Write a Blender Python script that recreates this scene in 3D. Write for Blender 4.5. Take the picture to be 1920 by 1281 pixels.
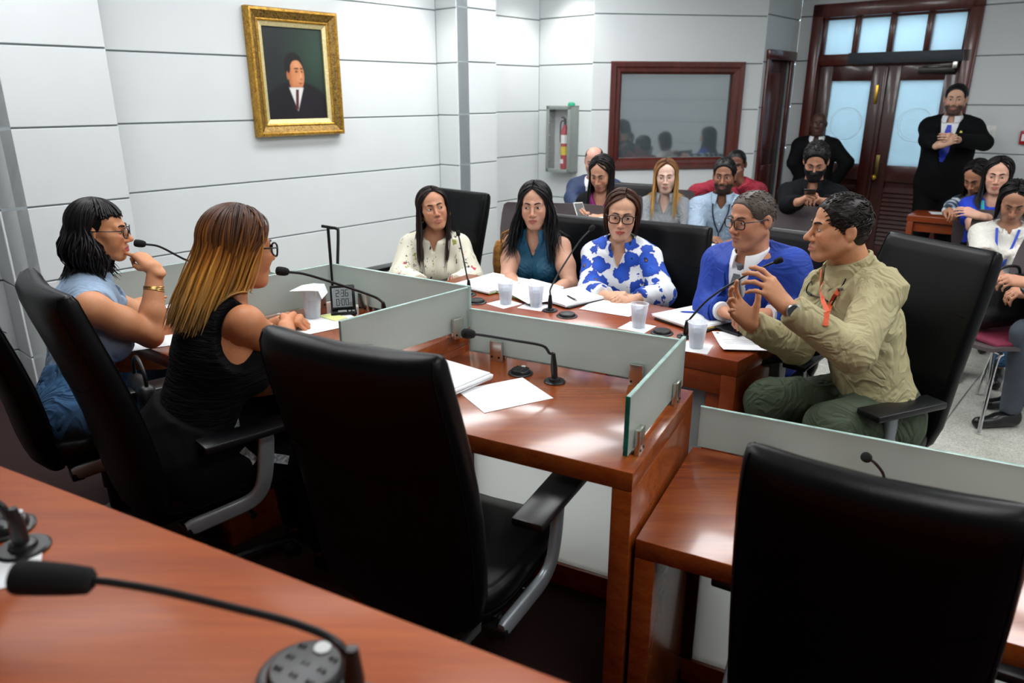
import bpy, bmesh, math, random
import numpy as np
from mathutils import Vector, Matrix
from math import sin, cos, pi, radians, hypot, atan2, sqrt

for o in list(bpy.data.objects):
    bpy.data.objects.remove(o)
SC = bpy.context.scene
COL = SC.collection
random.seed(7)
RNG = np.random.default_rng(11)

# ------------------------------------------------------------------ camera
F_PX, PITCH, CAM_Z = 1375.0, radians(18.56), 1.70
cam_d = bpy.data.cameras.new('camera')
cam = bpy.data.objects.new('camera', cam_d)
COL.objects.link(cam)
cam.location = (0, 0, CAM_Z)
cam.rotation_euler = (pi / 2 - PITCH, 0, 0)
cam_d.sensor_width = 36.0
cam_d.lens = F_PX * 36.0 / 1920.0
cam_d.clip_start = 0.05
cam_d.dof.use_dof = True
cam_d.dof.focus_distance = 2.75
cam_d.dof.aperture_fstop = 3.2
SC.camera = cam

# ------------------------------------------------------------------ world, exposure
w = bpy.data.worlds.new('world')
SC.world = w
w.use_nodes = True
w.node_tree.nodes['Background'].inputs[0].default_value = (0.75, 0.85, 1.0, 1)
w.node_tree.nodes['Background'].inputs[1].default_value = 0.25
SC.view_settings.view_transform = 'Standard'
SC.view_settings.look = 'None'
SC.view_settings.gamma = 1
SC.view_settings.use_curve_mapping = False
SC.view_settings.exposure = 0.04
PANEL_STRENGTH = 14.5      # ceiling light panels
SPOT_W = 60.0              # recessed spots by the wall
SC.cycles.use_adaptive_sampling = True
SC.cycles.adaptive_threshold = .03
SC.cycles.max_bounces = 6
SC.cycles.diffuse_bounces = 3
SC.cycles.glossy_bounces = 3
SC.cycles.transmission_bounces = 5
SC.cycles.transparent_max_bounces = 8
SC.cycles.caustics_reflective = False
SC.cycles.caustics_refractive = False

# ------------------------------------------------------------------ helpers
CP, SP = cos(PITCH), sin(PITCH)

def J(px, py, t):
    """world point seen at a pixel of the 1920x1281 frame at optical depth t"""
    x = (px - 960.0) / F_PX
    v = (py - 640.5) / F_PX
    return Vector((x * t, (CP - v * SP) * t, CAM_Z - (SP + v * CP) * t))

def P(px, py, z):
    """world point seen at a pixel on the level plane at height z"""
    v = (py - 640.5) / F_PX
    return J(px, py, (CAM_Z - z) / (SP + v * CP))

HA = radians(41.4)
AX, BX = Vector((sin(HA), cos(HA), 0)), Vector((cos(HA), -sin(HA), 0))

def ab(a, b, z=0.0):
    v = AX * a + BX * b
    return Vector((v.x, v.y, z))

def head(h):
    return Vector((sin(radians(h)), cos(radians(h)), 0))

def lin(c):
    if isinstance(c, str):
        c = c.lstrip('#')
        c = tuple(int(c[i:i + 2], 16) / 255 for i in (0, 2, 4))
    return tuple((v / 12.92 if v <= .04045 else ((v + .055) / 1.055) ** 2.4) for v in c)

MATS = {}

def nmat(name):
    m = bpy.data.materials.new(name)
    m.use_nodes = True
    nt = m.node_tree
    return m, nt, nt.nodes['Principled BSDF']

def setp(b, rough=.5, metal=0, spec=.5, coat=0, trans=0, ior=1.45, sheen=0, emit=None, es=0, alpha=1):
    b.inputs['Roughness'].default_value = rough
    b.inputs['Metallic'].default_value = metal
    b.inputs['Specular IOR Level'].default_value = spec
    b.inputs['Coat Weight'].default_value = coat
    b.inputs['Coat Roughness'].default_value = .12
    b.inputs['Transmission Weight'].default_value = trans
    b.inputs['IOR'].default_value = ior
    b.inputs['Sheen Weight'].default_value = sheen
    b.inputs['Alpha'].default_value = alpha
    if emit:
        b.inputs['Emission Color'].default_value = (*emit, 1)
        b.inputs['Emission Strength'].default_value = es

def N(nt, typ, **kw):
    n = nt.nodes.new(typ)
    for k, v in kw.items():
        if k.startswith('i_'):
            key = k[2:]
            key = int(key) if key.isdigit() else key.replace('_', ' ')
            n.inputs[key].default_value = v
        else:
            setattr(n, k, v)
    return n

def coords(nt, scale=(1, 1, 1), rot=(0, 0, 0), kind='Object'):
    tc = N(nt, 'ShaderNodeTexCoord')
    mp = N(nt, 'ShaderNodeMapping')
    mp.inputs['Scale'].default_value = scale
    mp.inputs['Rotation'].default_value = rot
    nt.links.new(tc.outputs[kind], mp.inputs[0])
    return mp.outputs[0]

def ramp(nt, fac, stops):
    r = N(nt, 'ShaderNodeValToRGB')
    e = r.color_ramp.elements
    while len(e) < len(stops):
        e.new(.5)
    for el, (p, c) in zip(e, stops):
        el.position = p
        el.color = (*c, 1)
    nt.links.new(fac, r.inputs[0])
    return r.outputs[0]

def bump(nt, b, fac, strength=.2, dist=.01):
    n = N(nt, 'ShaderNodeBump')
    n.inputs['Strength'].default_value = strength
    n.inputs['Distance'].default_value = dist
    nt.links.new(fac, n.inputs['Height'])
    nt.links.new(n.outputs[0], b.inputs['Normal'])

def M(name, col=None, rough=.5, var=.06, scale=30, bmp=0, bscale=None, fold=0, **kw):
    """plain procedural material: base colour with slight noise variation, optional noise bump"""
    if name in MATS:
        return MATS[name]
    m, nt, b = nmat(name)
    c = lin(col)
    setp(b, rough, **kw)
    co = coords(nt)
    nz = N(nt, 'ShaderNodeTexNoise', i_Scale=scale, i_Detail=3)
    nt.links.new(co, nz.inputs['Vector'])
    lo = tuple(max(0, v * (1 - var)) for v in c)
    hi = tuple(min(1, v * (1 + var)) for v in c)
    nt.links.new(ramp(nt, nz.outputs[0], [(.3, lo), (.7, hi)]), b.inputs['Base Color'])
    if bmp:
        n2 = N(nt, 'ShaderNodeTexNoise', i_Scale=bscale or scale, i_Detail=2)
        nt.links.new(co, n2.inputs['Vector'])
        bump(nt, b, n2.outputs[0], bmp, .004)
    if fold:                     # cloth creases
        n3 = N(nt, 'ShaderNodeTexNoise', i_Scale=7, i_Detail=2.5, i_Distortion=1.6)
        nt.links.new(coords(nt, (1, 1, .75)), n3.inputs['Vector'])
        ab_ = N(nt, 'ShaderNodeMath', operation='PINGPONG')
        ab_.inputs[1].default_value = .11
        nt.links.new(n3.outputs[0], ab_.inputs[0])
        bump(nt, b, ab_.outputs[0], fold, .12)
    m.diffuse_color = (*c, 1)
    MATS[name] = m
    return m

def wood(name, dark, light, scale=(1.2, 14, 14), rot=0, rough=.28, coat=.35, spec=.5):
    m, nt, b = nmat(name)
    setp(b, rough, coat=coat, spec=spec)
    co = coords(nt, scale, (0, 0, rot))
    n1 = N(nt, 'ShaderNodeTexNoise', i_Scale=1.6, i_Detail=5, i_Roughness=.6, i_Distortion=.6)
    nt.links.new(co, n1.inputs['Vector'])
    co2 = coords(nt, tuple(s * 5 for s in scale), (0, 0, rot))
    n2 = N(nt, 'ShaderNodeTexNoise', i_Scale=2.2, i_Detail=3)
    nt.links.new(co2, n2.inputs['Vector'])
    mx = N(nt, 'ShaderNodeMath', operation='MULTIPLY_ADD')
    mx.inputs[1].default_value = .3
    nt.links.new(n2.outputs[0], mx.inputs[0])
    mul = N(nt, 'ShaderNodeMath', operation='MULTIPLY')
    mul.inputs[1].default_value = .7
    nt.links.new(n1.outputs[0], mul.inputs[0])
    nt.links.new(mul.outputs[0], mx.inputs[2])
    d, l = lin(dark), lin(light)
    mid = tuple((a + c) / 2 for a, c in zip(d, l))
    nt.links.new(ramp(nt, mx.outputs[0], [(.33, d), (.5, mid), (.66, l)]), b.inputs['Base Color'])
    bump(nt, b, n2.outputs[0], .04, .002)
    MATS[name] = m
    return m

def vcol(name, rough=.5, bmp=0, bscale=200, bstretch=(1, 1, 1), **kw):
    """material whose colour is the mesh's own colour attribute 'Col' (hair, skin, printed cloth)"""
    if name in MATS:
        return MATS[name]
    m, nt, b = nmat(name)
    setp(b, rough, **kw)
    a = N(nt, 'ShaderNodeVertexColor', layer_name='Col')
    co = coords(nt, bstretch)
    nz = N(nt, 'ShaderNodeTexNoise', i_Scale=bscale, i_Detail=2)
    nt.links.new(co, nz.inputs['Vector'])
    mr = N(nt, 'ShaderNodeMapRange')
    mr.inputs['To Min'].default_value = .88
    mr.inputs['To Max'].default_value = 1.1
    nt.links.new(nz.outputs[0], mr.inputs['Value'])
    mx = N(nt, 'ShaderNodeVectorMath', operation='SCALE')
    nt.links.new(a.outputs[0], mx.inputs[0])
    nt.links.new(mr.outputs[0], mx.inputs['Scale'])
    nt.links.new(mx.outputs[0], b.inputs['Base Color'])
    if bmp:
        bump(nt, b, nz.outputs[0], bmp, .003)
    MATS[name] = m
    return m

def link(name, me, mat=None, parent=None, loc=None, rot=None):
    o = bpy.data.objects.new(name, me)
    COL.objects.link(o)
    if mat is not None:
        me.materials.clear()
        me.materials.append(MATS[mat] if isinstance(mat, str) else mat)
    if parent is not None:
        o.parent = parent
    if loc is not None:
        o.location = loc
    if rot is not None:
        o.rotation_euler = rot
    return o

def tag(o, label=None, cat=None, group=None, kind=None):
    for k, v in (('label', label), ('category', cat), ('group', group), ('kind', kind)):
        if v:
            o[k] = v
    return o

def thing(name, label, cat, loc=(0, 0, 0), rz=0, group=None):
    o = bpy.data.objects.new(name, None)
    COL.objects.link(o)
    o.empty_display_size = .05
    o.location = loc
    o.rotation_euler = (0, 0, rz)
    return tag(o, label, cat, group)

def copy_tree(o, parent=None):
    c = o.copy()
    COL.objects.link(c)
    c.parent = parent
    for ch in list(o.children):
        copy_tree(ch, c)
    return c

def finish(me, smooth=True, ang=35):
    if smooth:
        me.shade_smooth()
        me.set_sharp_from_angle(angle=radians(ang))
    me.update()
    return me

class MB:
    """collects simple shapes and links them as one mesh object"""
    def __init__(s, off=(0, 0, 0)):
        s.v, s.f, s.off = [], [], Vector(off)
    def add(s, vs, fs):
        n = len(s.v)
        s.v += [Vector(v) - s.off for v in vs]
        s.f += [tuple(i + n for i in f) for f in fs]
        return s
    def box(s, lo, hi, mat=None):
        x0, y0, z0 = lo
        x1, y1, z1 = hi
        vs = [(x0, y0, z0), (x1, y0, z0), (x1, y1, z0), (x0, y1, z0), (x0, y0, z1), (x1, y0, z1), (x1, y1, z1), (x0, y1, z1)]
        if mat is not None:
            vs = [mat @ Vector(v) for v in vs]
        return s.add(vs, [(0, 3, 2, 1), (4, 5, 6, 7), (0, 1, 5, 4), (1, 2, 6, 5), (2, 3, 7, 6), (3, 0, 4, 7)])
    def prism(s, poly, z0, z1):
        """poly: counter-clockwise xy points"""
        n = len(poly)
        a = sum(poly[i][0] * poly[(i + 1) % n][1] - poly[(i + 1) % n][0] * poly[i][1] for i in range(n))
        if a < 0:
            poly = poly[::-1]
        vs = [(p[0], p[1], z0) for p in poly] + [(p[0], p[1], z1) for p in poly]
        fs = [tuple(range(n))[::-1], tuple(range(n, 2 * n))] + [(i, (i + 1) % n, n + (i + 1) % n, n + i) for i in range(n)]
        return s.add(vs, fs)
    def slab(s, p0, p1, th, z0, z1):
        """upright slab along p0-p1 with thickness th centred on the line"""
        p0, p1 = Vector(p0[:2]), Vector(p1[:2])
        d = (p1 - p0).normalized()
        n = Vector((-d.y, d.x)) * th / 2
        return s.prism([p0 - n, p1 - n, p1 + n, p0 + n], z0, z1)
    def tube(s, pts, r, n=8, caps=True, flat=None):
        pts = [Vector(p) for p in pts]
        k = len(pts)
        rs = r if hasattr(r, '__len__') else [r] * k
        vs, fs = [], []
        up = None
        for i, p in enumerate(pts):
            d = (pts[min(i + 1, k - 1)] - pts[max(i - 1, 0)])
            d = d.normalized() if d.length > 1e-9 else Vector((0, 0, 1))
            if up is None:
                up = Vector((0, 0, 1)) if abs(d.z) < .9 else Vector((1, 0, 0))
            x = d.cross(up)
            x.normalize()
            up = x.cross(d).normalized()
            fl = flat or 1
            for j in range(n):
                a = 2 * pi * j / n
                vs.append(p + (x * cos(a) + up * sin(a) * fl) * rs[i])
        for i in range(k - 1):
            for j in range(n):
                fs.append((i * n + j, i * n + (j + 1) % n, (i + 1) * n + (j + 1) % n, (i + 1) * n + j))
        if caps:
            fs.append(tuple(range(n))[::-1])
            fs.append(tuple((k - 1) * n + j for j in range(n)))
        return s.add(vs, fs)
    def lathe(s, prof, n=24, c=(0, 0, 0), mat=None):
        vs, fs = [], []
        for r, z in prof:
            for j in range(n):
                a = 2 * pi * j / n
                v = Vector((c[0] + r * cos(a), c[1] + r * sin(a), c[2] + z))
                vs.append(mat @ v if mat is not None else v)
        for i in range(len(prof) - 1):
            for j in range(n):
                fs.append((i * n + j, i * n + (j + 1) % n, (i + 1) * n + (j + 1) % n, (i + 1) * n + j))
        fs.append(tuple(range(n))[::-1])
        fs.append(tuple((len(prof) - 1) * n + j for j in range(n)))
        return s.add(vs, fs)
    def loft(s, rings, closed=True, caps=True):
        n = len(rings[0])
        vs = [v for r in rings for v in r]
        fs = []
        for i in range(len(rings) - 1):
            for j in range(n if closed else n - 1):
                fs.append((i * n + j, i * n + (j + 1) % n, (i + 1) * n + (j + 1) % n, (i + 1) * n + j))
        if caps:
            fs.append(tuple(range(n))[::-1])
            fs.append(tuple((len(rings) - 1) * n + j for j in range(n)))
        return s.add(vs, fs)
    def mesh(s, name, bevel=0, smooth=True, seg=2, ang=35):
        me = bpy.data.meshes.new(name)
        me.from_pydata([tuple(v) for v in s.v], [], s.f)
        if bevel:
            bm = bmesh.new()
            bm.from_mesh(me)
            bmesh.ops.recalc_face_normals(bm, faces=bm.faces)
            es = [e for e in bm.edges if len(e.link_faces) == 2 and e.calc_face_angle(0) > radians(30)]
            bmesh.ops.bevel(bm, geom=es, offset=bevel, segments=seg, profile=.5, affect='EDGES', clamp_overlap=True)
            bm.to_mesh(me)
            bm.free()
        return finish(me, smooth, ang)
    def build(s, name, mat, parent=None, bevel=0, smooth=True, seg=2, ang=35, loc=None, rot=None):
        return link(name, s.mesh(name, bevel, smooth, seg, ang), mat, parent, loc, rot)

def spline(pts, n=8):
    """Catmull-Rom through points"""
    pts = [Vector(p) for p in pts]
    q = [pts[0] * 2 - pts[1]] + pts + [pts[-1] * 2 - pts[-2]]
    out = []
    for i in range(1, len(q) - 2):
        for k in range(n):
            t = k / n
            a, b, c, d = q[i - 1], q[i], q[i + 1], q[i + 2]
            out.append(.5 * ((2 * b) + (c - a) * t + (2 * a - 5 * b + 4 * c - d) * t * t + (3 * b - a - 3 * c + d) * t ** 3))
    out.append(pts[-1])
    return out
# ------------------------------------------------------------------ materials of the room
M('wall_paint', '#cfd4d5', .55, var=.015, scale=4)
M('wall_groove', '#8d9699', .7)
M('ceiling_paint', '#d9dcdc', .8, var=.02)
M('carpet', '#260b0b', .95, var=.5, scale=300, bmp=.5, bscale=500)
wood('wood_cherry', '#722e0e', '#914c1e', (1.2, 14, 14), rot=radians(27.7), rough=.27, coat=.45)
wood('wood_dais', '#823406', '#a04c0c', (1.0, 12, 12), rot=radians(27.7), rough=.38, coat=.06, spec=.22)
wood('wood_table', '#782d10', '#94451c', (1.2, 14, 14), rot=radians(35), rough=.3, coat=.25)
wood('wood_door', '#260b08', '#471711', (10, 10, 1.2), rough=.35)
wood('wood_frame', '#3f1410', '#5c2419', (10, 10, 1.2), rough=.3)
M('beam_dark', '#2b3237', .5)
M('brass', '#c8a040', .3, metal=1)
M('steel', '#c9c9c2', .28, metal=1, var=.04)
M('plastic_white', '#e8e8e6', .4)
M('rubber_black', '#0b0c0d', .6)

def terrazzo():
    m, nt, b = nmat('terrazzo')
    setp(b, .25)
    co = coords(nt)
    v = N(nt, 'ShaderNodeTexVoronoi', i_Scale=170)
    nt.links.new(co, v.inputs['Vector'])
    n = N(nt, 'ShaderNodeTexNoise', i_Scale=3, i_Detail=4)
    nt.links.new(co, n.inputs['Vector'])
    mx = N(nt, 'ShaderNodeMix', data_type='RGBA', blend_type='MULTIPLY')
    mx.inputs[0].default_value = .5
    nt.links.new(ramp(nt, v.outputs['Color'], [(.2, lin('#a3a39b')), (.5, lin('#b4b4ab')), (.8, lin('#c0bfb5'))]), mx.inputs[6])
    nt.links.new(ramp(nt, n.outputs[0], [(.3, lin('#a5a59c')), (.7, lin('#ffffff'))]), mx.inputs[7])
    nt.links.new(mx.outputs[2], b.inputs['Base Color'])
    MATS['terrazzo'] = m
terrazzo()

def glassmat(name, tint, thru, rough, body, trl=.45):
    """sand-blasted or tinted pane: part of the light passes, part scatters, plus a clear reflection"""
    m, nt, b = nmat(name)
    setp(b, rough, spec=.5)
    co = coords(nt)
    nz = N(nt, 'ShaderNodeTexNoise', i_Scale=6, i_Detail=2)
    nt.links.new(co, nz.inputs['Vector'])
    c = lin(tint)
    nt.links.new(ramp(nt, nz.outputs[0], [(.3, tuple(v * .95 for v in c)), (.7, tuple(min(1, v * 1.04) for v in c))]), b.inputs['Base Color'])
    tr = N(nt, 'ShaderNodeBsdfTranslucent')
    tr.inputs[0].default_value = (*lin(body), 1)
    tp = N(nt, 'ShaderNodeBsdfTransparent')
    tp.inputs[0].default_value = (*lin(body), 1)
    m1 = N(nt, 'ShaderNodeMixShader')
    m1.inputs[0].default_value = trl
    nt.links.new(b.outputs[0], m1.inputs[1])
    nt.links.new(tr.outputs[0], m1.inputs[2])
    m2 = N(nt, 'ShaderNodeMixShader')
    m2.inputs[0].default_value = thru
    nt.links.new(m1.outputs[0], m2.inputs[1])
    nt.links.new(tp.outputs[0], m2.inputs[2])
    nt.links.new(m2.outputs[0], nt.nodes['Material Output'].inputs[0])
    MATS[name] = m
glassmat('frosted_glass', '#b6bbb6', .22, .25, '#dbe4e0')
glassmat('frosted_pane', '#b4c4cc', .12, .35, '#dbe8ee')
glassmat('etched', '#dde8ec', .05, .5, '#ffffff')
M('glass_end', '#0f6e5e', .1, var=.5, scale=25)
M('glass_edge', '#9db8b1', .15, var=.2, scale=20)
glassmat('panel_white', '#e6eeec', .2, .35, '#fafefc', .8)

# ------------------------------------------------------------------ walls: horizontal panels with open joints
GZ = 1.564
ZC = 3.0

def panel_wall(name, p0, p1, off=0.0, opens=(), zmax=ZC, zmin=0.0):
    """backing slab plus proud panels; the room lies to the right of p0->p1. opens: (u0,u1,z0,z1)"""
    p0, p1 = Vector(p0), Vector(p1)
    L = (p1 - p0).length
    d = (p1 - p0) / L
    n = Vector((d.y, -d.x, 0))
    mat = Matrix(((d.x, n.x, 0, p0.x), (d.y, n.y, 0, p0.y), (0, 0, 1, 0), (0, 0, 0, 1)))
    mb = MB()
    us = sorted({0, L} | {u for o in opens for u in o[:2]})
    for u0, u1 in zip(us, us[1:]):
        holes = [o for o in opens if o[0] < (u0 + u1) / 2 < o[1]]
        z = zmin
        for o in sorted(holes, key=lambda o: o[2]):
            if o[2] > z:
                mb.box((u0, -.14, z), (u1, -.012, o[2]), mat)
            z = o[3]
        if z < zmax:
            mb.box((u0, -.14, z), (u1, -.012, zmax), mat)
    root = mb.build(name, 'wall_groove', smooth=False)
    tag(root, kind='structure')
    zs = [GZ + off + .43 * k for k in range(-4, 4)]
    zs = [zmin] + [z for z in zs if zmin + .05 < z < zmax - .05] + [zmax]
    for z0, z1 in zip(zs, zs[1:]):
        segs = [(0, L)]
        cuts = [o for o in opens if o[2] < z1 - .01 and o[3] > z0 + .01]
        for o in cuts:
            new = []
            for a, c in segs:
                if o[1] <= a or o[0] >= c:
                    new.append((a, c))
                    continue
                if o[0] > a:
                    new.append((a, o[0]))
                if o[1] < c:
                    new.append((o[1], c))
            segs = new
        for a, c in segs:
            if c - a > .01:
                MB().box((a, -.012, z0 + .005), (c, 0, z1 - .005), mat).build('panel', 'wall_paint', root, bevel=.003, seg=1)
        for o in cuts:           # strips of the band above or below an opening
            if o[2] > z0 + .02:
                MB().box((o[0], -.012, z0 + .005), (o[1], 0, o[2]), mat).build('panel', 'wall_paint', root, bevel=.003, seg=1)
            if o[3] < z1 - .02:
                MB().box((o[0], -.012, o[3]), (o[1], 0, z1 - .005), mat).build('panel', 'wall_paint', root, bevel=.003, seg=1)
    return root, mat

DOOR_A = 8.25
DW0, DW1 = -3.10, -1.60            # the double door along the far wall (b)
panel_wall('wall_left', ab(-3.2, -5.02), ab(4.70, -5.02), -.035)
panel_wall('wall_left_near_pier', ab(1.178, -4.79), ab(1.87, -4.79), -.035)
panel_wall('wall_left_near_pier_side', ab(1.17, -5.02), ab(1.17, -4.79), -.035)
panel_wall('wall_left_far_pier_side', ab(4.70, -5.02), ab(4.70, -4.77), -.03)
panel_wall('wall_left_far_pier', ab(4.708, -4.77), ab(5.20, -4.77), -.02)
panel_wall('wall_left_far', ab(5.20, -5.02), ab(6.11, -5.02), -.02)
panel_wall('wall_corner', ab(6.11, -5.02), ab(6.11, -4.36), -.01)
WIN_L = (ab(7.43, -3.25) - ab(6.11, -4.36)).length
w_win, MWIN = panel_wall('wall_window', ab(6.11, -4.36), ab(7.43, -3.25), .0, [(.20, 1.52, 1.01, 1.99)])
w_side, MSIDE = panel_wall('wall_side_door', ab(7.43, -3.25), ab(DOOR_A, -3.25), .02, [(.12, .66, 0, 2.06)])
w_door, MDOOR = panel_wall('wall_far', ab(DOOR_A, -3.25), ab(DOOR_A, 4.2), .05, [(DW0 + 3.25, DW1 + 3.25, 0, 2.56)])
panel_wall('wall_right', ab(DOOR_A, 4.2), ab(-3.2, 4.2), .05)
panel_wall('wall_back', ab(-3.2, 4.2), ab(-3.2, -5.02), .0)
ce = MB().prism([ab(-3.4, -5.3)[:2], ab(DOOR_A + .2, -5.3)[:2], ab(DOOR_A + .2, 4.4)[:2], ab(-3.4, 4.4)[:2]], ZC, ZC + .1).build('ceiling', 'ceiling_paint', smooth=False)
tag(ce, kind='structure')

# floor: terrazzo tiles where the floor shows, one slab beyond; carpet by the members' desks
DES = radians(27.7)
DS, DL = head(27.7), head(117.7)          # desk directions: away from the members, along the desks
fl = MB().prism([ab(-3.3, -5.2)[:2], ab(DOOR_A + .1, -5.2)[:2], ab(DOOR_A + .1, 4.3)[:2], ab(-3.3, 4.3)[:2]], -.45, -.235)
fl = fl.build('floor', 'wall_groove', smooth=False)
tag(fl, kind='structure')
tile_me = MB().box((-.297, -.297, -.03), (.297, .297, 0)).mesh('tile', bevel=.003, seg=1)
RIGHT_RL = Vector((.584, 2.184, 0))        # corner where the lower desk's well begins
def in_well(p):
    q = p - RIGHT_RL
    return q.dot(DS) < .12 and q.dot(DL) > -.1
base = MB()
for i in range(-5, 14):
    for j in range(-8, 7):
        c = ab(.3 + .6 * i, -.35 + .6 * j)
        if in_well(c + DS * -.2):
            continue
        q = c - RIGHT_RL
        if q.dot(DS) < -.1:
            continue                      # carpet there
        t = link('tile', tile_me, 'terrazzo', fl, (c.x, c.y, 0), (0, 0, -HA))
# substrate under the tiles (joint colour) and under the carpet
sub = MB().prism([(RIGHT_RL + DS * .1 + DL * -6)[:2], (RIGHT_RL + DS * .1 + DL * 6)[:2], (RIGHT_RL + DS * 9 + DL * 6)[:2], (RIGHT_RL + DS * 9 + DL * -6)[:2]], -.23, -.008)
sub.build('screed', 'wall_groove', fl, smooth=False)
cp = MB().prism([(RIGHT_RL + DS * .1 + DL * -6)[:2], (RIGHT_RL + DS * .1 + DL * -.0)[:2], (RIGHT_RL + DS * -5 + DL * -.0)[:2], (RIGHT_RL + DS * -5 + DL * -6)[:2]], -.23, .004)
tag(cp.build('floor_carpet', 'carpet', smooth=False), kind='structure')
cp2 = MB().prism([(RIGHT_RL + DS * .1)[:2], (RIGHT_RL + DS * .1 + DL * 5)[:2], (RIGHT_RL + DS * -5 + DL * 5)[:2], (RIGHT_RL + DS * -5)[:2]], -.23, -.19)
tag(cp2.build('floor_carpet_well', 'carpet', smooth=False), kind='structure')

# ------------------------------------------------------------------ window in the angled wall
def framed(name, mat4, u0, u1, z0, z1, fw, depth, mat, parent, out=.03):
    """four mitred mouldings around an opening"""
    prof = [(0, 0), (0, out * .5), (fw * .12, out), (fw * .4, out * .9), (fw * .55, out * .55), (fw * .8, out * .45), (fw, -.01), (fw, -depth), (0, -.02)]
    cs = [(u0, z0), (u1, z0), (u1, z1), (u0, z1)]
    inn = [(1, 1), (-1, 1), (-1, -1), (1, -1)]
    for k in range(4):
        r = []
        for e in (k, (k + 1) % 4):
            (u, z), (su, sz) = cs[e], inn[e]
            r.append([mat4 @ Vector((u + su * a, b, z + sz * a)) for a, b in prof])
        MB().loft(r[::-1]).build('frame_side', mat, parent, ang=25)

win = tag(bpy.data.objects.new('window_1', None), kind='structure')
COL.objects.link(win)
framed('w', MWIN, .18, 1.54, .99, 2.01, .115, .06, 'wood_frame', win)
m, nt, b = nmat('dark_pane')
setp(b, .04, spec=.9)
co = coords(nt)
nz = N(nt, 'ShaderNodeTexNoise', i_Scale=1.5, i_Detail=1)
nt.links.new(co, nz.inputs['Vector'])
nt.links.new(ramp(nt, nz.outputs[0], [(.3, lin('#5c686d')), (.7, lin('#6a767b'))]), b.inputs['Base Color'])
tp = N(nt, 'ShaderNodeBsdfTransparent')
tp.inputs[0].default_value = (.55, .6, .62, 1)
mx = N(nt, 'ShaderNodeMixShader')
mx.inputs[0].default_value = .25
nt.links.new(b.outputs[0], mx.inputs[1])
nt.links.new(tp.outputs[0], mx.inputs[2])
nt.links.new(mx.outputs[0], nt.nodes['Material Output'].inputs[0])
gs = N(nt, 'ShaderNodeBsdfGlossy')
gs.inputs['Roughness'].default_value = .04
gs.inputs[0].default_value = (.8, .85, .87, 1)
m3 = N(nt, 'ShaderNodeMixShader')
m3.inputs[0].default_value = .3
nt.links.new(mx.outputs[0], m3.inputs[1])
nt.links.new(gs.outputs[0], m3.inputs[2])
nt.links.new(m3.outputs[0], nt.nodes['Material Output'].inputs[0])
MATS['dark_pane'] = m
MB().box((.27, -.05, 1.08), (1.45, -.044, 1.92), MWIN).build('pane', 'dark_pane', win, smooth=False)
# control booth behind the glass
bo = MB()
bo.box((.1, -1.6, .8), (1.65, -1.55, 2.4), MWIN).box((.1, -1.6, .78), (1.65, -.15, .8), MWIN).box((.1, -1.6, 2.4), (1.65, -.15, 2.42), MWIN)
bo.box((.06, -1.6, .8), (.1, -.15, 2.4), MWIN).box((1.65, -1.6, .8), (1.69, -.15, 2.4), MWIN)
tag(bo.build('wall_booth', M('booth_paint', '#77828a', .8), smooth=False), kind='structure')

# ------------------------------------------------------------------ narrow side door
sd = tag(bpy.data.objects.new('door_1', None), kind='structure')
COL.objects.link(sd)
cas = MB()
cas.box((.06, 0, 0), (.14, .03, 2.10), MSIDE).box((.64, 0, 0), (.72, .03, 2.10), MSIDE).box((.05, 0, 2.04), (.73, .045, 2.13), MSIDE)
cas.build('casing', 'wood_frame', sd, bevel=.01)
MB().box((.10, -.06, .01), (.68, -.025, 2.055), MSIDE).build('door_leaf', 'wood_door', sd, bevel=.004)
MB().box((.20, -.03, 1.15), (.58, -.015, 1.92), MSIDE).build('door_panel', 'wood_frame', sd, bevel=.012)
MB().box((.20, -.03, .2), (.58, -.015, 1.0), MSIDE).build('door_panel', 'wood_frame', sd, bevel=.012)

# ------------------------------------------------------------------ double door with transom
dd = tag(bpy.data.objects.new('door_2', None), kind='structure')
COL.objects.link(dd)
U0, U1 = DW0 + 3.25, DW1 + 3.25
UM = (U0 + U1) / 2
D0 = MDOOR
fr = MB()
fr.box((U0 - .02, -.16, 0), (U0 + .09, .03, 2.58), D0).box((U0 - .16, -.16, 0), (U0 - .02, -.012, 2.58), D0).box((U1 - .09, -.16, 0), (U1 + .02, .03, 2.58), D0).box((U0 - .02, -.16, 2.45), (U1 + .02, .03, 2.58), D0)  # second box is an added blocker against corridor light leaking at the corner
fr.build('door_frame', 'wood_frame', dd, bevel=.012)
MB().box((U0 + .08, -.12, 1.99), (U1 - .08, -.02, 2.10), D0).build('transom_rail', 'wood_frame', dd, bevel=.008)
MB().box((UM - .36, -.02, 2.0), (U1 - .02, .03, 2.105), D0).build('header_beam', 'beam_dark', dd, bevel=.004)
tw = (U1 - U0 - .18) / 4
for k in range(5):
    u = U0 + .09 + tw * k
    MB().box((u - .028, -.11, 2.09), (u + .028, -.03, 2.46), D0).build('transom_bar', 'wood_frame', dd, bevel=.008)
for k in range(4):
    u = U0 + .09 + tw * k
    MB().box((u + .02, -.08, 2.1), (u + tw - .02, -.07, 2.45), D0).build('pane', 'frosted_pane', dd, smooth=False)
MB().box((U0 + .09, -.075, 2.43), (U1 - .09, -.04, 2.47), D0).build('transom_top_bar', 'wood_frame', dd, bevel=.006)
lw = (U1 - U0 - .18) / 2
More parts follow.
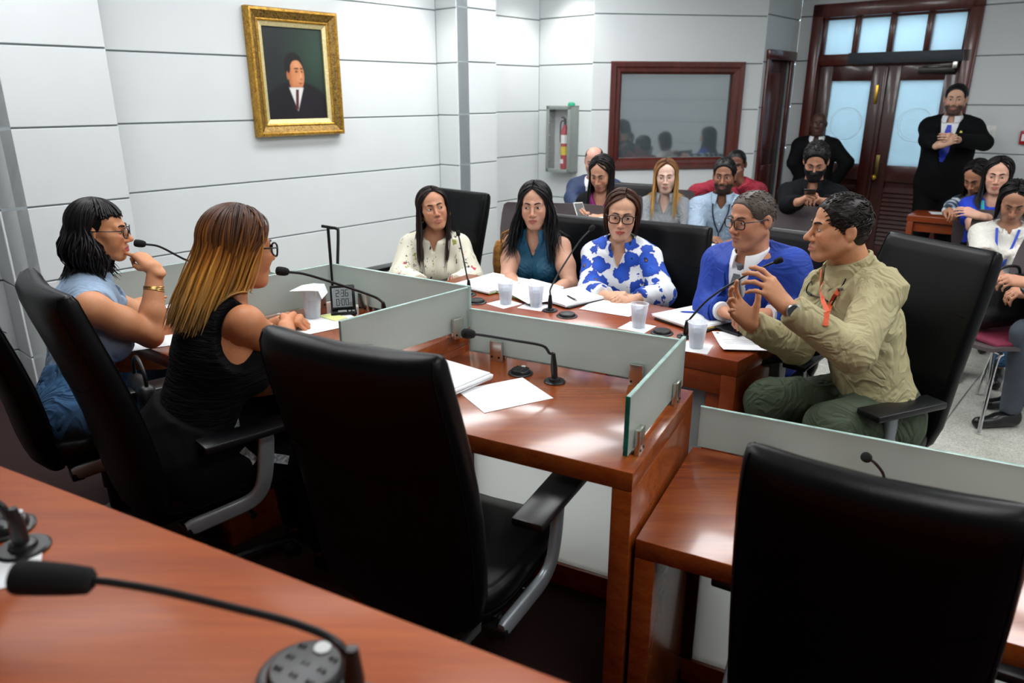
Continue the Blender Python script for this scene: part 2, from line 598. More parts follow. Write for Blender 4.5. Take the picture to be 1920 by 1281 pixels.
for k in range(2):
    u = U0 + .09 + lw * k
    leaf = MB()
    gx0, gx1 = u + .14, u + lw - .13
    leaf.box((u, -.1, .01), (gx0, -.05, 1.997), D0).box((gx1, -.1, .01), (u + lw, -.05, 1.997), D0)
    leaf.box((gx0, -.1, 1.84), (gx1, -.05, 1.997), D0).box((gx0, -.1, .86), (gx1, -.05, 1.02), D0).box((gx0, -.1, .01), (gx1, -.05, .2), D0)
    lf = leaf.build('door_leaf', 'wood_door', dd, bevel=.004)
    MB().box((gx0 - .01, -.08, 1.0), (gx1 + .01, -.07, 1.86), D0).build('pane', 'frosted_pane', lf, smooth=False)
    # etched seal: two thin rings standing a hair proud of the pane
    cx, cz = (gx0 + gx1) / 2, 1.42
    for R, wd in ((.165, .010), (.14, .004)):
        rg = MB()
        pts_o, pts_i = [], []
        for q in range(40):
            a = 2 * pi * q / 40
            pts_o.append((cos(a), sin(a)))
        rings = []
        for rr, dp in ((R, -.07), (R, -.068), (R - wd, -.068), (R - wd, -.07)):
            rings.append([D0 @ Vector((cx + rr * c, dp, cz + rr * s)) for c, s in pts_o])
        rg.loft(rings, caps=False).build('etched_ring', 'etched', lf)
    MB().box((gx0, -.099, .19), (gx1, -.096, .87), D0).build('louver_back', 'wood_door', lf, smooth=False)
    for q in range(13):
        z = .21 + q * .045
        a = MB()
        a.add([D0 @ Vector(v) for v in ((gx0, -.055, z), (gx1, -.055, z), (gx1, -.085, z + .05), (gx0, -.085, z + .05),
                                          (gx0, -.065, z), (gx1, -.065, z), (gx1, -.095, z + .05), (gx0, -.095, z + .05))],
              [(0, 1, 2, 3), (7, 6, 5, 4), (0, 4, 5, 1), (3, 2, 6, 7)])
        a.build('louver_slat', 'wood_door', lf, smooth=False)
MB().box((UM - .022, -.06, .1), (UM + .022, -.03, 1.97), D0).build('astragal', 'wood_door', dd, bevel=.006)
MB().box((UM - .075, -.05, 1.62), (UM - .045, -.035, 1.80), D0).build('flush_bolt', 'brass', dd, bevel=.004)
ps = MB().box((UM + .03, -.05, .92), (UM + .07, -.038, 1.12), D0).build('push_plate', M('brass_dull', '#7a6a40', .4, metal=1), dd, bevel=.003)
MB().lathe([(.012, 0), (.012, .03), (.026, .04), (.028, .055), (.018, .066), (.004, .07)], 14, mat=D0 @ Matrix.Translation((UM + .05, -.04, .90)) @ Matrix.Rotation(-pi / 2, 4, 'X')).build('door_knob', 'brass', ps)
dc = MB().box((UM + .3, -.05, 1.90), (UM + .62, .0, 1.955), D0)
dc.build('door_closer', M('closer_metal', '#3a3a38', .35, metal=1), dd, bevel=.006)
MB().tube([D0 @ Vector((UM + .34, .0, 1.96)), D0 @ Vector((UM + .50, .06, 1.975)), D0 @ Vector((UM + .62, .0, 1.985))], .008, 6).build('closer_arm', 'steel', dd)
MB().box((UM + .60, .0, 1.94), (UM + .64, .05, 2.0), D0).build('closer_bracket', 'steel', dd, bevel=.003)
# daylight corridor behind the frosted panes
m, nt, b = nmat('corridor_light')
setp(b, .9, emit=lin('#d3e6f0'), es=1.0)
b.inputs['Base Color'].default_value = (.7, .8, .85, 1)
MATS['corridor_light'] = m
m_, nt_, b_ = nmat('corridor_paint')
MATS['corridor_paint'] = m_
b_.inputs['Base Color'].default_value = (.72, .78, .8, 1)
cr = MB().box((U0 - .6, -2.0, 0), (U1 + .6, -1.95, 2.9), D0).box((U0 - .65, -2.0, 0), (U0 - .6, -.15, 2.9), D0).box((U1 + .6, -2.0, 0), (U1 + .65, -.15, 2.9), D0).box((U0 - .6, -2.0, -.05), (U1 + .6, -.15, 0), D0).box((U0 - .6, -2.0, 2.9), (U1 + .6, -.15, 2.95), D0)
tag(cr.build('wall_corridor', 'corridor_paint', smooth=False), kind='structure')

# ------------------------------------------------------------------ ceiling lights
m, nt, b = nmat('lamp_diffuser')
setp(b, .6, emit=(.975, .985, 1.0), es=PANEL_STRENGTH)
MATS['lamp_diffuser'] = m
def light_panel(a, bb, label):
    c = ab(a, bb, ZC)
    t = thing('ceiling_light', label, 'light', c, -HA, 'square light panels in the ceiling')
    MB().box((-.31, -.61, -.03), (.31, .61, 0)).build('frame', 'plastic_white', t, bevel=.004)
    MB().box((-.28, -.58, -.036), (.28, .58, -.03)).build('diffuser', 'lamp_diffuser', t, smooth=False)
ROWS = ['nearest', 'second', 'third', 'fourth']
for ia, a in enumerate((1.2, 3.3, 5.0)):
    for ib, bb in enumerate((-3.9, -2.2, 0.2, 2.6)):
        light_panel(a, bb, 'white ceiling light panel, row %s from the back wall, column %s from the portrait wall' % (ROWS[ia], ROWS[ib]))
cl_c = D0 @ Vector((UM, -1.0, 2.9))
t = thing('corridor_light', 'long bright corridor light behind the frosted double door', 'light', cl_c, -HA)
MB().box((-.6, -.8, -.05), (.6, .8, -.01)).build('diffuser', MATS['corridor_light'], t)
MATS['corridor_light'].node_tree.nodes['Principled BSDF'].inputs['Emission Strength'].default_value = 19.0
for (a, bb, lb) in ((4.15, -4.62, 'recessed downlight beside the far pier of the portrait wall'), (5.72, -4.55, 'recessed downlight in the far corner above the extinguisher cabinet')):
    c = ab(a, bb, ZC)
    t = thing('downlight', lb, 'light', c)
    MB().lathe([(.075, -.012), (.075, 0), (.06, 0), (.055, -.012)], 24).build('trim_ring', 'plastic_white', t)
    ld = bpy.data.lights.new('downlight_lamp', 'SPOT')
    ld.energy = SPOT_W
    ld.spot_size = radians(95)
    ld.spot_blend = .6
    ld.shadow_soft_size = .05
    ld.color = (1, .97, .92)
    lo = bpy.data.objects.new('downlight_lamp', ld)
    COL.objects.link(lo)
    lo.parent = t
    lo.location = (0, 0, -.03)
# ------------------------------------------------------------------ desks
def two_tone(o, d, edge='glass_edge'):
    """edge material on the narrow faces of an upright pane that runs along d"""
    n = Vector((-d.y, d.x, 0))
    o.data.materials.append(MATS[edge])
    for p in o.data.polygons:
        if abs(p.normal.dot(n)) < .8:
            p.material_index = 1

def glass(parent, off, p0, p1, z0, z1, clamps, th=.012, cz=None):
    p0, p1 = Vector((*p0[:2], 0)), Vector((*p1[:2], 0))
    d = (p1 - p0).normalized()
    n = Vector((-d.y, d.x, 0))
    g = MB(off).slab(p0, p1, th, z0, z1).build('glass_screen', 'frosted_glass', parent, bevel=.0015, seg=1, smooth=False)
    two_tone(g, d)
    L = (p1 - p0).length
    for u in clamps:
        c = p0 + d * (u * L if u <= 1 else u)
        zb = (cz if cz is not None else z0 - .02)
        k = MB(off)
        for s in (-1, 1):
            q = Matrix(((d.x, n.x, 0, c.x), (d.y, n.y, 0, c.y), (0, 0, 1, 0), (0, 0, 0, 1)))
            k.box((-.024, s * .015 - .0075, zb), (.024, s * .015 + .0075, zb + .075), q)
        k.build('clamp', 'steel', g, bevel=.003)
        for s in (-1, 1):
            for du in (-.014, .014):
                sc = MB(off)
                m4 = Matrix(((d.x, n.x, 0, c.x + d.x * du), (d.y, n.y, 0, c.y + d.y * du), (0, 0, 1, zb + .016), (0, 0, 0, 1))) @ Matrix.Rotation(-s * pi / 2, 4, 'X')
                sc.lathe([(.004, .0215), (.004, .0245), (.0025, .0248)], 10, mat=m4)
                sc.build('clamp_screw', 'closer_metal', g)
    return g

def lerp(a, b, t):
    return Vector(a) * (1 - t) + Vector(b) * t

def desk(name, label, FL, FR, RR, RL, z, zf, mat='wood_cherry', th=.055, legs=('L', 'R'), modesty=True, group=None, inset=.10):
    FL, FR, RR, RL = [Vector((*p[:2], 0)) for p in (FL, FR, RR, RL)]
    c = (FL + FR + RR + RL) / 4
    c.z = zf
    t = thing(name, label, 'desk', c, 0, group)
    MB(c).prism([p[:2] for p in (FL, FR, RR, RL)], z - th, z).build('top', mat, t, bevel=.003)
    for s, (f, r, g) in (('R', (FR, RR, FL)), ('L', (FL, RL, FR))):
        if s in legs:
            inn = (g - f).normalized() * .055
            MB(c).prism([p[:2] for p in (f, r, r + inn, f + inn)], zf, z - th).build('side_panel', mat, t, bevel=.003)
    if modesty:
        dd_ = (FL - RL).normalized() * inset
        a, b_ = RL + dd_, RR + (FR - RR).normalized() * inset
        u = (b_ - a).normalized()
        a, b_ = a + u * .06, b_ - u * .06
        MB(c).slab(a, b_, .02, zf + .09, z - th - .002).build('modesty_panel', 'panel_white', t, smooth=False)
        MB(c).slab(a, b_, .05, zf, zf + .09).build('base_rail', mat, t, bevel=.004)
        for p in (a + u * .012, b_ - u * .012):
            MB(c).slab(p - u * .02, p + u * .02, .045, zf + .09, z - th - .002).build('post', 'wood_door', t, bevel=.002)
    return t, c

GD = None
mFR, mRR, mRL, mFL = Vector((.304, 1.639, 0)), Vector((.584, 2.184, 0)), Vector((-.164, 2.575, 0)), Vector((-.49, 2.056, 0))
t, c = desk('hearing_desk', 'cherry wood desk with one white sheet on it, between the two empty black chairs', mFL, mFR, mRR, mRL, .80, 0)
ins = -DL * .038
g_ = glass(t, c, mFR + DS * .045 + ins, mRR - DS * .02 + ins, .818, .985, (.13, .80))
gp = mFR + DS * .045 + ins
MB(c).slab(gp - DS * .0012, gp + DS * .001, .0124, .8185, .9845).build('glass_end', 'glass_end', g_, smooth=False)
bk = -DS * .028
glass(t, c, mRL + bk + DL * .03, mRR + bk - DL * .05, .818, .975, (.15, .83))

rFL, rRL = mFR + DL * .006 + Vector((.012, .01, 0)), mRR + DL * .012
rRR, rFR = rRL + DL * 1.35, rFL + DL * 1.38
t, c = desk('hearing_desk', 'lower cherry wood desk with a short microphone, nearest the khaki-shirted man', rFL, rFR, rRR, rRL, .605, -.19, inset=.14)
glass(t, c, rRL + bk + DL * .02, rRR + bk, .625, .765, (.16, .75))

lRL, lRR, lFR, lFL = Vector((-.755, 2.965, 0)), Vector((-.158, 2.585, 0)), Vector((-.50, 2.062, 0)), Vector((-1.15, 2.53, 0))
t, c = desk('hearing_desk', 'cherry wood desk with glass screens holding the digital timer', lFL, lFR, lRR, lRL, .88, 0)
glass(t, c, (-.731, 2.937), (-.150, 2.562), .897, 1.05, (.25, .8))
glass(t, c, (-.745, 2.925), (-1.10, 2.54), .897, 1.05, (.12, .8))
glass(t, c, (-.160, 2.548), (-.525, 2.132), .897, 1.05, (.12, .85))

oFR, oRR, oRL, oFL = Vector((-1.17, 2.545, 0)), Vector((-.79, 2.98, 0)), Vector((-1.42, 3.56, 0)), Vector((-1.88, 3.10, 0))
t, c = desk('hearing_desk', 'low cherry wood desk under the elbow of the woman in the denim vest', oFL, oFR, oRR, oRL, .745, 0)
glass(t, c, (-1.84, 3.12), (-1.44, 3.53), .765, .95, (.15, .85))
glass(t, c, (-1.42, 3.53), (-.83, 3.0), .765, .95, (.2, .8))

# witness table: waterfall end, rounded far corner, pale inset panel at the front
WN, WU = head(35), head(-55)
wFR = Vector((.85, 2.59, 0))
wRR = wFR + WN * .55 + (-WU) * .07
wFL, wRL = wFR + WU * 1.72, wFR + WU * 1.72 + WN * .55
c = (wFR + wRL) / 2
t = thing('witness_table', 'long wood witness table with papers, cups and microphones', 'table', c)
arc = []
cc = wRR - WN * .10 + WU * .10
for k in range(7):
    a = radians(90 * k / 6)
    arc.append(cc + (-WU) * .10 * cos(a) + WN * .10 * sin(a))
MB(c).prism([p[:2] for p in [wFL, wFR] + arc + [wRL]], .685, .75).build('top', 'wood_table', t, bevel=.004)
MB(c).prism([p[:2] for p in [wFR, wRR - WN * .1, wRR - WN * .1 + WU * .06, wFR + WU * .06]], 0, .685).build('end_panel', 'wood_table', t, bevel=.004)
MB(c).prism([p[:2] for p in [wFL, wRL, wRL - WU * .06, wFL - WU * .06]], 0, .685).build('end_panel', 'wood_table', t, bevel=.004)
f0 = wFR + WU * .06 + WN * .05
f1 = wFL - WU * .06 + WN * .05
MB(c).slab(f0, f1, .02, .10, .62).build('modesty_panel', 'panel_white', t, smooth=False)
MB(c).slab(f0 - WN * .03, f1 - WN * .03, .03, .60, .685).build('apron', 'wood_table', t, bevel=.003)
MB(c).slab(f0 - WN * .02, f1 - WN * .02, .05, 0, .10).build('base_rail', 'wood_table', t, bevel=.003)
for k in range(4):
    q = f0 + (f1 - f0) * (k / 3) - WN * .015 + (WU * .03 if k == 0 else Vector() if k < 3 else WU * -.03)
    MB(c).slab(q - WU * .03, q + WU * .03, .03, .10, .60).build('stile', 'wood_table', t, bevel=.003)

# raised members' bench in the foreground
e0, e1 = Vector((-.926, 1.187, 0)), Vector((.078, .663, 0))
dE = (e1 - e0).normalized()
dN = Vector((-dE.y, dE.x, 0))
q0, q1 = e0 - dE * 1.5, e1 + dE * 1.2
c = (q0 + q1) / 2 - dN * .3
t = thing('members_bench', 'raised orange-brown wood bench top in the foreground with power sockets', 'desk', c)
MB(c).prism([p[:2] for p in (q0, q1, q1 - dN * .62, q0 - dN * .62)], 1.02, 1.065).build('top', 'wood_dais', t, bevel=.004)
MB(c).prism([p[:2] for p in (q0 - dN * .02, q1 - dN * .02, q1 - dN * .06, q0 - dN * .06)], 0.004, 1.02).build('front_panel', 'wood_dais', t, bevel=.003)
for q in (q0 + dE * .02, q1 - dE * .06):
    MB(c).prism([p[:2] for p in (q - dN * .06, q + dE * .04 - dN * .06, q + dE * .04 - dN * .6, q - dN * .6)], .004, 1.02).build('side_panel', 'wood_dais', t, bevel=.003)

# ------------------------------------------------------------------ executive chair
M('leather_black', '#050608', .36, var=.25, scale=12, bmp=.10, bscale=260, spec=.2)
M('leather_seam', '#040405', .8, spec=.1)
M('arm_plastic', '#0d0e10', .34, var=.1, spec=.4)
M('arm_grey', '#7f878b', .32, var=.05, metal=.35)

def superring(cx, cy, cz, w, th, tilt, curve, n=36, e=.35):
    """rounded-rectangle ring across the back at one height; tilt leans its thickness axis"""
    r = []
    for k in range(n):
        a = 2 * pi * k / n
        ca, sa = cos(a), sin(a)
        x = w / 2 * math.copysign(abs(ca) ** e, ca)
        y = th / 2 * math.copysign(abs(sa) ** (e + .25), sa)
        y2 = y + curve * (x / (w / 2)) ** 2
        r.append(Vector((cx + x, cy + y2 * cos(tilt), cz + y2 * sin(tilt))))
    return r

def make_chair():
    t = thing('office_chair', '', 'chair')
    spine = [(-.205, .42), (-.225, .47), (-.235, .54), (-.245, .64), (-.26, .74), (-.285, .85), (-.315, .96), (-.345, 1.06), (-.365, 1.13), (-.372, 1.165), (-.374, 1.182), (-.374, 1.188)]
    ws = [.38, .45, .485, .495, .50, .50, .496, .488, .478, .472, .464, .44]
    ths = [.05, .075, .085, .09, .09, .09, .09, .088, .086, .078, .052, .014]
    rings = []
    for (y, z), w_, th in zip(spine, ws, ths):
        rings.append(superring(0, y, z, w_, th, .18, .028))
    br = MB().loft(rings).build('backrest', 'leather_black', t, ang=50)
    def back_y(z):
        zz = [p[1] for p in spine]
        yy = [p[0] for p in spine]
        return float(np.interp(z, zz, yy)), float(np.interp(z, zz, ws)), float(np.interp(z, zz, ths))
    sm = MB()
    for kk in (3, 15, 21, 33):
        sm.tube([r_[kk] for r_ in rings[2:-1]], .0022, 5)
    for f, zc, sag in ((-1, .93, -.05), (1, .95, .0), (1, .66, 0)):
        pts = []
        for k in range(15):
            x = (k / 14 - .5) * .43
            z = zc + sag * (1 - (x / .215) ** 2)
            y, w_, th = back_y(z)
            yy = f * (th / 2 - .0015) + .028 * (x / (w_ / 2)) ** 2
            pts.append((x, y + yy * cos(.18), z + yy * sin(.18)))
        sm.tube(pts, .0014, 5)
    sm.build('seam', 'leather_seam', br)
    # seat cushion
    rr = []
    for z, g in ((.425, .9), (.435, .97), (.46, 1.0), (.492, 1.0), (.512, .97), (.522, .9), (.526, .6)):
        r = []
        for k in range(36):
            a = 2 * pi * k / 36
            ca, sa = cos(a), sin(a)
            x = .255 * g * math.copysign(abs(ca) ** .45, ca)
            y = .045 + .265 * g * math.copysign(abs(sa) ** .45, sa)
            r.append(Vector((x, y, z - max(0, (y - .19)) ** 2 * 2.2 + .02 * (x / .255) ** 2)))
        rr.append(r)
    st = MB().loft(rr).build('seat', 'leather_black', t, ang=55)
    ptsr = [Vector((v.x * 1.004, (v.y - .045) * 1.004 + .045, v.z)) for v in rr[2]]
    MB().tube(ptsr + [ptsr[0]], .003, 5, caps=False).build('seam', 'leather_seam', st)
    for s in (-1, 1):
        pd = MB()
        pd.prism([(s * .25, -.09), (s * .335, -.09), (s * .34, .23), (s * .245, .23)], .682, .706)
        p = pd.build('armrest', 'arm_plastic', t, bevel=.006)
        MB().box((s * .287 - .022, -.01, .670), (s * .287 + .022, .18, .682)).build('arm_plate', 'arm_grey', p, bevel=.002)
        path = [(s * .290, .115, .672), (s * .290, .11, .62), (s * .289, .098, .54), (s * .286, .08, .485), (s * .280, .045, .455), (s * .272, -.02, .442), (s * .264, -.09, .433), (s * .257, -.155, .424)]
        sp = spline(path, 4)
        rings = []
        for i, q in enumerate(sp):
            d_ = (sp[min(i + 1, len(sp) - 1)] - sp[max(i - 1, 0)]).normalized()
            u_ = Vector((1, 0, 0))
            v_ = d_.cross(u_).normalized()
            k_ = .8 if i in (0, len(sp) - 1) else 1
            rings.append([q + u_ * (.013 * k_ * math.copysign(abs(cos(a)) ** .6, cos(a))) + v_ * (.026 * k_ * math.copysign(abs(sin(a)) ** .6, sin(a))) for a in [2 * pi * j / 14 for j in range(14)]])
        MB().loft(rings).build('arm_support', 'arm_grey', p, ang=50)
        MB().box((min(s * .20, s * .27), -.16, .40), (max(s * .20, s * .27), -.12, .43)).build('arm_bracket', 'arm_plastic', p, bevel=.004)
    MB().box((-.11, -.15, .375), (.11, .15, .43)).build('mechanism', 'arm_plastic', t, bevel=.01)
    MB().tube([(.10, .05, .39), (.20, .06, .385), (.25, .06, .38)], [.006, .006, .012], 8).build('lever', 'arm_plastic', t)
    MB().lathe([(.024, .11), (.024, .22), (.033, .22), (.033, .38)], 16).build('gas_column', 'arm_plastic', t)
    MB().lathe([(.03, .07), (.05, .08), (.05, .12), (.03, .13)], 16).build('hub', 'arm_plastic', t)
    for k in range(5):
        a = 2 * pi * k / 5 + .3
        dx, dy = cos(a), sin(a)
        lg = MB().tube([(dx * .03, dy * .03, .105), (dx * .16, dy * .16, .095), (dx * .29, dy * .29, .075)], [.026, .022, .016], 8, flat=.6).build('base_leg', 'arm_plastic', t)
        m4 = Matrix.Translation((dx * .29, dy * .29, .03)) @ Matrix.Rotation(a, 4, 'Z') @ Matrix.Rotation(pi / 2, 4, 'X')
        MB().lathe([(.02, -.024), (.03, -.02), (.03, -.005), (.024, 0), (.03, .005), (.03, .02), (.02, .024)], 14, mat=m4).build('caster', 'rubber_black', lg)
    return t

CHAIR = make_chair()
CHAIR_USED = [False]
def chair(top_xy, facing, label, ztop=1.19, zf=0.0):
    """place a chair so that the middle of its top edge stands at top_xy, facing a heading"""
    o = CHAIR if not CHAIR_USED[0] else copy_tree(CHAIR)
    CHAIR_USED[0] = True
    f = head(facing)
    p = Vector((*top_xy[:2], 0)) + f * .374
    s = (ztop - zf) / 1.19
    o.location = (p.x, p.y, zf)
    o.scale = (1, 1, s)
    o.rotation_euler = (0, 0, -radians(facing))
    tag(o, label, 'chair', 'black leather office chairs')
    return o

chair((-.355, 1.425), 27, 'empty black office chair in front of the desk with one white sheet', 1.215)
chair((.64, 1.14), 31, 'empty black office chair at the lower desk, nearest the right edge', 1.06, -.19)
chair((-1.34, 2.00), 47, 'black office chair behind the woman in the black dress', 1.20)
chair((-1.89, 2.37), 50, 'black office chair behind the woman in the denim vest', 1.19)
chair((1.635, 2.735), -112, 'black office chair of the man in the khaki shirt', 1.18)
chair((1.34, 3.46), -138, 'black office chair behind the man in the blue suit', 1.10)
chair((.87, 3.98), -146, 'black office chair behind the woman in the blue flowered blouse', 1.045)
chair((.40, 4.33), -147, 'black office chair behind the woman in the teal sleeveless blouse', 1.03)
q_ = J(1186, 343, 6.05)
chair((q_.x, q_.y), -150, 'black office chair against the wall under the dark window', q_.z)
chair((-.30, 4.72), -138, 'black office chair behind the woman in the cream blouse', 1.13)
# ------------------------------------------------------------------ smooth solids: a distance field on a grid, meshed by surface nets
A_ = lambda v: np.asarray(v, dtype=np.float64)

class Field:
    def __init__(s, lo, hi, h):
        s.h = h
        s.lo = A_(lo)
        n = np.maximum(4, np.ceil((A_(hi) - s.lo) / h).astype(int) + 1)
        s.n = n
        s.ax = [(s.lo[i] + h * np.arange(n[i])).astype(np.float32) for i in range(3)]
        s.d = np.full(tuple(n), .5, np.float32)
    def sl(s, lo, hi):
        a = np.clip(np.floor((A_(lo) - s.lo) / s.h).astype(int), 0, s.n)
        b = np.clip(np.ceil((A_(hi) - s.lo) / s.h).astype(int) + 1, 0, s.n)
        if (b <= a).any():
            return None
        return tuple(slice(int(x), int(y)) for x, y in zip(a, b))
    def xyz(s, sl):
        return s.ax[0][sl[0]][:, None, None], s.ax[1][sl[1]][None, :, None], s.ax[2][sl[2]][None, None, :]
    def put(s, sl, p, k, op):
        d = s.d[sl]
        if op == 's':
            p = -p
            if k > 0:
                hh = np.clip(.5 - .5 * (p - d) / -k, 0, 1)
                s.d[sl] = d * (1 - hh) + p * hh + k * hh * (1 - hh)
            else:
                s.d[sl] = np.maximum(d, p)
            return
        if k > 0:
            hh = np.clip(.5 + .5 * (p - d) / k, 0, 1)
            s.d[sl] = p * (1 - hh) + d * hh - k * hh * (1 - hh)
        else:
            s.d[sl] = np.minimum(d, p)
    def cone(s, a, b, ra, rb, k=.015, ax=None, fl=1., op='u'):
        a, b = A_(a), A_(b)
        R = max(ra, rb) * max(1, fl) + k + 3 * s.h
        sl = s.sl(np.minimum(a, b) - R, np.maximum(a, b) + R)
        if sl is None:
            return s
        X, Y, Z = s.xyz(sl)
        ba = b - a
        L2 = float(ba @ ba) + 1e-12
        px, py, pz = X - a[0], Y - a[1], Z - a[2]
        t = np.clip((px * ba[0] + py * ba[1] + pz * ba[2]) / L2, 0, 1)
        qx, qy, qz = px - t * ba[0], py - t * ba[1], pz - t * ba[2]
        q2 = qx * qx + qy * qy + qz * qz
        if ax is not None:
            x = A_(ax)
            x = x / np.linalg.norm(x)
            u = qx * x[0] + qy * x[1] + qz * x[2]
            q2 = q2 + (1 / fl ** 2 - 1) * u * u
        s.put(sl, (np.sqrt(q2) - (ra + (rb - ra) * t)).astype(np.float32), k, op)
        return s
    def ell(s, c, r, R=None, k=.015, op='u'):
        c, r = A_(c), A_(r)
        m = float(r.max()) + k + 3 * s.h
        sl = s.sl(c - m, c + m)
        if sl is None:
            return s
        X, Y, Z = s.xyz(sl)
        p = (X - c[0], Y - c[1], Z - c[2])
        if R is not None:
            R = A_(R)
            p = tuple(p[0] * R[0, i] + p[1] * R[1, i] + p[2] * R[2, i] for i in range(3))
        k0 = np.sqrt((p[0] / r[0]) ** 2 + (p[1] / r[1]) ** 2 + (p[2] / r[2]) ** 2)
        k1 = np.sqrt((p[0] / r[0] ** 2) ** 2 + (p[1] / r[1] ** 2) ** 2 + (p[2] / r[2] ** 2) ** 2) + 1e-9
        s.put(sl, (k0 * (k0 - 1) / k1).astype(np.float32), k, op)
        return s
    def cut(s, p, n, k=0.0, lo=None, hi=None):
        """keep the side of the plane through p that n points away from"""
        sl = s.sl(lo if lo is not None else s.lo, hi if hi is not None else s.lo + s.h * s.n)
        if sl is None:
            return s
        X, Y, Z = s.xyz(sl)
        n = A_(n)
        n = n / np.linalg.norm(n)
        q = ((X - p[0]) * n[0] + (Y - p[1]) * n[1] + (Z - p[2]) * n[2]).astype(np.float32)
        s.d[sl] = np.maximum(s.d[sl], q)
        return s
    def wrinkle(s, amp, freq, seed=0):
        """soft cloth folds: warped ridges in a few directions, stronger in some patches"""
        r = np.random.default_rng(seed)
        X, Y, Z = s.xyz((slice(None),) * 3)
        tot = 0
        for o in range(3):
            v = r.normal(size=(3, 3))
            v[:, 2] *= .7
            v /= np.linalg.norm(v, axis=1)[:, None]
            f = freq * (1.45 ** o)
            ph = r.uniform(0, 6, 3)
            w1 = np.sin(f * .33 * (v[0, 0] * X + v[0, 1] * Y + v[0, 2] * Z) + ph[0])
            w3 = .5 + .5 * np.sin(f * .27 * (v[2, 0] * X + v[2, 1] * Y + v[2, 2] * Z) + ph[2])
            w2 = np.sin(f * (v[1, 0] * X + v[1, 1] * Y + v[1, 2] * Z) + ph[1] + 2.2 * w1)
            tot = tot + (np.exp(-2.2 * np.abs(w2)) - .35) * w3 * (.75 ** o)
        s.d -= (amp * tot).astype(np.float32)
        return s
    def mesh(s):
        d = s.d
        ins = d < 0
        nx, ny, nz = d.shape
        c = np.zeros((nx - 1, ny - 1, nz - 1), np.int8)
        for i in (0, 1):
            for j in (0, 1):
                for k in (0, 1):
                    c += ins[i:nx - 1 + i, j:ny - 1 + j, k:nz - 1 + k]
        act = (c > 0) & (c < 8)
        I = np.argwhere(act)
        if len(I) == 0:
            return np.zeros((0, 3)), np.zeros((0, 4), int)
        idx = np.full(act.shape, -1, np.int32)
        idx[act] = np.arange(len(I))
        cor = np.array([(i, j, k) for i in (0, 1) for j in (0, 1) for k in (0, 1)])
        val = np.stack([d[I[:, 0] + o[0], I[:, 1] + o[1], I[:, 2] + o[2]] for o in cor], 1)
        acc = np.zeros((len(I), 3))
        cnt = np.zeros(len(I))
        for a in range(8):
            for b in range(a + 1, 8):
                if np.abs(cor[a] - cor[b]).sum() != 1:
                    continue
                va, vb = val[:, a], val[:, b]
                m = (va < 0) != (vb < 0)
                t = np.where(m, va / np.where(m, va - vb, 1), 0)
                acc += np.where(m[:, None], cor[a] + t[:, None] * (cor[b] - cor[a]), 0)
                cnt += m
        V = s.lo + s.h * (I + acc / cnt[:, None])
        Q = []
        for axis in range(3):
            s0 = [slice(None)] * 3
            s1 = [slice(None)] * 3
            s0[axis], s1[axis] = slice(0, -1), slice(1, None)
            m = ins[tuple(s0)] != ins[tuple(s1)]
            E = np.argwhere(m)
            o1, o2 = [(1, 2), (2, 0), (0, 1)][axis]
            ok = (E[:, o1] > 0) & (E[:, o2] > 0) & (E[:, o1] < d.shape[o1] - 1) & (E[:, o2] < d.shape[o2] - 1)
            E = E[ok]
            def at(a, b):
                q = E.copy()
                q[:, o1] -= a
                q[:, o2] -= b
                return idx[q[:, 0], q[:, 1], q[:, 2]]
            q = np.stack([at(1, 1), at(0, 1), at(0, 0), at(1, 0)], 1)
            flip = ~ins[tuple(E.T)]
            q[flip] = q[flip][:, ::-1]
            Q.append(q)
        Q = np.concatenate(Q)
        use = np.zeros(len(V), bool)
        use[Q.ravel()] = True
        new = np.cumsum(use) - 1
        return V[use], new[Q]

def relax(V, Q, it=2, lam=.5):
    e = np.concatenate([Q[:, [0, 1]], Q[:, [1, 2]], Q[:, [2, 3]], Q[:, [3, 0]]])
    n = len(V)
    for _ in range(it):
        S = np.zeros_like(V)
        C = np.zeros(n)
        for c in range(3):
            S[:, c] = np.bincount(e[:, 0], V[e[:, 1], c], n) + np.bincount(e[:, 1], V[e[:, 0], c], n)
        C = np.bincount(e[:, 0], minlength=n) + np.bincount(e[:, 1], minlength=n)
        V = V + lam * (S / np.maximum(C, 1)[:, None] - V)
    return V

def to_mesh(name, parts, col=None):
    """parts: list of (V, Q[, C]); one mesh with an optional colour attribute"""
    Vs, Qs, Cs, n = [], [], [], 0
    for p in parts:
        if len(p[0]) == 0:
            continue
        Vs.append(p[0])
        Qs.append(np.asarray(p[1]) + n)
        Cs.append(p[2] if len(p) > 2 else np.tile(A_(col if col is not None else (.5, .5, .5)), (len(p[0]), 1)))
        n += len(p[0])
    V, Q, C = np.concatenate(Vs), np.concatenate(Qs), np.concatenate(Cs)
    me = bpy.data.meshes.new(name)
    me.vertices.add(len(V))
    me.vertices.foreach_set('co', V.astype(np.float32).ravel())
    me.loops.add(Q.size)
    me.loops.foreach_set('vertex_index', Q.astype(np.int32).ravel())
    me.polygons.add(len(Q))
    me.polygons.foreach_set('loop_start', np.arange(0, Q.size, Q.shape[1], dtype=np.int32))
    me.polygons.foreach_set('loop_total', np.full(len(Q), Q.shape[1], np.int32))
    at = me.color_attributes.new('Col', 'FLOAT_COLOR', 'POINT')
    at.data.foreach_set('color', np.concatenate([C, np.ones((len(C), 1))], 1).astype(np.float32).ravel())
    me.update(calc_edges=True)
    me.shade_smooth()
    return me

